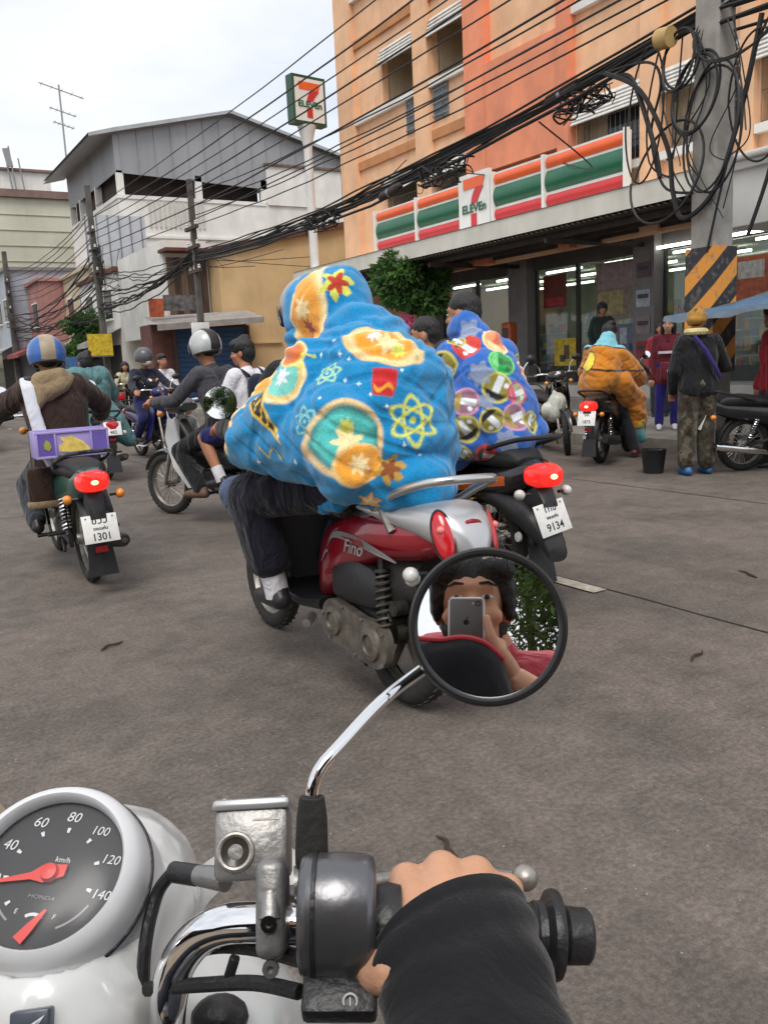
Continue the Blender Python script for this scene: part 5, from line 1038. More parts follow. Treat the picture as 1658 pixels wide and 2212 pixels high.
# ================================================================== PEOPLE
def ik(a, b, l1, l2, pole):
    a, b, pole = Vector(a), Vector(b), Vector(pole); d = b - a; L = d.length
    if L > (l1 + l2) * .995: l1 = l2 = L / 1.98
    u = d / L; x = (l1 * l1 - l2 * l2 + L * L) / (2 * L); h = math.sqrt(max(0, l1 * l1 - x * x)); p = pole - u * pole.dot(u)
    if p.length < 1e-6: p = Vector((0, 0, 1))
    return a + u * x + p.normalized() * h
def head_parts(root, hc, s, face, up=(0, 0, 1), skin=None, hair='short', hair_mat=None, voxel=.007, detail=True, smile=True):
    """hc: head centre, face: direction it looks. Returns chains/balls for the body mesh; adds hair, eyes, mouth as children."""
    f = Vector(face).normalized(); u = Vector(up); u = (u - f * u.dot(f)).normalized(); r = f.cross(u)
    Mx = Matrix(((r.x, f.x, u.x, 0), (r.y, f.y, u.y, 0), (r.z, f.z, u.z, 0), (0, 0, 0, 1)))
    hc = Vector(hc); P = lambda x, y, z: hc + (r * x + f * y + u * z) * s
    balls = [(P(0, -.008, .022), (.074 * s, .092 * s, .094 * s), Mx), (P(0, .022, -.045), (.056 * s, .066 * s, .074 * s), Mx), (P(0, .050, -.088), (.030 * s, .030 * s, .026 * s), Mx),
             (P(0, .088, -.016), (.012 * s, .016 * s, .024 * s), Mx), (P(0, .099, -.028), (.016 * s, .013 * s, .012 * s), Mx), (P(0, .078, -.063), (.026 * s, .014 * s, .013 * s), Mx), (P(0, .070, .030), (.052 * s, .018 * s, .014 * s), Mx)]
    for q in (-1, 1): balls += [(P(q * .078, -.006, -.012), (.012 * s, .020 * s, .032 * s), Mx), (P(q * .040, .058, -.030), (.024 * s, .022 * s, .022 * s), Mx)]
    if detail:
        T = Matrix.Translation(hc) @ Mx @ Matrix.Scale(s, 4)
        for q in (-1, 1):
            e = MB().ball((q * .031, .0755, .006), (.0135, .0085, .0058), 10, 8, M=T).build('eye', mat('eye white', (.62, .60, .57), .3), root)
            MB().ball((q * .031, .083, .006), (.0058, .0038, .0056), 8, 6, M=T).build('iris', ink, e)
            MB().tube([T @ Vector((q * .016, .086, .034)), T @ Vector((q * .034, .085, .036)), T @ Vector((q * .052, .074, .029))], [.0024 * s, .0034 * s, .0016 * s], 5).build('eyebrow', hair_m, root)
        z = -.066
        MB().tube(bez([T @ Vector((-.024, .082, z + (.007 if smile else 0))), T @ Vector((0, .0925, z - .002)), T @ Vector((.024, .082, z + (.007 if smile else 0)))], 4), [.002 * s] + [.0048 * s] * 7 + [.002 * s], 6).build('mouth', mat('lips', (.30, .10, .085), .5), root)
    hm = hair_mat or hair_m
    def hpost(o, me):
        c = coords(me); n = normals(me); k = np.sin(c[:, 0] * 210 + np.sin(c[:, 2] * 60) * 2) * np.sin(c[:, 1] * 190 + c[:, 2] * 40)
        setcoords(me, c + n * (k * .0022)[:, None])
    if hair == 'short': blob('hair', [], hm, root, voxel, 2, balls=[(P(0, -.018, .050), (.083 * s, .098 * s, .085 * s), Mx), (P(0, -.045, .0), (.079 * s, .068 * s, .09 * s), Mx), (P(0, .02, .075), (.072 * s, .068 * s, .055 * s), Mx)], post=hpost)
    elif hair == 'bowl': blob('hair', [], hm, root, voxel, 2, balls=[(P(0, -.012, .050), (.092 * s, .107 * s, .088 * s), Mx), (P(0, -.045, .0), (.088 * s, .075 * s, .10 * s), Mx), (P(0, .03, .072), (.082 * s, .075 * s, .055 * s), Mx), (P(.03, -.03, .12), (.05 * s, .06 * s, .04 * s), Mx)], post=hpost)
    elif hair == 'crop': blob('hair', [], hm, root, voxel, 2, balls=[(P(0, -.016, .046), (.078 * s, .095 * s, .080 * s), Mx), (P(0, -.045, .012), (.075 * s, .064 * s, .075 * s), Mx)], post=hpost)
    elif hair == 'long': blob('hair', [[(P(-.075, -.02, .05), .032 * s), (P(-.09, -.02, -.06), .03 * s), (P(-.085, -.02, -.16), .02 * s)], [(P(.075, -.02, .05), .032 * s), (P(.09, -.02, -.06), .03 * s), (P(.085, -.02, -.16), .02 * s)]], hm, root, voxel, 2, balls=[(P(0, -.02, .05), (.09 * s, .104 * s, .088 * s), Mx), (P(0, -.05, -.03), (.088 * s, .07 * s, .13 * s), Mx)], post=hpost)
    elif hair == 'tied': blob('hair', [], hm, root, voxel, 2, balls=[(P(0, -.022, .052), (.088 * s, .103 * s, .088 * s), Mx), (P(0, -.05, -.01), (.084 * s, .068 * s, .10 * s), Mx), (P(-.045, .045, .072), (.05 * s, .036 * s, .03 * s), Mx), (P(.045, .045, .072), (.05 * s, .036 * s, .03 * s), Mx), (P(-.078, .02, .02), (.016 * s, .03 * s, .06 * s), Mx), (P(.078, .02, .02), (.016 * s, .03 * s, .06 * s), Mx)], post=hpost)
    return balls, Matrix.Translation(hc) @ Mx @ Matrix.Scale(s, 4)
def helmet(root, T, m, m2=None, full=False, visor=False, name='helmet'):
    prof = []
    for k in range(11):
        a = PI / 2 - k * (PI * .67) / 10; prof.append((.128 * math.cos(a), .135 * math.sin(a)))
    prof += [(prof[-1][0] - .004, prof[-1][1] - .008), (prof[-1][0] - .016, prof[-1][1] - .004)]
    # open at the front when an open-face helmet
    TT = T @ TR((0, -.012, .035), (-6, 0, 0), (1.0, 1.12, 1.0))
    o = MB().lathe(prof, TT, 28).build(name, m, root)
    MB().torus(.121, .007, TT @ TR((0, 0, -.070)) @ Matrix.Diagonal((.91, .91, 1, 1)), 28, 6).build('helmet_edge', black_plastic, o)
    if m2:
        vs = []; nc = 9
        for k in range(21):
            a = R(-28 + 210 * k / 20)
            for j in range(nc):
                x = -.048 + .096 * j / (nc - 1); rr = math.sqrt(max(0, 1 - (x / .129) ** 2)); vs.append((x, -.1297 * math.cos(a) * rr, .1366 * math.sin(a) * rr))
        MB().add(vs, [(nc * i + j, nc * i + j + 1, nc * (i + 1) + j + 1, nc * (i + 1) + j) for i in range(20) for j in range(nc - 1)], TT).build('helmet_band', m2, o)
    if visor: MB().lathe([(.134, -.05), (.139, -.02), (.136, .025)], TT, 16, R(25), R(155)).build('visor', mat('smoked visor', (.03, .03, .035), .1, 0, .1, 5, coat=.5), o)
    return o
def person(name_label, loc, heading, pel, lean=8, side=0, s=1.0, hands=None, feet=None, face=None, skin=None, top=None, sleeve='long', bottom=None, leg='long', shoe=None, hair='short', hat=None, voxel=.012, elbow=None, knee=None, loose=.018, hem=.10, twist=0, sock=None, head_off=(0, 0, 0), cat='person', group=None, legs=True, headup=0, loose_b=.014, barefoot=False, nohand=(), head_at=None, head_s=None, cuff=.93):
    """Local frame: +Y forward. pel = pelvis centre; hands/feet = (left, right) targets."""
    t = thing('person', name_label, cat, loc, -heading, group); skin = skin or skin_tan
    pel = Vector(pel); M = Euler((R(-lean), R(side), R(twist))).to_matrix()
    V = lambda x, y, z: pel + M @ Vector((x * s, y * s, z * s))
    chest = V(0, 0, .34); neck = V(0, .012, .50); top_sp = V(0, 0, .44)
    f = Vector(face) if face is not None else Vector((0, 1, -.08)); fh = f.normalized()
    hc = neck + (M @ Vector((0, 0, .5)) * .5 + Vector((0, 0, .5)) * .5).normalized() * .138 * s + Vector((0, fh.y * .035, 0)) * s + Vector(head_off)
    if head_at is not None: hc = Vector(head_at)
    sh = [V(q * .165, 0, .435) for q in (-1, 1)]; hip = [V(q * .085, .01, -.02) for q in (-1, 1)]
    hands = hands or [sh[0] + Vector((-.05, .08, -.5)) * s, sh[1] + Vector((.05, .08, -.5)) * s]
    feet = feet or [Vector((-.10, 0, .07)), Vector((.10, 0, .07))]
    el = []; kn = []
    for i, q in enumerate((-1, 1)):
        el.append(ik(sh[i], hands[i], .285 * s, .255 * s, elbow[i] if elbow else (q * .55, -.5, -.8))); kn.append(ik(hip[i], feet[i], .42 * s, .41 * s, knee[i] if knee else (q * .12, 1, .25)))
    hb, HT = head_parts(t, hc, head_s or s, fh, (0, 0, 1), skin, hair if hat is None else 'crop', voxel=max(.007, voxel * .7))
    def tor(e, zlow=0.0):
        c = []
        for q in (-1, 1):
            c.append([(V(q * .075, 0, zlow), .098 * s + e), (V(q * .062, 0, .14), .088 * s + e), (V(q * .075, .008, .30), .098 * s + e), (V(q * .095, 0, .42), .062 * s + e), (V(q * .15, 0, .44), .052 * s + e)])
        return c
    body = tor(0, -.01) + [[(V(0, 0, .44), .06 * s), (neck, .05 * s), (hc + Vector((0, 0, -.03)) * s, .048 * s)]]
    arms = lambda e, stop=1.0: [[(sh[i], .052 * s + e), (el[i], .041 * s + e)] + ([(el[i].lerp(Vector(hands[i]), stop), (.033 * s + e))] if stop > .05 else []) for i in (0, 1)]
    body += arms(0)
    for i, q in enumerate((-1, 1)):
        if i in nohand: continue
        h = Vector(hands[i]); d = (h - el[i]).normalized(); x, y, _ = basis(d)
        palm = h + d * .05 * s; body.append([(h, .028 * s), (palm, .036 * s)])
        for k in range(4): w = (k - 1.5) * .019 * s; body.append([(palm + x * w, .0135 * s), (palm + x * w + d * .045 * s - y * .01 * s, .0125 * s), (palm + x * w + d * .06 * s - y * .035 * s, .011 * s)])
        body.append([(h + d * .02 * s + x * .025 * s * q, .014 * s), (palm + x * .05 * s * q + d * .02 * s, .012 * s)])
    if legs:
        for i in (0, 1):
            fdir = Vector((0, 1, 0)); an = Vector(feet[i])
            body += [[(hip[i], .088 * s), (hip[i].lerp(kn[i], .5), .074 * s), (kn[i], .055 * s), (kn[i].lerp(an, .35), .056 * s), (an, .036 * s)], [(an + Vector((0, -.03, -.025)) * s, .036 * s), (an + Vector((0, .12, -.045)) * s, .030 * s), (an + Vector((0, .17, -.05)) * s, .024 * s)]]
    blob('body', body, skin, t, voxel, 3, balls=hb)
    if top:
        st = {'long': .97, 'short': .0, 'none': 0}[sleeve]
        ch = tor(loose, -hem * .5) + [[(V(0, 0, .43), .066 * s + loose * .6), (neck + (V(0, 0, .4) - neck) * .25, .056 * s + loose * .35)]]
        if sleeve == 'long': ch += arms(loose * .8, .97)
        else: ch += [[(sh[i], .052 * s + loose), (sh[i].lerp(el[i], .62), .055 * s + loose)] for i in (0, 1)]
        if hem > .12: ch += [[(V(q * .07, .0, -.02), .105 * s + loose), (V(q * .09, .02, -hem), .105 * s + loose)] for q in (-1, 1)]
        blob('jacket' if sleeve == 'long' else 'shirt', ch, top, t, voxel, 3)
    if bottom and legs:
        ch = [[(V(-.075, 0, .03), .10 * s + loose_b), (V(.075, 0, .03), .10 * s + loose_b)], [(V(-.08, 0, -.02), .10 * s + loose_b), (V(.08, 0, -.02), .10 * s + loose_b)]]
        for i in (0, 1):
            an = Vector(feet[i])
            if leg == 'long': ch.append([(hip[i], .09 * s + loose_b), (hip[i].lerp(kn[i], .5), .076 * s + loose_b), (kn[i], .062 * s + loose_b), (kn[i].lerp(an, .4), .058 * s + loose_b * 1.1), (kn[i].lerp(an, cuff), .050 * s + loose_b * 1.2)])
            else: ch.append([(hip[i], .09 * s + loose_b), (hip[i].lerp(kn[i], .5), .078 * s + loose_b), (hip[i].lerp(kn[i], .88), .068 * s + loose_b * 1.2)])
        blob('trousers' if leg == 'long' else 'shorts', ch, bottom, t, voxel, 3)
    if legs:
        for i in (0, 1):
            an = Vector(feet[i])
            if sock: MB().tube([an.lerp(kn[i], .30), an.lerp(kn[i], .1), an + Vector((0, 0, -.02)) * s], [.052 * s, .050 * s, .050 * s], 14).build('sock', sock, t)
            if shoe and not barefoot:
                blob('shoe', [[(an + Vector((0, -.035, -.03)) * s, .042 * s), (an + Vector((0, .06, -.032)) * s, .045 * s), (an + Vector((0, .15, -.045)) * s, .036 * s), (an + Vector((0, .19, -.05)) * s, .028 * s)], [(an + Vector((0, -.01, .0)) * s, .044 * s), (an + Vector((0, .04, -.02)) * s, .044 * s)]], shoe, t, .009, 2)
    if hat is not None:
        if callable(hat): hat(t, HT)
        else: helmet(t, HT, *hat)
    t['_'] = 0; del t['_']
    return t, HT, dict(V=V, sh=sh, el=el, hip=hip, kn=kn, neck=neck, hc=hc)
navy = cloth('navy trousers cloth', (.013, .013, .024), .2, .8); denim = cloth('blue denim', (.085, .12, .21), .25, .5); brown_h = cloth('brown hoodie cloth', (.040, .022, .017), .2, .6); teal_r = cloth('teal raincoat film', (.085, .20, .215), .2, 1.0, .5); dgrey = cloth('dark grey sweater', (.055, .056, .066), .2, .6); navy_b = cloth('bright navy shorts', (.012, .014, .095), .15, .5); maroon_c = cloth('maroon jersey', (.16, .02, .035), .2, .5); black_c = cloth('black fabric', (.012, .012, .014), .2, .6); green_c = cloth('dark green hoodie cloth', (.028, .045, .038), .2, .6); red_c = cloth('red jacket cloth', (.38, .02, .03), .2, .6); purple_b = cloth('royal blue tracksuit', (.022, .018, .17), .15, .5); beige_c = cloth('beige hood cloth', (.26, .19, .11), .15, .5); jean_d = cloth('faded black jeans', (.035, .04, .05), .3, .7)
shoe_b = mat('black shoe leather', (.016, .016, .017), .4, 0, .3, 20); shoe_w = mat('white canvas shoe', (.6, .6, .58), .7, 0, .2, 20)
# --- riders of the red scooter: legs below the turquoise blanket
p, HT, J = person('person in jeans and a grey helmet steering under the turquoise blanket', (1.66, 2.66, 0), 0, (0, .56, .84), 10, 0, .97, hands=[(-.31, .90, 1.04), (.31, .90, 1.04)], feet=[(-.13, .82, .40), (.13, .82, .40)], face=(-.25, 1, -.1), top=black_c, bottom=denim, shoe=shoe_b, hat=(mat('grey helmet shell', (.33, .34, .36), .35, 0, .1, 8), None, False, True), knee=[(-.75, 1, .6), (.75, 1, .6)], voxel=.012, head_at=(0, .63, 1.50))
p2, HT2, J2 = person('person in navy trousers and white socks bundled in the turquoise blanket', (1.66, 2.66, 0), 0, (0, .26, .87), 8, 0, 1.04, hands=[(-.12, .55, 1.05), (.12, .55, 1.05)], feet=[(-.245, .60, .36), (.235, .60, .36)], face=(0, 1, -.25), top=black_c, bottom=navy, shoe=shoe_b, sock=white_cloth, hair='short', knee=[(-.75, 1, .45), (.75, 1, .45)], voxel=.011, loose_b=.034, cuff=.64, head_at=(0, .42, 1.50), head_s=.92)
# --- riders of the plate bike
p3, HT3, J3 = person('man with cropped black hair under the blue spotted blanket', (2.93, 3.72, 0), 3, (0, .10, .90), 8, 0, 1.0, hands=[(-.14, .45, 1.0), (.14, .45, 1.0)], feet=[(-.22, .10, .40), (.22, .10, .40)], face=(-.55, .83, -.05), skin=skin_tan, top=black_c, bottom=jean_d, shoe=shoe_b, hair='crop', voxel=.010)
p4, HT4, J4 = person('boy with short black hair steering the black and orange motorbike', (2.93, 3.72, 0), 3, (0, .48, .86), 14, 0, .93, hands=[(-.30, .93, 1.05), (.30, .93, 1.05)], feet=[(-.21, .45, .34), (.21, .45, .34)], face=(-.75, .65, -.1), skin=skin_tan, top=white_cloth, bottom=jean_d, shoe=shoe_b, hair='crop', voxel=.011)
# --- rider of the green bike
def brown_hat(t, T): helmet(t, T, mat('blue helmet shell', (.035, .13, .42), .3, 0, .15, 8, coat=.4), mat('dusty tan helmet band', (.36, .29, .20), .5, 0, .2, 14), name='helmet')
p5, HT5, J5 = person('person in a brown hoodie and blue helmet riding the green motorbike', (1.14, 5.56, 0), 2, (-.02, .46, .80), 7, -2, .97, hands=[(-.40, .92, 1.02), (.34, .92, 1.03)], feet=[(-.235, .46, .345), (.21, .46, .345)], face=(.05, 1, -.1), top=brown_h, bottom=jean_d, shoe=shoe_b, hat=brown_hat, voxel=.012, loose=.045, hem=.22, elbow=[(-1, -.35, -.35), (1, -.35, -.35)])
V = J5['V']
blob('hood', [[(V(-.15, -.07, .43), .05), (V(-.06, -.11, .40), .06), (V(.05, -.10, .45), .055), (V(.10, -.06, .49), .045)], [(V(-.08, -.08, .49), .06), (V(.05, -.07, .51), .06)], [(V(-.10, -.135, .36), .035), (V(-.16, -.125, .28), .025)], [(V(-.10, -.135, .38), .035), (V(.04, -.12, .42), .03)]], beige_c, p5, .011, 4)
sling = cloth('white cloth strap', (.62, .64, .70), .06, .3)
blob('white_strap', [[(V(-.155 + dx, .06, .47), .022), (V(-.165 + dx, -.03, .505), .022), (V(-.17 + dx, -.115, .44), .022), (V(-.165 + dx, -.155, .28), .022), (V(-.145 + dx, -.165, .12), .024), (V(-.115 + dx, -.165, -.02), .028), (V(-.085 + dx, -.165, -.10), .03)] for dx in (-.022, .0, .022)], sling, p5, .010, 3)
bgb = thing('shoulder_bag', 'brown fabric bag hanging behind the rider in the brown hoodie', 'bag', (.97, 5.86, .60), -4); MB().rbox((0, 0, 0), (.22, .10, .26), .03).build('bag_body', brown_h, bgb); MB().rbox((0, -.012, -.11), (.235, .10, .05), .02).build('bag_hem', beige_c, bgb)
# --- rider in the teal raincoat
p6, _, J6 = person('person in a teal raincoat with black hair riding ahead', (2.55, 10.9, 0), 0, (0, .40, .84), 14, 0, 1.0, hands=[(-.31, .90, 1.03), (.31, .90, 1.03)], feet=[(-.21, .45, .34), (.21, .45, .34)], face=(-.2, 1, 0), top=teal_r, bottom=jean_d, shoe=shoe_b, hair='bowl', voxel=.014, loose=.095, hem=.30)
V = J6['V']; blob('raincoat_tail', [[(V(.0, -.10, .1), .19), (V(.16, -.18, -.2), .19), (V(.34, -.16, -.42), .10)], [(V(-.1, -.1, .1), .18), (V(-.1, -.14, -.25), .17)], [(V(0, -.10, .46), .09), (V(.05, -.12, .38), .10)]], teal_r, p6, .014, 3)
# --- two riders of the dark grey bike
p7, HT7, J7 = person('rider in a dark grey sweater and silver striped helmet', BB, -21, (0, .40, .82), 14, 0, 1.04, hands=[(-.32, .93, 1.04), (.32, .93, 1.04)], feet=[(-.24, .50, .30), (.22, .46, .34)], face=(.05, 1, -.1), top=dgrey, bottom=black_c, shoe=mat('brown sandal', (.16, .09, .06), .7, 0, .3, 20), hat=(mat('silver helmet shell', (.52, .54, .54), .3, .1, .25, 6, coat=.4), black_plastic, False, True), voxel=.011)
p8, HT8, J8 = person('schoolboy in a white shirt and navy shorts riding pillion', BB, -21, (0, .05, .83), 6, 0, .93, hands=[(-.13, .40, 1.0), (.13, .40, 1.0)], feet=[(-.26, .22, .40), (.26, .22, .40)], face=(-.55, .85, -.05), skin=skin_tan, top=white_cloth, sleeve='short', bottom=navy_b, leg='short', shoe=shoe_b, sock=white_cloth, hair='bowl', voxel=.010, knee=[(-.45, 1, .35), (.45, 1, .35)])
V = J8['V']
bp = thing('school_backpack', 'dark navy backpack worn by the schoolboy in the white shirt', 'backpack', BB, 21)
blob('pack', [[(V(-.06, -.17, .1), .10), (V(-.06, -.17, .34), .09)], [(V(.06, -.17, .1), .10), (V(.06, -.17, .34), .09)]], cloth('backpack cloth', (.012, .014, .03), .2, .3), bp, .012, 3)
for q in (-1, 1): MB().tube(bez([V(q * .10, -.12, .42), V(q * .12, .0, .49), V(q * .12, .115, .38), V(q * .13, .10, .18), V(q * .12, -.10, .10)], 5), .016, 7).build('pack_strap', cloth('backpack cloth', (.012, .014, .03)), bp)
# --- oncoming riders on the blue bike
p9, HT9, J9 = person('oncoming rider in dark navy jacket, grey helmet and pale face mask', (3.75, 13.6, 0), 176, (0, .40, .84), 6, 0, 1.04, hands=[(-.32, .90, 1.03), (.32, .90, 1.03)], feet=[(-.21, .45, .34), (.21, .45, .34)], face=(-.35, 1, -.05), top=cloth('dark navy jacket cloth', (.018, .02, .038), .2, .6), bottom=navy_b, shoe=shoe_b, hat=(mat('dark grey helmet shell', (.10, .10, .11), .3, 0, .1, 8), None, False, False), voxel=.014)
MB().ball((0, .045, -.045), (.07, .075, .062), 14, 10, M=HT9).build('face_mask', mat('cream mask cloth', (.62, .56, .45), .9), p9)
p10, _, _ = person('boy peering out behind the oncoming masked rider', (3.95, 14.3, 0), 176, (-.30, .40, .86), 4, 0, .95, hands=[(-.42, .7, 1.0), (-.1, .7, 1.0)], feet=[(-.5, .42, .36), (-.1, .42, .36)], face=(-.25, 1, -.02), top=white_cloth, bottom=navy_b, shoe=shoe_b, hair='short', voxel=.015)
bk10 = bike('dark motorbike following the oncoming masked rider', (4.25, 14.35, 0), 176, 0, 'underbone', black_gloss, rows=[])
p11, _, _ = person('woman in a pale top riding far down the street', (5.9, 22.5, 0), 186, (0, .4, .84), 6, 0, .98, hands=[(-.31, .9, 1.03), (.31, .9, 1.03)], feet=[(-.21, .45, .34), (.21, .45, .34)], face=(.1, 1, 0), top=cloth('pale yellow top', (.48, .44, .28), .1, .4), bottom=jean_d, shoe=shoe_b, hair='long', voxel=.016)
# --- people by the shop
p12, HT12, J12 = person('girl in a maroon jersey and royal blue tracksuit trousers standing on the pavement', (9.72, 8.30, .155), 228, (0, 0, .86), 0, 0, .93, hands=[(-.22, .08, .72), (.22, .08, .72)], feet=[(-.10, 0, .075), (.11, .03, .075)], face=(.15, 1, -.05), skin=skin_light, top=maroon_c, bottom=purple_b, shoe=shoe_w, hair='long', voxel=.011, hem=.18)
V = J12['V']; MB().b2((-.13, .128, .20), (.13, .135, .235), M=Matrix.Translation((0, 0, .86))).build('chest_stripe', white_cloth, p12, 0)
bl = thing('shoulder_pouch', 'maroon pouch with a pale emblem held by the girl in the jersey', 'bag', (9.6, 8.12, .98), -228 ); MB().rbox((0, .06, 0), (.32, .12, .24), .03).build('pouch_body', maroon_c, bl); MB().ball((0, .122, 0), (.07, .008, .045), 14, 8).build('pale_emblem', white_p, bl)
p13, HT13, J13 = person('person in a dark jacket and camouflage trousers standing with back turned', (7.22, 5.78, 0), 28, (0, 0, .90), 2, 0, 1.0, hands=[(-.20, .16, .86), (.26, .30, 1.06)], feet=[(-.10, 0, .075), (.13, .05, .075)], face=(.45, .9, -.3), top=cloth('charcoal jacket cloth', (.011, .012, .014), .2, .7), bottom=None, shoe=mat('blue plastic shoe', (.03, .13, .32), .5, 0, .2, 20), hat=lambda t, T: None, voxel=.011, loose=.03, hem=.04)
cm = cloth('camouflage trousers cloth', (.05, .05, .035), .3, .6); N = cm.node_tree.nodes; rr = [n for n in N if n.type == 'VALTORGB'][0]; rr.color_ramp.interpolation = 'CONSTANT'
for e, (p_, c_) in zip(rr.color_ramp.elements, ((0.0, (.012, .012, .011, 1)), (.48, (.055, .052, .034, 1)))): e.position = p_; e.color = c_
e = rr.color_ramp.elements.new(.58); e.color = (.13, .11, .075, 1); e = rr.color_ramp.elements.new(.40); e.color = (.045, .028, .02, 1)
[n for n in N if n.type == 'TEX_NOISE'][0].inputs['Scale'].default_value = 11
blob('trousers', [[((-.075, 0, .92), .115), ((.075, 0, .92), .115)]] + [[((q * .085, .01, .86), .115), ((q * .095, .03, .5), .098), ((q * .105, .02, .14), .088)] for q in (-1, 1)], cm, p13, .012, 3)
gold_c = cloth('mustard knit', (.36, .19, .035), .25, .5); blob('knit_hat', [], gold_c, p13, .008, 3, balls=[(tuple(HT13 @ Vector((0, -.012, .045))), (.098, .108, .085)), (tuple(HT13 @ Vector((0, -.03, .01))), (.10, .10, .06))])
MB().torus(.085, .035, TR(tuple(HT13 @ Vector((0, -.02, -.11)))), 20, 8).build('pale_scarf', cloth('pale yellow scarf', (.62, .54, .26), .1, .5), p13)
MB().tube(bez([(-.10, -.11, 1.40), (.0, -.165, 1.25), (.10, -.165, 1.08), (.17, -.12, .98)], 5), .022, 6).build('purple_sash', cloth('violet sash', (.04, .025, .16), .1, .3), p13)
bk = thing('bucket', 'black plastic bucket standing beside the person in camouflage trousers', 'bucket', (7.08, 6.22, 0)); MB().lathe([(0, .0), (.10, 0), (.13, .24), (.14, .25), (.125, .25), (.095, .02), (0, .02)], n=20).build('shell', black_plastic, bk); MB().tube(bez([(-.13, 0, .24), (0, .02, .20), (.13, 0, .24)], 4), .004, 5).build('handle', steel, bk)
p14, HT14, J14 = person('person in a dark green hooded top waiting at the shop door', (13.2, 12.95, .60), 215, (0, 0, .88), 0, 0, .98, face=(-.1, 1, -.1), top=green_c, bottom=jean_d, shoe=shoe_b, hair='short', voxel=.014, loose=.03)
blob('hood', [], green_c, p14, .012, 3, balls=[(tuple(HT14 @ Vector((0, -.05, .04))), (.115, .10, .135)), (tuple(HT14 @ Vector((0, -.03, .10))), (.10, .11, .06))])
p15, HT15, J15 = person('person wrapped in an orange blanket sitting on the black scooter', (7.35, 7.25, 0), 62, (0, .20, .88), 14, 0, .98, hands=[(-.31, .88, 1.04), (.31, .88, 1.04)], feet=[(-.22, .62, .36), (.26, .55, .10)], face=(0, 1, -.1), top=black_c, bottom=jean_d, shoe=mat('maroon shoe', (.16, .03, .03), .5), hair='bowl', voxel=.012)
p16, _, _ = person('person in a bright red jacket standing beside the food cart', (8.25, 5.62, 0), 300, (0, 0, .90), 0, 0, 1.02, face=(0, 1, -.2), top=red_c, bottom=jean_d, shoe=shoe_b, hair='short', voxel=.013, loose=.04)
p17, _, _ = person('person in a red top standing behind the girl in the maroon jersey', (11.6, 10.05, .155), 235, (0, 0, .86), 0, 0, .93, face=(0, 1, 0), top=red_c, bottom=jean_d, shoe=shoe_b, hair='long', voxel=.016)
# ================================================================== BLANKETS
def folds(c, n, seeds, amp, crease=.0065):
    d = np.zeros(len(c))
    for (kx, ky, kz, ph, w) in seeds:
        wx = c[:, 0] + .06 * np.sin(c[:, 2] * 9 + ph) + .04 * np.sin(c[:, 1] * 13 + ph * 2); wy = c[:, 1] + .06 * np.sin(c[:, 2] * 7 + ph * 3)
        f = np.sin(kx * wx + ky * wy + kz * c[:, 2] + ph); d += w * ((1 + f) / 2) ** 2.5
    q = np.zeros(len(c))
    for (kx, ky, kz, ph) in ((22, 30, 26, .4), (-34, 18, 30, 1.9), (12, -40, 44, 3.1), (40, 22, -14, 4.4)):
        wx = c[:, 0] + .05 * np.sin(c[:, 2] * 11 + ph * 2) + .03 * np.sin(c[:, 1] * 19 + ph); f = np.sin(kx * wx + ky * (c[:, 1] + .03 * np.sin(c[:, 2] * 15)) + kz * c[:, 2] + ph)
        mk = np.clip(.5 + np.sin(c[:, 0] * 8 + ph * 5) * np.sin(c[:, 1] * 7 + ph * 3) + .6 * np.sin(c[:, 2] * 10 + ph * 7), 0, 1); q -= mk * np.exp(-((1 - f) / .22) ** 2)
    return c + n * (amp * (d - .35) + crease * q)[:, None]
def paint(c, n, base, motifs):
    col = np.tile(np.array(base), (len(c), 1))
    for fn, ctr, nrm, size, rot, args in motifs:
        ctr = np.array(ctr); nrm = np.array(nrm); nrm = nrm / np.linalg.norm(nrm); e1 = np.cross([0, 0, 1.0], nrm); e1 /= np.linalg.norm(e1); e2 = np.cross(nrm, e1)
        d = c - ctr; m = (np.abs(d @ nrm) < size * 1.3 + .03) & ((n @ nrm) > -.05) & (np.linalg.norm(d, axis=1) < size * 1.9)
        if not m.any(): continue
        u = d[m] @ e1 / size; v = d[m] @ e2 / size; cr, sr = math.cos(R(rot)), math.sin(R(rot)); uu = u * cr + v * sr; vv = -u * sr + v * cr
        col[m] = fn(uu, vv, col[m], *args)
    return col
def over(col, k, c): k = np.clip(k, 0, 1)[:, None]; return col * (1 - k) + np.array(c) * k
ed = lambda d, w=.06: np.clip(.5 - d / w, 0, 1)
def m_medal(u, v, col, asp, c_in, c_ring, c_edge, c_blot=None, c_low=None):
    q = np.hypot(u, v / asp); wob = .012 * np.sin(np.arctan2(v, u) * 5)
    col = over(col, ed(q - 1 - wob, .08), c_edge); col = over(col, ed(q - .86 - wob, .10), c_ring); col = over(col, ed(q - .74 - wob, .12), c_in)
    if c_low is not None: col = over(col, ed(q - .74, .1) * ed(v + .15 * asp + .1 * np.sin(u * 5), .1), c_low)
    if c_blot is not None:      # plain abstract starburst, no figure
        for (a, b, r_, cc) in c_blot:
            an = np.arctan2(v - b, u - a); qq = np.hypot(u - a, v - b) / (1 + .28 * np.sin(an * 7)); col = over(col, ed(qq - r_, .06), cc)
    return col
def m_atom(u, v, col, c, lw=.075):
    for a in (30, 90, 150):
        ca, sa = math.cos(R(a)), math.sin(R(a)); x = u * ca + v * sa; y = -u * sa + v * ca; q = np.hypot(x, y / .38); col = over(col, ed(np.abs(q - 1) * np.where(np.abs(y) > .3, .45, .8) - lw, .10), c)
    return over(col, ed(np.hypot(u, v) - .13, .08), c)
def m_star(u, v, col, c): q = (np.abs(u) ** .6 + np.abs(v) ** .6); return over(col, ed(q - .8, .25), c)
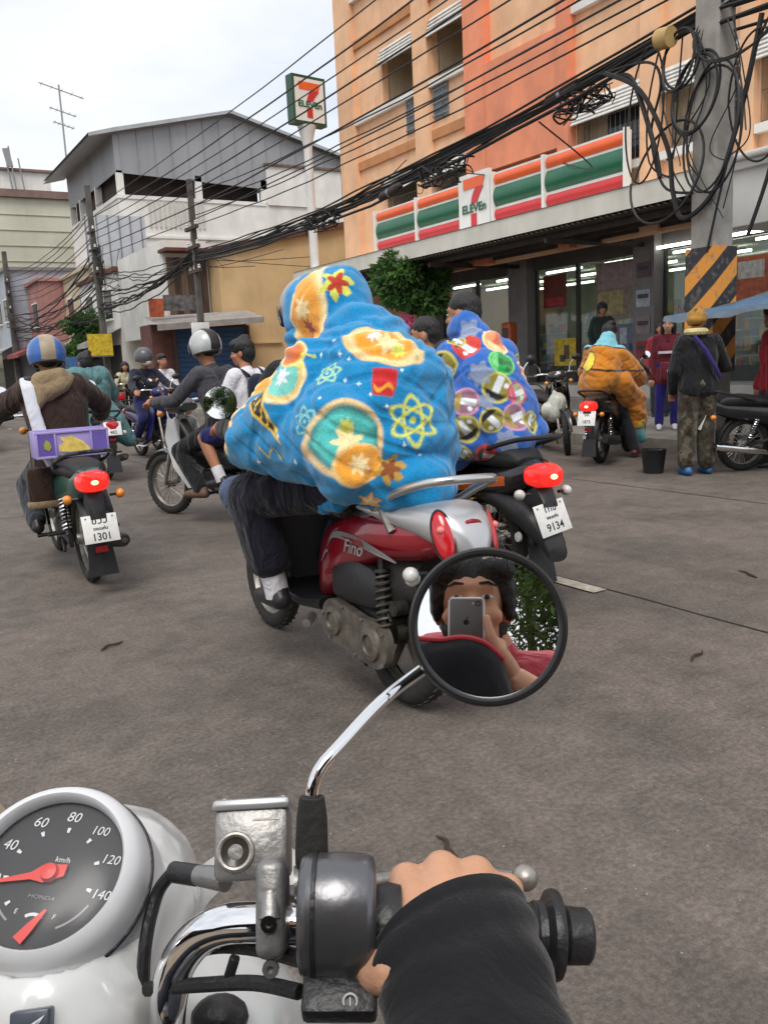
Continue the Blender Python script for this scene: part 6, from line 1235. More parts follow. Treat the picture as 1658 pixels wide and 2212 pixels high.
def m_splash(u, v, col, c1, c2): an = np.arctan2(v, u); q = np.hypot(u, v); col = over(col, ed(q - .8 - .22 * np.sin(an * 6) - .1 * np.sin(an * 11 + 1), .08), c1); return over(col, ed(q - .5 - .18 * np.sin(an * 5 + 2), .1), c2)
def m_crest(u, v, col, c1, c2): d = np.maximum(np.abs(u) - .75 + .25 * np.maximum(0, -v), np.abs(v) - .85); col = over(col, ed(d, .1), c1); return over(col, ed(np.abs(v + .35 - .2 * np.sin(u * 6)) - .14, .08) * ed(d + .1, .1), c2)
def m_pennant(u, v, col, c1, c2):
    hw = .42 * (1 - (u + 1) / 2.1); d = np.maximum(np.abs(v) - hw, np.abs(u) - 1); col = over(col, ed(d, .06), c2); col = over(col, ed(d + .09, .05), c1)
    z = ed(np.abs(((u * 3.2 + v * 1.3) % 1) - .5) - .13, .06) * ed(np.abs(v) - hw * .55, .05) * ed(np.abs(u + .2) - .6, .05); return over(col, z, c2)
def m_squig(u, v, col, c): return over(col, ed(np.abs(v - .35 * np.sin(u * 5)) - .13, .08) * ed(np.abs(u) - 1, .1), c)
def m_disc(u, v, col, ring, fill, a, b, ph):
    q = np.hypot(u, v); col = over(col, ed(q - 1, .1), ring); col = over(col, ed(q - .84, .1), fill)
    x = u * math.cos(ph) + v * math.sin(ph); y = -u * math.sin(ph) + v * math.cos(ph)
    in_ = ed(q - .78, .1); col = over(col, in_ * ed(np.abs(x) - .24, .1), a); col = over(col, in_ * ed(y + .32, .1), b); return over(col, in_ * ed(np.hypot(x - .5, y - .35) - .17, .08), a)
def m_cloud(u, v, col, c): an = np.arctan2(v, u); return over(col, .8 * ed(np.hypot(u, v) - .82 - .14 * np.sin(an * 6), .12), c)
CREAM = S(250, 226, 170); ORG = S(247, 168, 58); TEAL = S(84, 196, 192); YEL = S(222, 226, 96); RED_ = S(206, 40, 44); WHT = S(232, 240, 244); DRK = S(34, 30, 30); BRN = S(140, 78, 36); PALE = S(150, 208, 226)
MBASE = S(6, 136, 194)
main_blanket_chains = [
    [((0, .04, 1.03), .25), ((0, .10, 1.14), .285), ((0, .22, 1.30), .215), ((0, .33, 1.40), .145), ((0, .42, 1.48), .13)],
    [((0, .40, 1.08), .22), ((0, .42, 1.18), .22), ((0, .42, 1.30), .16)],
    [((-.20, .22, 1.26), .13), ((-.25, .26, 1.12), .165), ((-.33, .46, 1.04), .135), ((-.33, .58, .99), .10)], [((.16, .24, 1.26), .12), ((.18, .30, 1.12), .15), ((.25, .48, 1.04), .125), ((.27, .58, .99), .10)],
    [((-.18, .10, 1.04), .19), ((-.30, .42, 1.03), .15), ((-.22, .46, 1.10), .16)], [((-.1, .35, 1.16), .22), ((-.2, .42, 1.08), .17)],
    [((-.17, .06, 1.08), .20), ((-.22, -.02, .96), .14)], [((.10, .10, 1.08), .19), ((.13, .02, .96), .14)], [((-.2, -.04, .90), .09), ((0, -.15, .86), .12), ((.13, -.04, .90), .09)],
    [((-.13, .20, .82), .07), ((-.15, .30, .75), .035)]]
main_blanket_balls = [((0, .42, 1.525), (.152, .195, .156)), ((-.005, .56, 1.515), (.140, .13, .150)), ((0, .35, 1.47), (.14, .13, .13)), ((-.04, .50, 1.38), (.125, .12, .08))]
MAIN_MOTIFS = []
def main_post(o, me):
    c = coords(me); n = normals(me)
    c2 = folds(c, n, [(13, 9, 16, .3, .8), (-9, 12, 21, 1.7, .9), (26, -6, 9, 2.6, .5), (6, 5, 46, .9, .4), (-30, 12, 30, .2, .25)], .011)
    g = np.exp(-((c[:, 2] - 1.40 + (c[:, 1] - .4) * .25) / .022) ** 2); c2 = c2 - n * (g * .016)[:, None]
    th = np.arctan2(c[:, 1] - .28, c[:, 0]); rd = np.clip((1.40 - c[:, 2]) / .35, 0, 1); f1 = np.sin(11 * th + 5 * c[:, 2] + 1.4 * np.sin(c[:, 2] * 8 + th * 2)); f2 = np.sin(17 * th - 9 * c[:, 2] + 2 + 1.2 * np.sin(c[:, 2] * 11))
    mk = np.clip(.4 + .7 * np.sin(3 * th + 1.1) * np.sin(c[:, 2] * 6 + .5), 0, 1); zc = np.exp(-((c[:, 2] - 1.37) / .07) ** 2)
    low = np.clip((1.08 - c[:, 2]) / .2, 0, 1); c2 = c2 + n * (rd * .008 * (np.maximum(0, f1) ** 3) * mk + rd * .005 * np.maximum(0, f2) ** 4 * (1 - mk) + zc * .006 * np.sin(c[:, 2] * 150 + 3 * np.sin(th * 2)) + low * .006 * np.sin(c[:, 2] * 62 + 2.2 * np.sin(th * 3 + 1)))[:, None]
    setcoords(me, c2); setcolor(me, paint(c, n, MBASE, MAIN_MOTIFS))
bl1 = thing('turquoise_blanket', 'turquoise printed blanket with orange medallions and atoms hooded over the scooter riders', 'blanket', (1.66, 2.66, 0))
blob('blanket_cloth', main_blanket_chains, attrmat('turquoise printed fleece'), bl1, .010, 6, 1, main_blanket_balls, main_post)
spot_chains = [
    [((0, .0, .96), .235), ((0, .04, 1.14), .235), ((0, .10, 1.31), .16), ((0, .155, 1.40), .118), ((0, .19, 1.452), .102)],
    [((-.16, .08, 1.30), .105), ((-.23, .16, 1.10), .125), ((-.20, .42, 1.0), .115)], [((.15, .09, 1.30), .10), ((.20, .18, 1.10), .115), ((.19, .42, 1.0), .11)],
    [((.09, -.03, 1.0), .19), ((.18, -.10, .88), .11)], [((-.14, .02, 1.0), .18), ((-.17, .10, .80), .12), ((-.15, .22, .74), .08)], [((-.15, -.02, .84), .10), ((.02, -.18, .86), .11), ((.16, -.08, .86), .10)]]
SPOT_MOTIFS = []
def spot_post(o, me):
    c = coords(me); n = normals(me); c2 = folds(c, n, [(14, 8, 12, 1.3, .9), (-12, 12, 20, .7, .8), (26, -10, 9, 2.1, .5), (-30, 12, 34, .2, .3)], .009)
    g = np.exp(-((c[:, 2] - 1.425 + (c[:, 1] - .1) * .2) / .016) ** 2); c2 = c2 - n * (g * .014)[:, None]
    setcoords(me, c2); setcolor(me, paint(c, n, S(44, 104, 190), SPOT_MOTIFS))
bl2 = thing('blue_spotted_blanket', 'royal blue blanket with small coloured printed discs wrapped round the short haired man', 'blanket', (2.93, 3.72, 0), -3)
blob('blanket_cloth', spot_chains, attrmat('blue printed fleece'), bl2, .010, 5, 1, post=spot_post)
def orange_post(o, me):
    c = coords(me); n = normals(me); c2 = folds(c, n, [(10, 14, 9, 1.3, 1.0), (6, 10, 24, .7, .8)], .020); setcoords(me, c2)
    col = np.tile(np.array(S(206, 128, 28)), (len(c), 1)); z = c[:, 2] + .25 * c[:, 1]
    col = over(col, ed(1.36 - z, .02), S(120, 190, 205)); col = over(col, ed(np.abs(z - 1.355) - .012, .008), DRK); col = over(col, ed(np.abs(c[:, 2] - 1.08 + .1 * c[:, 0]) - .012, .008), DRK)
    q = np.hypot((c[:, 0] + .12) / .075, (c[:, 2] - 1.18) / .11); col = over(col, ed(q - 1, .1) * (n[:, 1] < .1), S(240, 214, 60)); col = over(col, ed(np.abs(q - 1.05) - .06, .04) * (n[:, 1] < .1), DRK)
    lo = .40 + .0 * c[:, 0]; col = over(col, ed(c[:, 2] - .36, .02), S(110, 186, 196)); col = over(col, ed(np.abs(c[:, 2] - .37) - .01, .01), DRK); col = over(col, ed(np.abs(c[:, 2] - .42) - .045, .02) * (c[:, 1] > .45), S(200, 170, 70)); setcolor(me, col)
bl3 = thing('orange_blanket', 'orange blanket with pale blue collar and hem wrapped round the person on the black scooter', 'blanket', (7.35, 7.25, 0), -62)
blob('blanket_cloth', [[((0, .06, .98), .22), ((0, .14, 1.18), .20), ((0, .22, 1.32), .145), ((0, .26, 1.40), .10)], [((.16, .20, 1.26), .10), ((.24, .35, 1.05), .13), ((.27, .55, .95), .11)], [((-.16, .20, 1.26), .10), ((-.24, .35, 1.05), .13), ((-.27, .55, .95), .11)],
    [((.14, .20, .92), .17), ((.24, .46, .72), .15), ((.29, .56, .45), .12), ((.31, .62, .24), .06)], [((-.14, .20, .92), .17), ((-.22, .46, .75), .13)]], attrmat('orange printed fleece'), bl3, .012, 4, 0, post=orange_post)
#MOTIFDATA
MAIN_MOTIFS += [(m_medal, (-0.061, -0.056, 1.361), (-0.26, -0.65, 0.72), 0.142, -28, (.68, ORG, CREAM, S(244, 208, 140), [(.1, .0, .30, CREAM), (-.3, .12, .14, WHT), (.42, -.12, .16, YEL)])),
    (m_medal, (-0.160, 0.383, 1.503), (-0.96, -0.23, -0.17), 0.119, 15, (1.35, ORG, S(244, 196, 110), CREAM, [(.05, .05, .30, CREAM), (.0, -.55, .22, S(150, 40, 30))])),
    (m_splash, (-0.064, 0.253, 1.597), (-0.41, -0.82, 0.39), 0.064, 0, (YEL, S(190, 60, 40))),
    (m_medal, (-0.347, 0.201, 1.262), (-0.88, -0.14, 0.44), 0.093, 10, (1.15, S(120, 206, 196), S(236, 196, 110), CREAM, [(.0, .0, .34, WHT)], None)),
    (m_medal, (-0.303, 0.198, 1.345), (-0.76, -0.19, 0.63), 0.061, 0, (.9, S(214, 110, 50), ORG, CREAM, None)),
    (m_squig, (-0.285, 0.145, 1.315), (-0.64, -0.56, 0.53), 0.046, 40, (YEL,)),
    (m_atom, (-0.249, 0.029, 1.266), (-0.64, -0.16, 0.75), 0.052, 0, (S(176, 224, 170),)),
    (m_crest, (-0.121, -0.140, 1.231), (-0.47, -0.81, 0.36), 0.057, -8, (RED_, ORG)),
    (m_atom, (-0.040, -0.185, 1.094), (-0.27, -0.94, 0.19), 0.084, 0, (YEL,)),
    (m_atom, (-0.360, 0.002, 1.107), (-0.94, -0.30, 0.13), 0.051, 15, (S(150, 214, 206),)),
    (m_medal, (-0.271, -0.117, 1.047), (-0.41, -0.85, 0.32), 0.135, 10, (.95, TEAL, S(70, 150, 150), S(240, 206, 150), [(.05, -.1, .34, CREAM), (.1, .3, .16, YEL)])),
    (m_medal, (-0.239, -0.150, 0.960), (-0.19, -0.98, 0.06), 0.092, 10, (.75, ORG, ORG, S(244, 208, 140), [(.0, .0, .34, CREAM)])),
    (m_pennant, (-0.413, 0.218, 1.115), (-0.92, -0.38, -0.10), 0.118, -48, (DRK, S(236, 196, 60))),
    (m_splash, (-0.140, -0.182, 0.934), (-0.53, -0.81, 0.23), 0.057, 0, (S(190, 150, 70), BRN)),
    (m_squig, (-0.399, 0.224, 0.989), (-0.91, -0.26, -0.31), 0.054, 0, (S(200, 180, 90),)),
    (m_splash, (-0.187, -0.117, 0.819), (-0.53, -0.52, -0.67), 0.041, 0, (ORG, CREAM)),
    (m_star, (-0.193, 0.031, 1.332), (-0.74, -0.36, 0.57), 0.016, 0, (WHT,)),
    (m_star, (-0.181, -0.011, 1.311), (-0.63, -0.46, 0.62), 0.015, 0, (WHT,)),
    (m_star, (-0.215, -0.038, 1.239), (-0.52, -0.59, 0.62), 0.015, 0, (WHT,)),
    (m_star, (-0.166, -0.126, 1.193), (-0.46, -0.75, 0.47), 0.015, 0, (WHT,)),
    (m_star, (-0.052, -0.149, 1.266), (-0.22, -0.87, 0.43), 0.015, 0, (WHT,)),
    (m_star, (-0.175, 0.102, 1.383), (-0.66, -0.25, 0.71), 0.016, 0, (WHT,)),
    (m_star, (-0.316, -0.032, 1.186), (-0.73, -0.36, 0.58), 0.015, 0, (WHT,)),
    (m_star, (-0.127, -0.162, 1.146), (-0.27, -0.96, 0.08), 0.015, 0, (WHT,)),
    (m_star, (-0.188, -0.083, 1.227), (-0.54, -0.64, 0.54), 0.015, 0, (WHT,)),
    (m_star, (-0.397, 0.152, 1.052), (-0.97, -0.21, 0.08), 0.016, 0, (WHT,)),
    (m_star, (-0.368, 0.076, 0.960), (-0.88, -0.28, -0.38), 0.016, 0, (WHT,)),
    (m_star, (-0.089, -0.201, 1.018), (-0.27, -0.96, 0.08), 0.015, 0, (WHT,)),
    (m_star, (-0.028, -0.203, 0.974), (-0.12, -0.97, 0.23), 0.015, 0, (WHT,)),
    (m_star, (-0.156, -0.147, 1.106), (-0.27, -0.96, 0.08), 0.015, 0, (WHT,)),
    (m_star, (-0.409, 0.314, 0.948), (-0.81, -0.23, -0.54), 0.017, 0, (WHT,)),
    (m_star, (-0.229, 0.107, 1.332), (-0.59, -0.55, 0.59), 0.016, 0, (WHT,))]
SPOT_MOTIFS += [(m_disc, (-0.135, 0.003, 1.357), (-0.20, -0.75, 0.63), 0.079, 0, (S(226, 70, 50), S(214, 70, 60), WHT, S(60, 60, 70), 3.9)),
    (m_disc, (0.034, -0.046, 1.376), (0.21, -0.86, 0.46), 0.080, 0, (CREAM, S(240, 160, 110), S(226, 110, 80), CREAM, 5.5)),
    (m_disc, (-0.004, -0.144, 1.266), (-0.00, -0.82, 0.58), 0.079, 0, (S(120, 220, 120), S(40, 160, 80), S(30, 120, 60), S(120, 210, 130), 4.4)),
    (m_disc, (-0.269, 0.038, 1.261), (-0.88, -0.48, 0.02), 0.079, 0, (S(206, 200, 110), S(150, 140, 60), WHT, DRK, 4.1)),
    (m_disc, (-0.069, -0.180, 1.134), (-0.37, -0.92, 0.13), 0.083, 0, (S(206, 200, 110), S(150, 140, 60), WHT, DRK, 5.8)),
    (m_disc, (-0.287, 0.000, 1.101), (-0.79, -0.31, 0.53), 0.068, 0, (S(226, 70, 50), S(214, 70, 60), WHT, S(60, 60, 70), 3.0)),
    (m_disc, (-0.225, -0.114, 1.075), (-0.49, -0.74, 0.46), 0.077, 0, (S(210, 150, 180), S(150, 110, 130), WHT, S(170, 150, 80), 4.6)),
    (m_disc, (0.043, -0.206, 1.099), (0.17, -0.96, 0.21), 0.063, 0, (S(220, 70, 110), S(160, 170, 130), WHT, S(226, 90, 130), 4.9)),
    (m_disc, (0.010, -0.226, 0.976), (0.00, -0.97, 0.26), 0.078, 0, (S(210, 150, 180), S(150, 110, 130), WHT, S(170, 150, 80), 5.0)),
    (m_disc, (-0.120, -0.208, 0.972), (-0.42, -0.91, 0.05), 0.067, 0, (S(206, 200, 110), S(150, 140, 60), WHT, DRK, 3.9)),
    (m_disc, (-0.231, -0.122, 0.920), (-0.46, -0.79, -0.41), 0.077, 0, (S(206, 200, 110), S(150, 140, 60), WHT, DRK, 0.6)),
    (m_disc, (-0.298, -0.062, 0.949), (-0.86, -0.46, -0.21), 0.057, 0, (S(206, 200, 110), S(150, 140, 60), WHT, DRK, 5.6)),
    (m_disc, (0.116, -0.207, 0.937), (0.48, -0.84, 0.23), 0.063, 0, (S(206, 200, 110), S(150, 140, 60), WHT, DRK, 5.9)),
    (m_disc, (-0.217, -0.060, 0.782), (-0.60, -0.42, -0.68), 0.057, 0, (S(206, 200, 110), S(150, 140, 60), WHT, DRK, 5.5)),
    (m_disc, (-0.123, -0.150, 0.779), (-0.51, -0.59, -0.62), 0.067, 0, (S(226, 70, 50), S(214, 70, 60), WHT, S(60, 60, 70), 4.5)),
    (m_disc, (-0.165, 0.046, 1.393), (-0.17, -0.36, 0.92), 0.053, 0, (S(206, 200, 110), S(150, 140, 60), WHT, DRK, 4.0)),
    (m_disc, (-0.291, 0.110, 1.239), (-0.93, -0.13, 0.34), 0.058, 0, (S(226, 70, 50), S(214, 70, 60), WHT, S(60, 60, 70), 3.0)),
    (m_disc, (0.160, -0.090, 1.214), (0.68, -0.63, 0.39), 0.054, 0, (CREAM, S(240, 160, 110), S(226, 110, 80), CREAM, 1.5)),
    (m_cloud, (-0.067, 0.066, 1.442), (-0.56, -0.40, 0.73), 0.075, 0, (S(150, 160, 180),)),
    (m_cloud, (-0.138, -0.128, 1.211), (-0.67, -0.69, 0.26), 0.072, 0, (S(150, 160, 180),)),
    (m_cloud, (-0.065, -0.250, 0.855), (-0.69, -0.72, -0.00), 0.072, 0, (S(150, 160, 180),)),
    (m_cloud, (-0.265, 0.305, 1.164), (-0.48, 0.27, 0.83), 0.066, 0, (S(150, 160, 180),)),
    (m_cloud, (-0.133, -0.168, 1.064), (-0.55, -0.77, 0.33), 0.051, 0, (S(150, 160, 180),))]
# the rest of each blanket carries more of the same print
_rng = random.Random(4)
for k in range(46):
    a = _rng.uniform(-.5, 2.6); z = _rng.uniform(.85, 1.35); d = (math.cos(a), math.sin(a), .1); r_ = .30
    fn, sz, ag = _rng.choice([(m_atom, .06, (YEL,)), (m_medal, .13, (.9, ORG, CREAM, S(244, 208, 140), [(.0, .0, .34, CREAM)])), (m_splash, .06, (YEL, BRN)), (m_star, .016, (WHT,)), (m_star, .016, (WHT,)), (m_crest, .055, (RED_, ORG))])
    MAIN_MOTIFS.append((fn, (d[0] * r_, .28 + d[1] * .38, z), d, sz, _rng.uniform(-30, 30), ag))
for k in range(40):
    a = _rng.uniform(-.4, 2.9); z = _rng.uniform(.8, 1.32); d = (math.cos(a), math.sin(a), .1)
    SPOT_MOTIFS.append((m_disc, (d[0] * .28, .1 + d[1] * .3, z), d, .055, 0, _rng.choice([(YEL, S(150, 140, 60), WHT, DRK, k * .7), (S(120, 220, 120), S(40, 160, 80), S(30, 120, 60), S(120, 210, 130), k), (S(226, 70, 50), S(214, 70, 60), WHT, DRK, k)])))
# ================================================================== OUR OWN SCOOTER, RIDER, PHONE AND MIRROR
OW = -YAW
own = thing('scooter', 'white scooter with a round speedometer and chrome handlebar held by the black sleeved hand', 'motorbike', (0, 0, 0), OW)
pearl = mat('pearl white paint', (.74, .75, .74), .22, 0, .03, 4, coat=.6); silver_b = mat('matte silver bezel', (.70, .71, .73), .40, .0, .03, 8, coat=.2)
gun = mat('gunmetal satin', (.16, .16, .17), .30, .75, .10, 14, .05, 90); cast_alu = mat('cast aluminium grey', (.27, .265, .26), .42, .7, .12, 25, .12, 120)
D = Vector((-.222, .494, .994)); DN = Vector((.0, -.60, .80)).normalized()
dT = frame(D, DN, (-.17, .5, .8)); 
# make local Y of the dial point up the dial
dy = (Vector((.19, .77, .62)) - DN * Vector((.19, .77, .62)).dot(DN)).normalized(); dx = dy.cross(DN)
dT = Matrix(((dx.x, dy.x, DN.x, D.x), (dx.y, dy.y, DN.y, D.y), (dx.z, dy.z, DN.z, D.z), (0, 0, 0, 1)))
P_ = lambda x, y, z: tuple(dT @ Vector((x, y, z)))
def nac_post(o, me):
    c = coords(me); I = np.array(dT.inverted()); q = c @ I[:3, :3].T + I[:3, 3]; m = (np.hypot(q[:, 0], q[:, 1]) < .0595) & (q[:, 2] > -.016) ; q[m, 2] = -.016
    T_ = np.array(dT); setcoords(me, q @ T_[:3, :3].T + T_[:3, 3])
blob('headlight_nacelle', [[(P_(0, 0, -.092), .072), ((-.222, .487, .895), .070), ((-.222, .475, .83), .062)], [(P_(0, .01, -.10), .072), ((-.222, .57, .915), .072), ((-.222, .60, .905), .068)], [((-.222, .478, .908), .058), ((-.222, .47, .84), .060)], [(P_(0, 0, -.075), .052), (P_(0, 0, -.085), .060)]], pearl, own, .005, 5, 1, post=nac_post)
bz = MB().lathe([(.0465, -.004), (.0475, .004), (.0490, .006), (.0540, .003), (.0575, -.004), (.0590, -.014), (.0600, -.03), (.062, -.048)], dT, 64).build('bezel', silver_b, own)
MB().torus(.0598, .0014, dT @ TR((0, 0, -.022)), 64, 6).build('bezel_seam', black_plastic, bz)
face_m = mat('dial face', (.028, .028, .032), .5, 0, .1, 30)
fc = MB().lathe([(.0472, 0), (0, .0)], dT @ TR((0, 0, -.0065)), 48).build('dial_face', face_m, own, 0)
ink_w = mat('dial white print', (.72, .73, .74), .5, emit=None); needle = mat('red needle', (.75, .05, .04), .4)
for v in range(0, 160, 20):
    a = R(90 + (80 - v) / 20 * 34.0); rr = .0375
    if v: text('dial_numeral', str(v), .0094 if v < 100 else .0082, ink_w, fc, dT @ TR((.0372 * math.cos(a), .0372 * math.sin(a), -.006)), .0002, .18)
    MB().prism([(-.0008, -.0016), (.0008, -.0016), (.0012, .0016), (-.0012, .0016)], .0004, dT @ TR((.0285 * math.cos(a), .0285 * math.sin(a), -.0062), (0, 0, math.degrees(a) - 90))).build('dial_tick', ink_w, fc, 0)
text('dial_numeral', 'km/h', .0050, ink_w, fc, dT @ TR((.004, .0095, -.006)), .0002, .1)
text('dial_numeral', 'HONDA', .0034, mat('dial grey print', (.3, .3, .31), .5), fc, dT @ TR((0, -.0145, -.006)), .0002, .1, 1.4)
for (x, t_) in ((-.0125, 'E'), (.0125, 'F')): text('dial_numeral', t_, .0042, ink_w, fc, dT @ TR((x, -.0245, -.006)), .0002, .1)
MB().lathe([(.0075, 0), (.0085, .0002), (.0095, 0)], dT @ TR((0, -.033, -.0061)), 20, R(50), R(130)).build('fuel_arc', ink_w, fc)
for a0, a1 in ((-62, -25), (205, 242)):
    MB().lathe([(.0335, 0), (.0342, .0002), (.0349, 0)], dT @ TR((0, 0, -.0062)), 16, R(a0), R(a1)).build('dial_arc', mat('dial grey print'), fc)
nd = R(197)
MB().prism([(-.011, -.0035), (-.009, .0035), (.004, .0055), (.012, .0022), (.036, .0008), (.036, -.0008), (.012, -.0022), (.004, -.0058)], .0012, dT @ TR((0, 0, -.0045), (0, 0, 197))).build('speed_needle', needle, own, 0)
MB().lathe([(0, .004), (.005, .0035), (.006, 0)], dT @ TR((0, 0, -.0035)), 20).build('needle_hub', needle, own)
MB().prism([(-.004, -.0035), (-.004, .0035), (.005, .0028), (.018, .0008), (.018, -.0008), (.005, -.0028)], .0012, dT @ TR((-.0015, -.0375, -.0045), (0, 0, 62))).build('fuel_needle', needle, own, 0)
gcv = glassmat('dial cover glass', (.97, .97, .97), .05, .006, .22)
MB().lathe([(.0475, -.001), (.040, .0022), (.02, .0042), (0, .005)], dT, 40).build('dial_cover', gcv, own)
# badge below the dial
BP = Vector((-.213, .4285, .9385)); bn = Vector((.08, -.84, .52)).normalized(); bx = Vector((1, .05, .05)); bx = (bx - bn * bx.dot(bn)).normalized(); by = bn.cross(bx)
bT = Matrix(((bx.x, by.x, bn.x, BP.x), (bx.y, by.y, bn.y, BP.y), (bx.z, by.z, bn.z, BP.z), (0, 0, 0, 1)))
bd = MB().rbox((0, -.004, -.002), (.022, .026, .014), .0015, M=bT).build('wing_badge', mat('badge blue grey', (.055, .065, .09), .3, .2, .1, 20), own)
for k in range(5):
    w = .017 - k * .0028; y = .005 - k * .0024
    MB().prism([(-.008, y - .002), (-.008 + w * .55, y + .0012), (-.008 + w, y + .005), (-.008 + w * .8, y + .001), (-.008 + w * .4, y - .0024)], .0008, bT @ TR((0, -.004, .005))).build('wing_feather', chrome if k % 2 else mat('badge white', (.75, .76, .78), .3), bd, 0)
# handlebar
bar_pts = bez([(-.150, .470, .900), (-.143, .456, .928), (-.136, .455, .952), (-.122, .453, .971), (-.103, .448, .983), (-.075, .442, .987), (-.040, .438, .986), (.04, .438, .980), (.098, .440, .972)], 6)
MB().tube(bar_pts, .0112, 20).build('handlebar', chrome, own)
hb2 = bez([(-.300, .470, .900), (-.308, .455, .952), (-.34, .448, .983), (-.40, .440, .986), (-.54, .44, .972)], 5); MB().tube(hb2, .0112, 14).build('handlebar', chrome, own); MB().tube([(-.43, .438, .984), (-.545, .44, .972)], .0165, 14).build('grip', black_plastic, own)
# switch drum
ax = Vector((1, .0, -.05)).normalized(); sT = frame((-.0365, .432, .9965), ax, (0, 0, 1)) @ Matrix.Diagonal((1, 1, 1, 1))
# frame(): local x = up x axis, local y ~ up
sT = sT @ Matrix.Diagonal((.82, 1.02, 1, 1))
MB().lathe([(.0, -.0215), (.026, -.0215), (.0315, -.020), (.0335, -.016), (.0345, 0), (.0335, .016), (.0315, .020), (.026, .0215), (0, .0215)], sT, 48).build('switch_drum', gun, own, 50)
MB().lathe([(.0348, -.0012), (.0352, 0), (.0348, .0012)], sT @ TR((0, 0, -.0125)), 48).build('drum_seam', black_plastic, own)
sw = MB().rbox((-.036, .407, .966), (.040, .022, .016), .003, (28, 3, 0)).build('starter_switch', black_plastic, own)
wm = mat('switch symbol', (.55, .55, .56), .5)
MB().torus(.0036, .0006, TR((-.030, .3978, .9705), (62, 0, 0)), 20, 5).build('starter_symbol', wm, sw)
MB().box((-.030, .3975, .9708), (.0008, .0008, .004), (-28, 0, 0)).build('starter_symbol_bar', wm, sw, 0)
MB().lathe([(.0, -.007), (.0215, -.007), (.023, 0), (.0215, .007), (0, .007)], frame((-.0085, .437, .985), ax), 24).build('throttle_collar', black_plastic, own)
# brake reservoir with sight glass, clamp
rT = TR((-.0885, .4785, 1.0145), (-32, 0, 1))
rv = MB().rbox((0, 0, 0), (.044, .028, .040), .004, M=rT).build('brake_reservoir', cast_alu, own)
MB().rbox((0, 0, .0225), (.047, .031, .007), .0028, M=rT).build('reservoir_cap', mat('pale cast cap', (.42, .43, .44), .4, .6, .08, 30), rv)
for x in (-.018, .018): MB().lathe([(.0028, 0), (.0024, .0012), (0, .0012)], rT @ TR((x, 0, .026)), 10).build('cap_screw', steel, rv)
sgT = rT @ TR((-.009, -.0145, -.004), (90, 0, 0))
MB().torus(.0098, .0018, sgT, 32, 8).build('sight_ring', alu, rv); MB().lathe([(.009, 0), (0, -.001)], sgT, 24).build('sight_glass', mat('brake fluid window', (.05, .045, .035), .12, 0, .3, 60), rv)
MB().box((.009, -.0143, .0135), (.016, .0006, .0010), M=rT).build('cast_lettering', alu, rv, 0)
MB().tube([(-.146, .502, .984), (-.128, .492, .987)], .0066, 14).build('hose_union', black_plastic, own); MB().tube([(-.129, .4925, .987), (-.108, .482, .990)], [.0062, .0078], 14).build('lever_boss', cast_alu, own)
cl = MB().rbox((-.0735, .4405, .9985), (.017, .030, .052), .006, (-28, 0, 0), 3).build('bar_clamp', cast_alu, own)
MB().lathe([(.0046, 0), (.0046, .003), (.002, .003), (.002, .001), (0, .001)], frame((-.0735, .4235, 1.000), (0, -.9, .35)), 12).build('clamp_bolt', chrome, cl); MB().lathe([(.0046, 0), (.0046, .003), (.002, .003), (.002, .001), (0, .001)], frame((-.0735, .4185, .9765), (0, -.9, .25)), 12).build('clamp_bolt', steel, cl)
MB().tube([(-.0735, .4265, 1.0), (-.0735, .4440, 1.018)], [.0062, .0062], 14).build('clamp_barrel', cast_alu, cl)
# brake lever and grip
MB().tube(bez([(-.075, .468, .985), (-.03, .497, .972), (.03, .514, .966), (.072, .508, .964)], 6), [.006] * 6 + [.0052] * 12 + [.0056], 10).build('brake_lever', cast_alu, own)
MB().ball((.080, .505, .966), (.0085, .0085, .0085), 14, 10).build('lever_ball', alu, own)
gr = MB().tube([(-.004, .438, .984), (.083, .4395, .973)], .0162, 20).build('grip', black_plastic, own)
for k in range(10): MB().torus(.0164, .0011, frame((.002 + k * .008, .4382 + k * .00015, .9832 - k * .001), (1, .02, -.12)), 20, 5).build('grip_rib', black_plastic, gr)
MB().lathe([(.0, -.003), (.0235, -.003), (.0245, 0), (.0235, .003), (.018, .006), (.0165, .012)], frame((.0845, .4396, .9728), (-1, -.02, .12)), 28).build('grip_flange', black_plastic, own)
MB().lathe([(.012, 0), (.0125, .004), (.0155, .007), (.0150, .019), (.013, .021), (0, .021)], frame((.085, .4396, .9727), (1, .02, -.12)), 28).build('bar_end', black_plastic, own)
# cables
MB().tube(bez([(-.058, .412, .966), (-.085, .428, .960), (-.118, .440, .951), (-.155, .455, .938)], 6), .0042, 8).build('throttle_cable', black_plastic, own)
MB().tube(bez([(-.058, .430, .972), (-.09, .448, .968), (-.12, .462, .958), (-.15, .475, .93)], 6), .0048, 8).build('brake_hose', black_plastic, own)
MB().tube(bez([(-.146, .502, .984), (-.158, .500, .968), (-.163, .480, .94), (-.165, .47, .89)], 6), .0042, 8).build('brake_hose', black_plastic, own)
MB().rbox((-.100, .4365, .961), (.006, .006, .02), .0015, (0, 20, 0)).build('cable_tie', black_plastic, own)
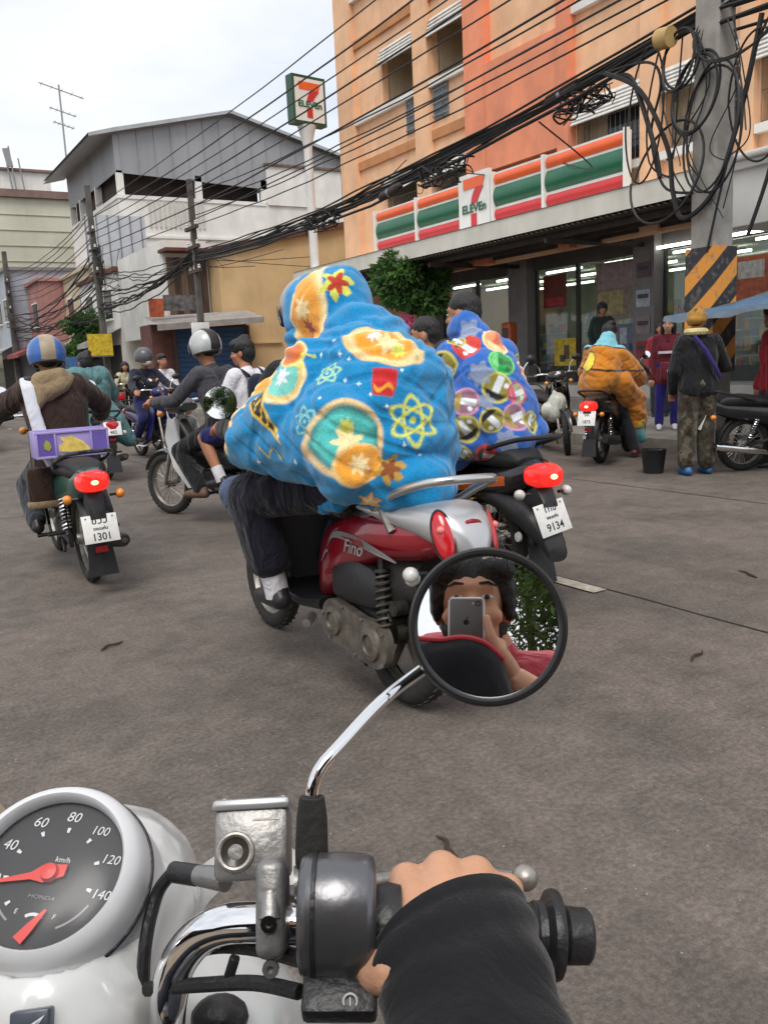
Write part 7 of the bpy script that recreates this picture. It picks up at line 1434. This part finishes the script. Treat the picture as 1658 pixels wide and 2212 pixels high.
# leg shield and fender below
MB().loft([(.475, .36, .84, .155, -.222), (.52, .33, .885, .188, -.222), (.56, .33, .895, .192, -.222), (.62, .42, .88, .165, -.222), (.68, .55, .84, .10, -.222)], 30, 2.5).build('leg_shield', pearl, own)
MB().torus(.060, .012, TR((-.115, .575, .868), (20, 14, 0), (1, 1.4, .5)), 32, 8).build('shield_moulding', mat('warm grey plastic', (.42, .41, .40), .4), own)
MB().ball((-.128, .515, .866), (.020, .016, .014), 14, 8).build('shield_recess', black_plastic, own)
MB().loft([(-.72, .72, .80, .11, -.222), (-.4, .70, .84, .14, -.222), (-.05, .70, .82, .14, -.222), (.15, .68, .78, .10, -.222)], 18, 2.6).build('seat', seat_m, own)
MB().loft([(-.78, .60, .74, .08, -.222), (-.4, .42, .72, .17, -.222), (.0, .35, .70, .17, -.222), (.18, .30, .60, .12, -.222)], 18, 2.8).build('body_cowl', pearl, own)
MB().loft([(.12, .27, .33, .15, -.222), (.52, .27, .33, .15, -.222)], 14, 4).build('floorboard', black_plastic, own)
wheel(own, 'front_wheel', .78, .27, .08, 6, x=-.222); wheel(own, 'rear_wheel', -.46, .27, .09, 6, x=-.222)
for s in (-1, 1): MB().tube([(-.222 + s * .07, .78, .27), (-.222 + s * .06, .66, .62)], .018, 8).build('fork_leg', alu, own)
# ---- mirror
CAM = Vector((0, 0, EYE)); a_ = R(YAW)
def o_(v): return Vector((v.x * math.cos(a_) - v.y * math.sin(a_), v.x * math.sin(a_) + v.y * math.cos(a_), v.z))
cf, crr, cu = o_(_f), o_(_r2), o_(_u2)
MC = Vector((.064, .538, 1.126)); RAD = 1.15
v0 = Vector((.0597, .5535, 1.1375)) - CAM; v0.normalize(); SP = CAM + v0 * ((MC - CAM).dot(v0) + RAD)
mn = (MC - SP).normalized(); mT = frame(MC, mn)
gr_ = .0462; prof = []
for k in range(17): q = gr_ * (1 - k / 16); prof.append((q, math.sqrt(RAD * RAD - q * q) - RAD))
mg = MB().lathe(prof, mT, 72).build('mirror_glass', mirror_m, own, 0); mg.data.shade_smooth()
MB().lathe([(.0455, -.0022), (.0462, .0012), (.0480, .0030), (.0500, .0030), (.0516, .0012), (.0520, -.003), (.0512, -.010), (.046, -.018), (.030, -.025), (.0, -.028)], mT, 64).build('mirror_shell', mat('black mirror housing', (.012, .012, .013), .35, 0, .15, 20), own)
MB().tube([(-.0520, .455, 1.014), (-.0515, .457, 1.020), (-.0505, .4615, 1.040), (-.0500, .464, 1.0515)], [.0092, .0096, .0090, .0072], 20).build('mirror_boot', rubber, own)
MB().tube(bez([(-.0500, .464, 1.049), (-.0488, .4648, 1.058), (-.0440, .469, 1.067), (-.0330, .4785, 1.0755), (-.008, .508, 1.0895), (.0185, .545, 1.0945), tuple(MC - mn * .020)], 6), .0041, 14).build('mirror_stem', chrome, own)
MB().tube([(-.062, .452, 1.004), (-.050, .453, 1.004)], .010, 14).build('mirror_mount', cast_alu, own)

# ---- rider in black (own frame) -------------------------------------------------
blackj = cloth('black jacket knit', (.011, .011, .013), .2, .10, .95, 9.0)
wr = Vector((.037, .385, .974))
pr, HTR, JR = person('rider in a black jacket with red shoulder piping holding the handlebar grip', (0, 0, 0), YAW, (-.205, -.03, .752), 4, 4, .98, hands=[(-.48, .40, 1.0), (.040, .290, .925)], feet=[(-.42, .35, .37), (-.03, .35, .37)], face=(-.1, 1, -.05), skin=skin_light, top=blackj, bottom=jean_d, shoe=shoe_b, hair='short', voxel=.010, nohand=(1,), elbow=[(-.6, -.3, -.9), (.35, -.3, -1)], head_at=(-.285, .0, 1.42), loose=.016)
sh = JR['sh'][1]; el = JR['el'][1]
sv = MB(); spine = bez([(.043, .262, .902), (.041, .31, .930), (.038, .360, .956), (.0335, .395, .973), (.0285, .415, .9815), (.026, .430, .9860)], 8)
n_ = len(spine); rad = [.046 - .007 * (i / n_) + .0010 * math.sin(i * .8) for i in range(n_)]; rad[-1] = .0392; rad[-2] = .0396; rad[-3] = .0390; spine += [Vector((.026, .4298, .9858)), Vector((.029, .415, .981))]; rad += [.0365, .032]
sv.tube(spine, rad, 40, cap=False)
for i in range(len(spine)):
    c = spine[i]
    for j in range(40):
        p_ = Vector(sv.v[i * 40 + j]) - c; p_.z *= .74; p_.y *= .74; p_.x *= 1.06 + .10 * max(0, min(1, (c.y - .37) / .05)); x, y, z = c + p_
        fade = min(1, max(0, (.425 - c.y) * 12)); k = .0026 * math.sin(c.y * 88 + 3.2 * math.sin(x * 55 + 1) + z * 30) * fade + .0012 * math.sin(x * 140 + y * 60) * fade
        q = c + p_ * (1 + k / .03)
        if c.y > .40: w = (c.y - .40) / .03; q.y += w * (.007 * max(-.25, p_.z / .028) + .36 * p_.x - .001)
        sv.v[i * 40 + j] = tuple(q)
sv.build('sleeve', blackj, pr, 80)
hand = [[((.040, .30, .93), .022), (wr, .021)], [(wr + Vector((-.010, 0, 0)), .018), (wr + Vector((-.010, .03, .010)), .018)], [(wr + Vector((.012, 0, 0)), .018), (wr + Vector((.012, .03, .009)), .017)]]
KN = [(.003, .466, .9925), (.0245, .4715, .9955), (.0450, .4705, .9925), (.0630, .4655, .9845)]
for k, (x, y, z) in enumerate(KN):
    kx = Vector((x, y, z)); r0 = (.0118, .0122, .0115, .0102)[k]; b0 = Vector((.010 + k * .0125, .415, .987 - k * .0020))
    hand.append([(b0, .0150), (b0.lerp(kx, .55) + Vector((0, 0, .0015)), .0145), (kx, r0)])
    hand.append([(kx, r0), (kx + Vector((.001, .021, -.014)), r0 * .93), (kx + Vector((.002, .017, -.038)), r0 * .86), (kx + Vector((.002, -.006, -.046)), r0 * .78)])
hand.append([(Vector((.010, .405, .985)), .018), (Vector((-.005, .408, .981)), .0165), (Vector((-.0145, .413, .976)), .0135), (Vector((-.0150, .427, .963)), .0118), (Vector((-.010, .441, .958)), .0102)])
blob('right_hand', hand, skin_light, pr, .0030, 3, 0)
nail = mat('finger nail', (.62, .42, .36), .3); MB().ball((-.0185, .4405, .9545), (.005, .0065, .0035), 10, 6).build('thumb_nail', nail, pr)
# red piping along the shoulder seam
red_pipe = mat('red piping', (.62, .045, .06), .6, 0, .1, 30)
VR = JR['V']
MB().tube(bez([VR(-.06, .04, .500), VR(.02, .042, .497), VR(.07, .041, .492), VR(.11, .038, .492), VR(.15, .035, .498), VR(.19, .028, .490), VR(.225, .012, .462)], 6), .0050, 8).build('shoulder_piping', red_pipe, pr)
MB().ball(tuple(VR(.03, .142, .36)), (.02, .006, .010), 10, 6).build('chest_logo', mat('pale stitching', (.6, .58, .5), .8), pr)
# ---- pillion passenger taking the photograph, with phone
ph = thing('phone', 'grey phone held up before the face reflected in the round mirror', 'phone', (0, 0, EYE), OW)
cO = Matrix(((crr.x, cu.x, -cf.x, 0), (crr.y, cu.y, -cf.y, 0), (crr.z, cu.z, -cf.z, 0), (0, 0, 0, 1)))    # local z points back at the face
pT = cO @ TR((-.0235, -.059, .0095))
MB().rbox((0, 0, 0), (.067, .138, .0068), .0028, seg=3, M=pT).build('phone_body', mat('space grey aluminium', (.17, .165, .16), .35, .6, .04, 10), ph)
ring_p = []
for cx_, cy_, a0 in ((.0255, .0610, 0), (-.0255, .0610, 90), (-.0255, -.0610, 180), (.0255, -.0610, 270)):
    for k in range(6): a = R(a0 + 18 * k); ring_p.append(pT @ Vector((cx_ + .0080 * math.cos(a), cy_ + .0080 * math.sin(a), 0)))
MB().tube(ring_p, .0030, 8, closed=True).build('phone_edge', mat('pale phone edge', (.66, .67, .68), .3, .3, .04, 8), ph)
MB().torus(.0045, .0009, pT @ TR((.0235, .059, -.0040)), 20, 6).build('lens_ring', black_gloss, ph); MB().lathe([(.0020, 0), (0, .0003)], pT @ TR((.0135, .059, -.0037)), 12).build('flash', lens_clear, ph)
lg = MB().lathe([(.0055, 0), (0, 0)], pT @ TR((0, .022, -.0039), (180, 0, 0)), 20).build('fruit_emblem', black_gloss, ph, 0); MB().prism([(0, 0), (.003, .002), (.004, .005), (.001, .003)], .0003, pT @ TR((0, .0285, -.0042))).build('emblem_leaf', black_gloss, lg, 0)
pink = cloth('coral pink shirt cotton', (.60, .10, .13), .1, .35)
FC = Vector((-.028, -.150, 1.338))
pp, HTP, JP = person('girl pillion passenger in a coral pink shirt taking the photograph with a phone', (0, 0, 0), YAW, (-.08, -.37, .825), 12, 12, .92, hands=[(-.30, -.02, 1.0), (.066, -.045, 1.150)], feet=[(-.46, -.15, .36), (.02, -.15, .36)], face=(.10, 1, -.14), skin=skin_light, top=pink, sleeve='short', bottom=jean_d, shoe=shoe_b, hair='tied', voxel=.008, nohand=(1,), elbow=[(-.6, -.3, -.9), (1, -.35, -.6)], head_at=tuple(FC), loose=.022, head_s=1.05)
w2 = Vector((.066, -.045, 1.150)); el2 = JP['el'][1]; hc_ = Vector((.036, -.018, 1.205))
h2 = [[(el2.lerp(w2, .75), .025), (w2, .020)], [(w2, .020), (w2.lerp(hc_, .5), .021), (hc_, .018)],
      [(hc_ + Vector((-.002, .004, .0)), .014), (Vector((.0235, -.004, 1.233)), .0108), (Vector((.0185, -.003, 1.252)), .0092), (Vector((.0160, -.004, 1.270)), .0078)]]
for k in range(4): z = 1.235 - k * .018; h2.append([(hc_ + Vector((.004, -.01, .015 - k * .016)), .013), (Vector((.020, -.026, z)), .0098), (Vector((-.012, -.028, z - .004)), .0088)])
blob('right_hand', h2, skin_light, pp, .0032, 3)
MB().tube(bez([JP['V'](.03, .09, .50), JP['V'](.055, .135, .40), JP['V'](.06, .15, .25), JP['V'](.03, .15, .1)], 6), .010, 8).build('purple_lanyard', cloth('violet sash', (.04, .025, .16), .1, .3), pp)
# ================================================================== CART, CARS, SMALL STREET THINGS
tarp = cloth('blue tarpaulin', (.045, .13, .24), .25, .8, .6, 4)
ct = thing('food_cart', 'street food cart with a blue tarpaulin roof on thin posts and white railing', 'cart', (8.9, 6.0, 0), 0)
CA, CB, CC, CD = [Vector(p) - Vector((8.9, 6.0, 0)) for p in ((7.55, 6.5, 1.63), (7.5, 3.2, 1.74), (9.4, 3.2, 2.10), (9.3, 6.0, 2.02))]
b = MB(); vs = []; nx, ny = 10, 16; W_ = ny + 1
def roofp(u, v): return CA.lerp(CB, v).lerp(CD.lerp(CC, v), u) - Vector((0, 0, .06 * math.sin(PI * u) + .035 * abs(math.sin(PI * v * 3)) * (1 - u)))
for i in range(nx + 1):
    for j in range(ny + 1): vs.append(roofp(i / nx, j / ny))
b.add(vs, [(i * W_ + j, (i + 1) * W_ + j, (i + 1) * W_ + j + 1, i * W_ + j + 1) for i in range(nx) for j in range(ny)]); o = b.build('tarpaulin_roof', tarp, ct, 60)
sd = o.modifiers.new('thick', 'SOLIDIFY'); sd.thickness = .012
b = MB(); vs = []
for j in range(ny + 1): p_ = roofp(0, j / ny); vs += [p_ + Vector((-.004, 0, 0)), p_ + Vector((-.018, 0, -.055 - .015 * math.sin(j * 1.9)))]
b.add(vs, [(2 * j, 2 * j + 2, 2 * j + 3, 2 * j + 1) for j in range(ny)]); b.build('tarpaulin_valance', mat('faded tarpaulin edge', (.16, .20, .25), .8, 0, .2, 6), ct)
for x, y, z in ((-1.0, -2.6, 1.74), (-.95, -.55, 1.70), (.35, -2.6, 2.05), (.3, -.15, 1.99)): MB().cyl((x, y, 0), (x, y, z), .018, 8).build('roof_post', iron_m, ct)
MB().rbox((.0, -1.7, .62), (.9, 2.0, .06), .01).build('counter', mat('worn cart counter', (.35, .33, .30), .5, .3, .2, 6), ct); MB().rbox((.0, -1.7, .36), (.85, 1.9, .44), .02).build('cart_body', mat('pale cart panel', (.42, .41, .36), .6, 0, .3, 5, grime=.4), ct)
wr_ = mat('white railing paint', (.68, .68, .66), .5)
for k in range(12): MB().cyl((-.47, -.4 - k * .12, .86), (-.47, -.4 - k * .12, 1.08), .011, 6).build('railing_bar', wr_, ct)
for z in (.86, 1.09): MB().cyl((-.47, -.3, z), (-.47, -1.8, z), .014, 6).build('railing_rail', wr_, ct)
for s in (-1, 1): MB().lathe([(.24, -.02), (.27, -.015), (.28, 0), (.27, .015), (.24, .02), (.23, 0), (.24, -.02)], TR((-.47 + (s > 0) * .95, -1.6, .28)) @ AX, 28).build('cart_wheel', rubber, ct)
bx_ = thing('storage_box', 'pale plastic storage box set under the food cart railing', 'box', (8.3, 5.75, 0)); MB().rbox((0, 0, .34), (.3, .42, .32), .02).build('box_body', mat('pale box plastic', (.48, .48, .42), .5, 0, .15, 8), bx_); MB().rbox((0, 0, .51), (.33, .45, .03), .01).build('box_lid', white_p, bx_); MB().b2((-.12, -.18, 0), (.12, .18, .18)).build('box_stand', engine_m, bx_, 0)
snack = thing('snack_rack', 'rack of brown snack packets hung at the back of the food cart', 'rack', (9.5, 4.6, 0)); MB().b2((0, -1.2, .7), (.04, 1.0, 1.75)).build('back_board', wood_m, snack, 0)
for k in range(4):
    for j in range(9): MB().rbox((-.05, -1.05 + j * .24, .82 + k * .24), (.06, .2, .17), .02, (0, U(-8, 8), 0)).build('snack_packet', prod[(k * 3 + j * 2) % 7], snack)
# neighbouring white canopy block at the right
wc = thing('canopy_end_block', 'white moulded block ending the neighbouring awning beside the striped pole', 'canopy block', (11.2, 8.1, 2.9)); MB().rbox((0, -1.2, .38), (.9, 2.6, .76), .02).build('block', white_w, wc); MB().rbox((0, -1.2, .80), (1.05, 2.75, .12), .03).build('moulding', white_w, wc); MB().rbox((0, -1.2, .9), (1.2, 2.9, .09), .03).build('moulding', white_w, wc)
# orange public telephone
tp = thing('public_telephone', 'orange public telephone on a dark post by the grey shop column', 'telephone', (13.45, 16.2, .36)); org_t = mat('orange telephone shell', (.48, .10, .03), .45, 0, .15, 10)
MB().rbox((0, 0, 1.42), (.26, .34, .56), .06, seg=3).build('hood', org_t, tp); MB().rbox((-.10, 0, 1.40), (.10, .22, .34), .02).build('handset_panel', mat('dark telephone panel', (.10, .05, .04), .5), tp); MB().cyl((0, 0, .0), (0, 0, 1.16), .06, 10).build('post', mat('rusty red post', (.20, .05, .03), .7, 0, .3, 8), tp)
sgn = thing('pavement_sign', 'small white and green board leaning by the orange telephone', 'sign', (12.9, 16.9, .36)); MB().rbox((0, 0, .5), (.04, .5, .75), .01, (0, -10, 0)).build('board', plate_w, sgn); MB().rbox((-.03, -.02, .52), (.01, .34, .34), .004, (0, -10, 0)).build('green_print', mat('poster leaf'), sgn)
# cars on the left
def car(label, loc, heading, paint, pickup=False):
    t = thing('car', label, 'car', loc, -heading); W_ = .86
    def prof(ys): return ys
    low = [(0, .32, .70, .80), (.10, .25, .92, .84), (.9, .22, .98, W_), (1.6, .22, .96, W_), (3.1, .22, .95, W_), (3.9, .22, .88, .84), (4.25, .28, .78, .76), (4.35, .34, .66, .68)]
    MB().loft(low, 28, 5).build('body', paint, t, 50)
    cab = [(1.5, .90, 1.02, .74), (1.62, .90, 1.42, .72), (1.9, .90, 1.62, .68), (2.7, .90, 1.64, .67), (3.05, .90, 1.45, .70), (3.45, .88, .98, .74)] if pickup else [(.35, .90, 1.00, .74), (.75, .90, 1.30, .70), (1.25, .90, 1.46, .66), (2.2, .90, 1.48, .65), (2.7, .90, 1.32, .69), (3.3, .88, .98, .74)]
    MB().loft(cab, 24, 5).build('cabin', paint, t, 50)
    gl_ = mat('tinted car glass', (.03, .035, .04), .06, 0, .1, 2, spec=.7)
    y0, y1 = (1.5, 1.86) if pickup else (.40, 1.12); z0, z1 = (1.04, 1.54) if pickup else (1.01, 1.40)
    MB().add([(-.60, y0 + .02, z0), (.60, y0 + .02, z0), (.54, y1 - .02, z1), (-.54, y1 - .02, z1)], [(0, 1, 2, 3)], Matrix.Translation((0, -.035, .035))).build('rear_window', gl_, t, 0)
    for s in (-1, 1):
        MB().add([(s * .735, 1.7, 1.04), (s * .735, 3.0, 1.04), (s * .69, 2.65, 1.38), (s * .69, 1.85, 1.38)], [(0, 1, 2, 3)]).build('side_window', gl_, t, 0)
        for y in (.85, 3.5):
            w = MB().lathe([(0, .09), (.16, .09), (.2, .07), (.2, -.06), (0, -.06)], TR((s * .74, y, .31)) @ AX @ Matrix.Scale(s, 4, (0, 0, 1)), 20).build('wheel', alu, t); MB().lathe([(.2, -.08), (.3, -.08), (.32, 0), (.3, .09), (.2, .09)], TR((s * .74, y, .31)) @ AX @ Matrix.Scale(s, 4, (0, 0, 1)), 24).build('tyre', rubber, w)
        MB().rbox((s * .66, .03, .78), (.30, .10, .16), .03).build('tail_light', lens_red, t); MB().rbox((s * .62, 4.28, .70), (.3, .1, .12), .03).build('headlight', lens_clear, t)
        MB().rbox((s * .88, 3.0, 1.03), (.14, .1, .11), .03).build('wing_mirror', paint, t)
    MB().rbox((0, .0, .45), (1.6, .14, .2), .05).build('rear_bumper', paint, t); MB().rbox((0, -.06, .62), (.34, .02, .11), .004).build('number_plate', plate_w, t)
    return t
car('white saloon car with red tail lamps beyond the rider in the brown hoodie', (1.20, 16.6, 0), 0, mat('white car paint', (.72, .73, .73), .2, 0, .03, 3, coat=.7))
car('dark grey pickup car ahead of the white saloon', (2.1, 24.5, 0), 0, mat('dark grey car paint', (.10, .11, .12), .25, .2, .05, 3, coat=.7), True)
car('black car waiting down the street beyond the teal raincoat', (4.55, 20.4, 0), 2, mat('black car paint', (.02, .022, .025), .2, 0, .05, 3, coat=.7))
car('silver car parked far down the street', (3.6, 38.0, 0), 0, mat('silver car paint', (.45, .46, .47), .25, .3, .04, 3, coat=.7))
# far trees and roofline on the left
tree('far_tree', 'far green tree at the end of the street', (3.0, 62.0, 0), 6.0, 2.4, 24, 5000, .35, leaf_a, 31, .15, cat='tree')
finish_blobs()
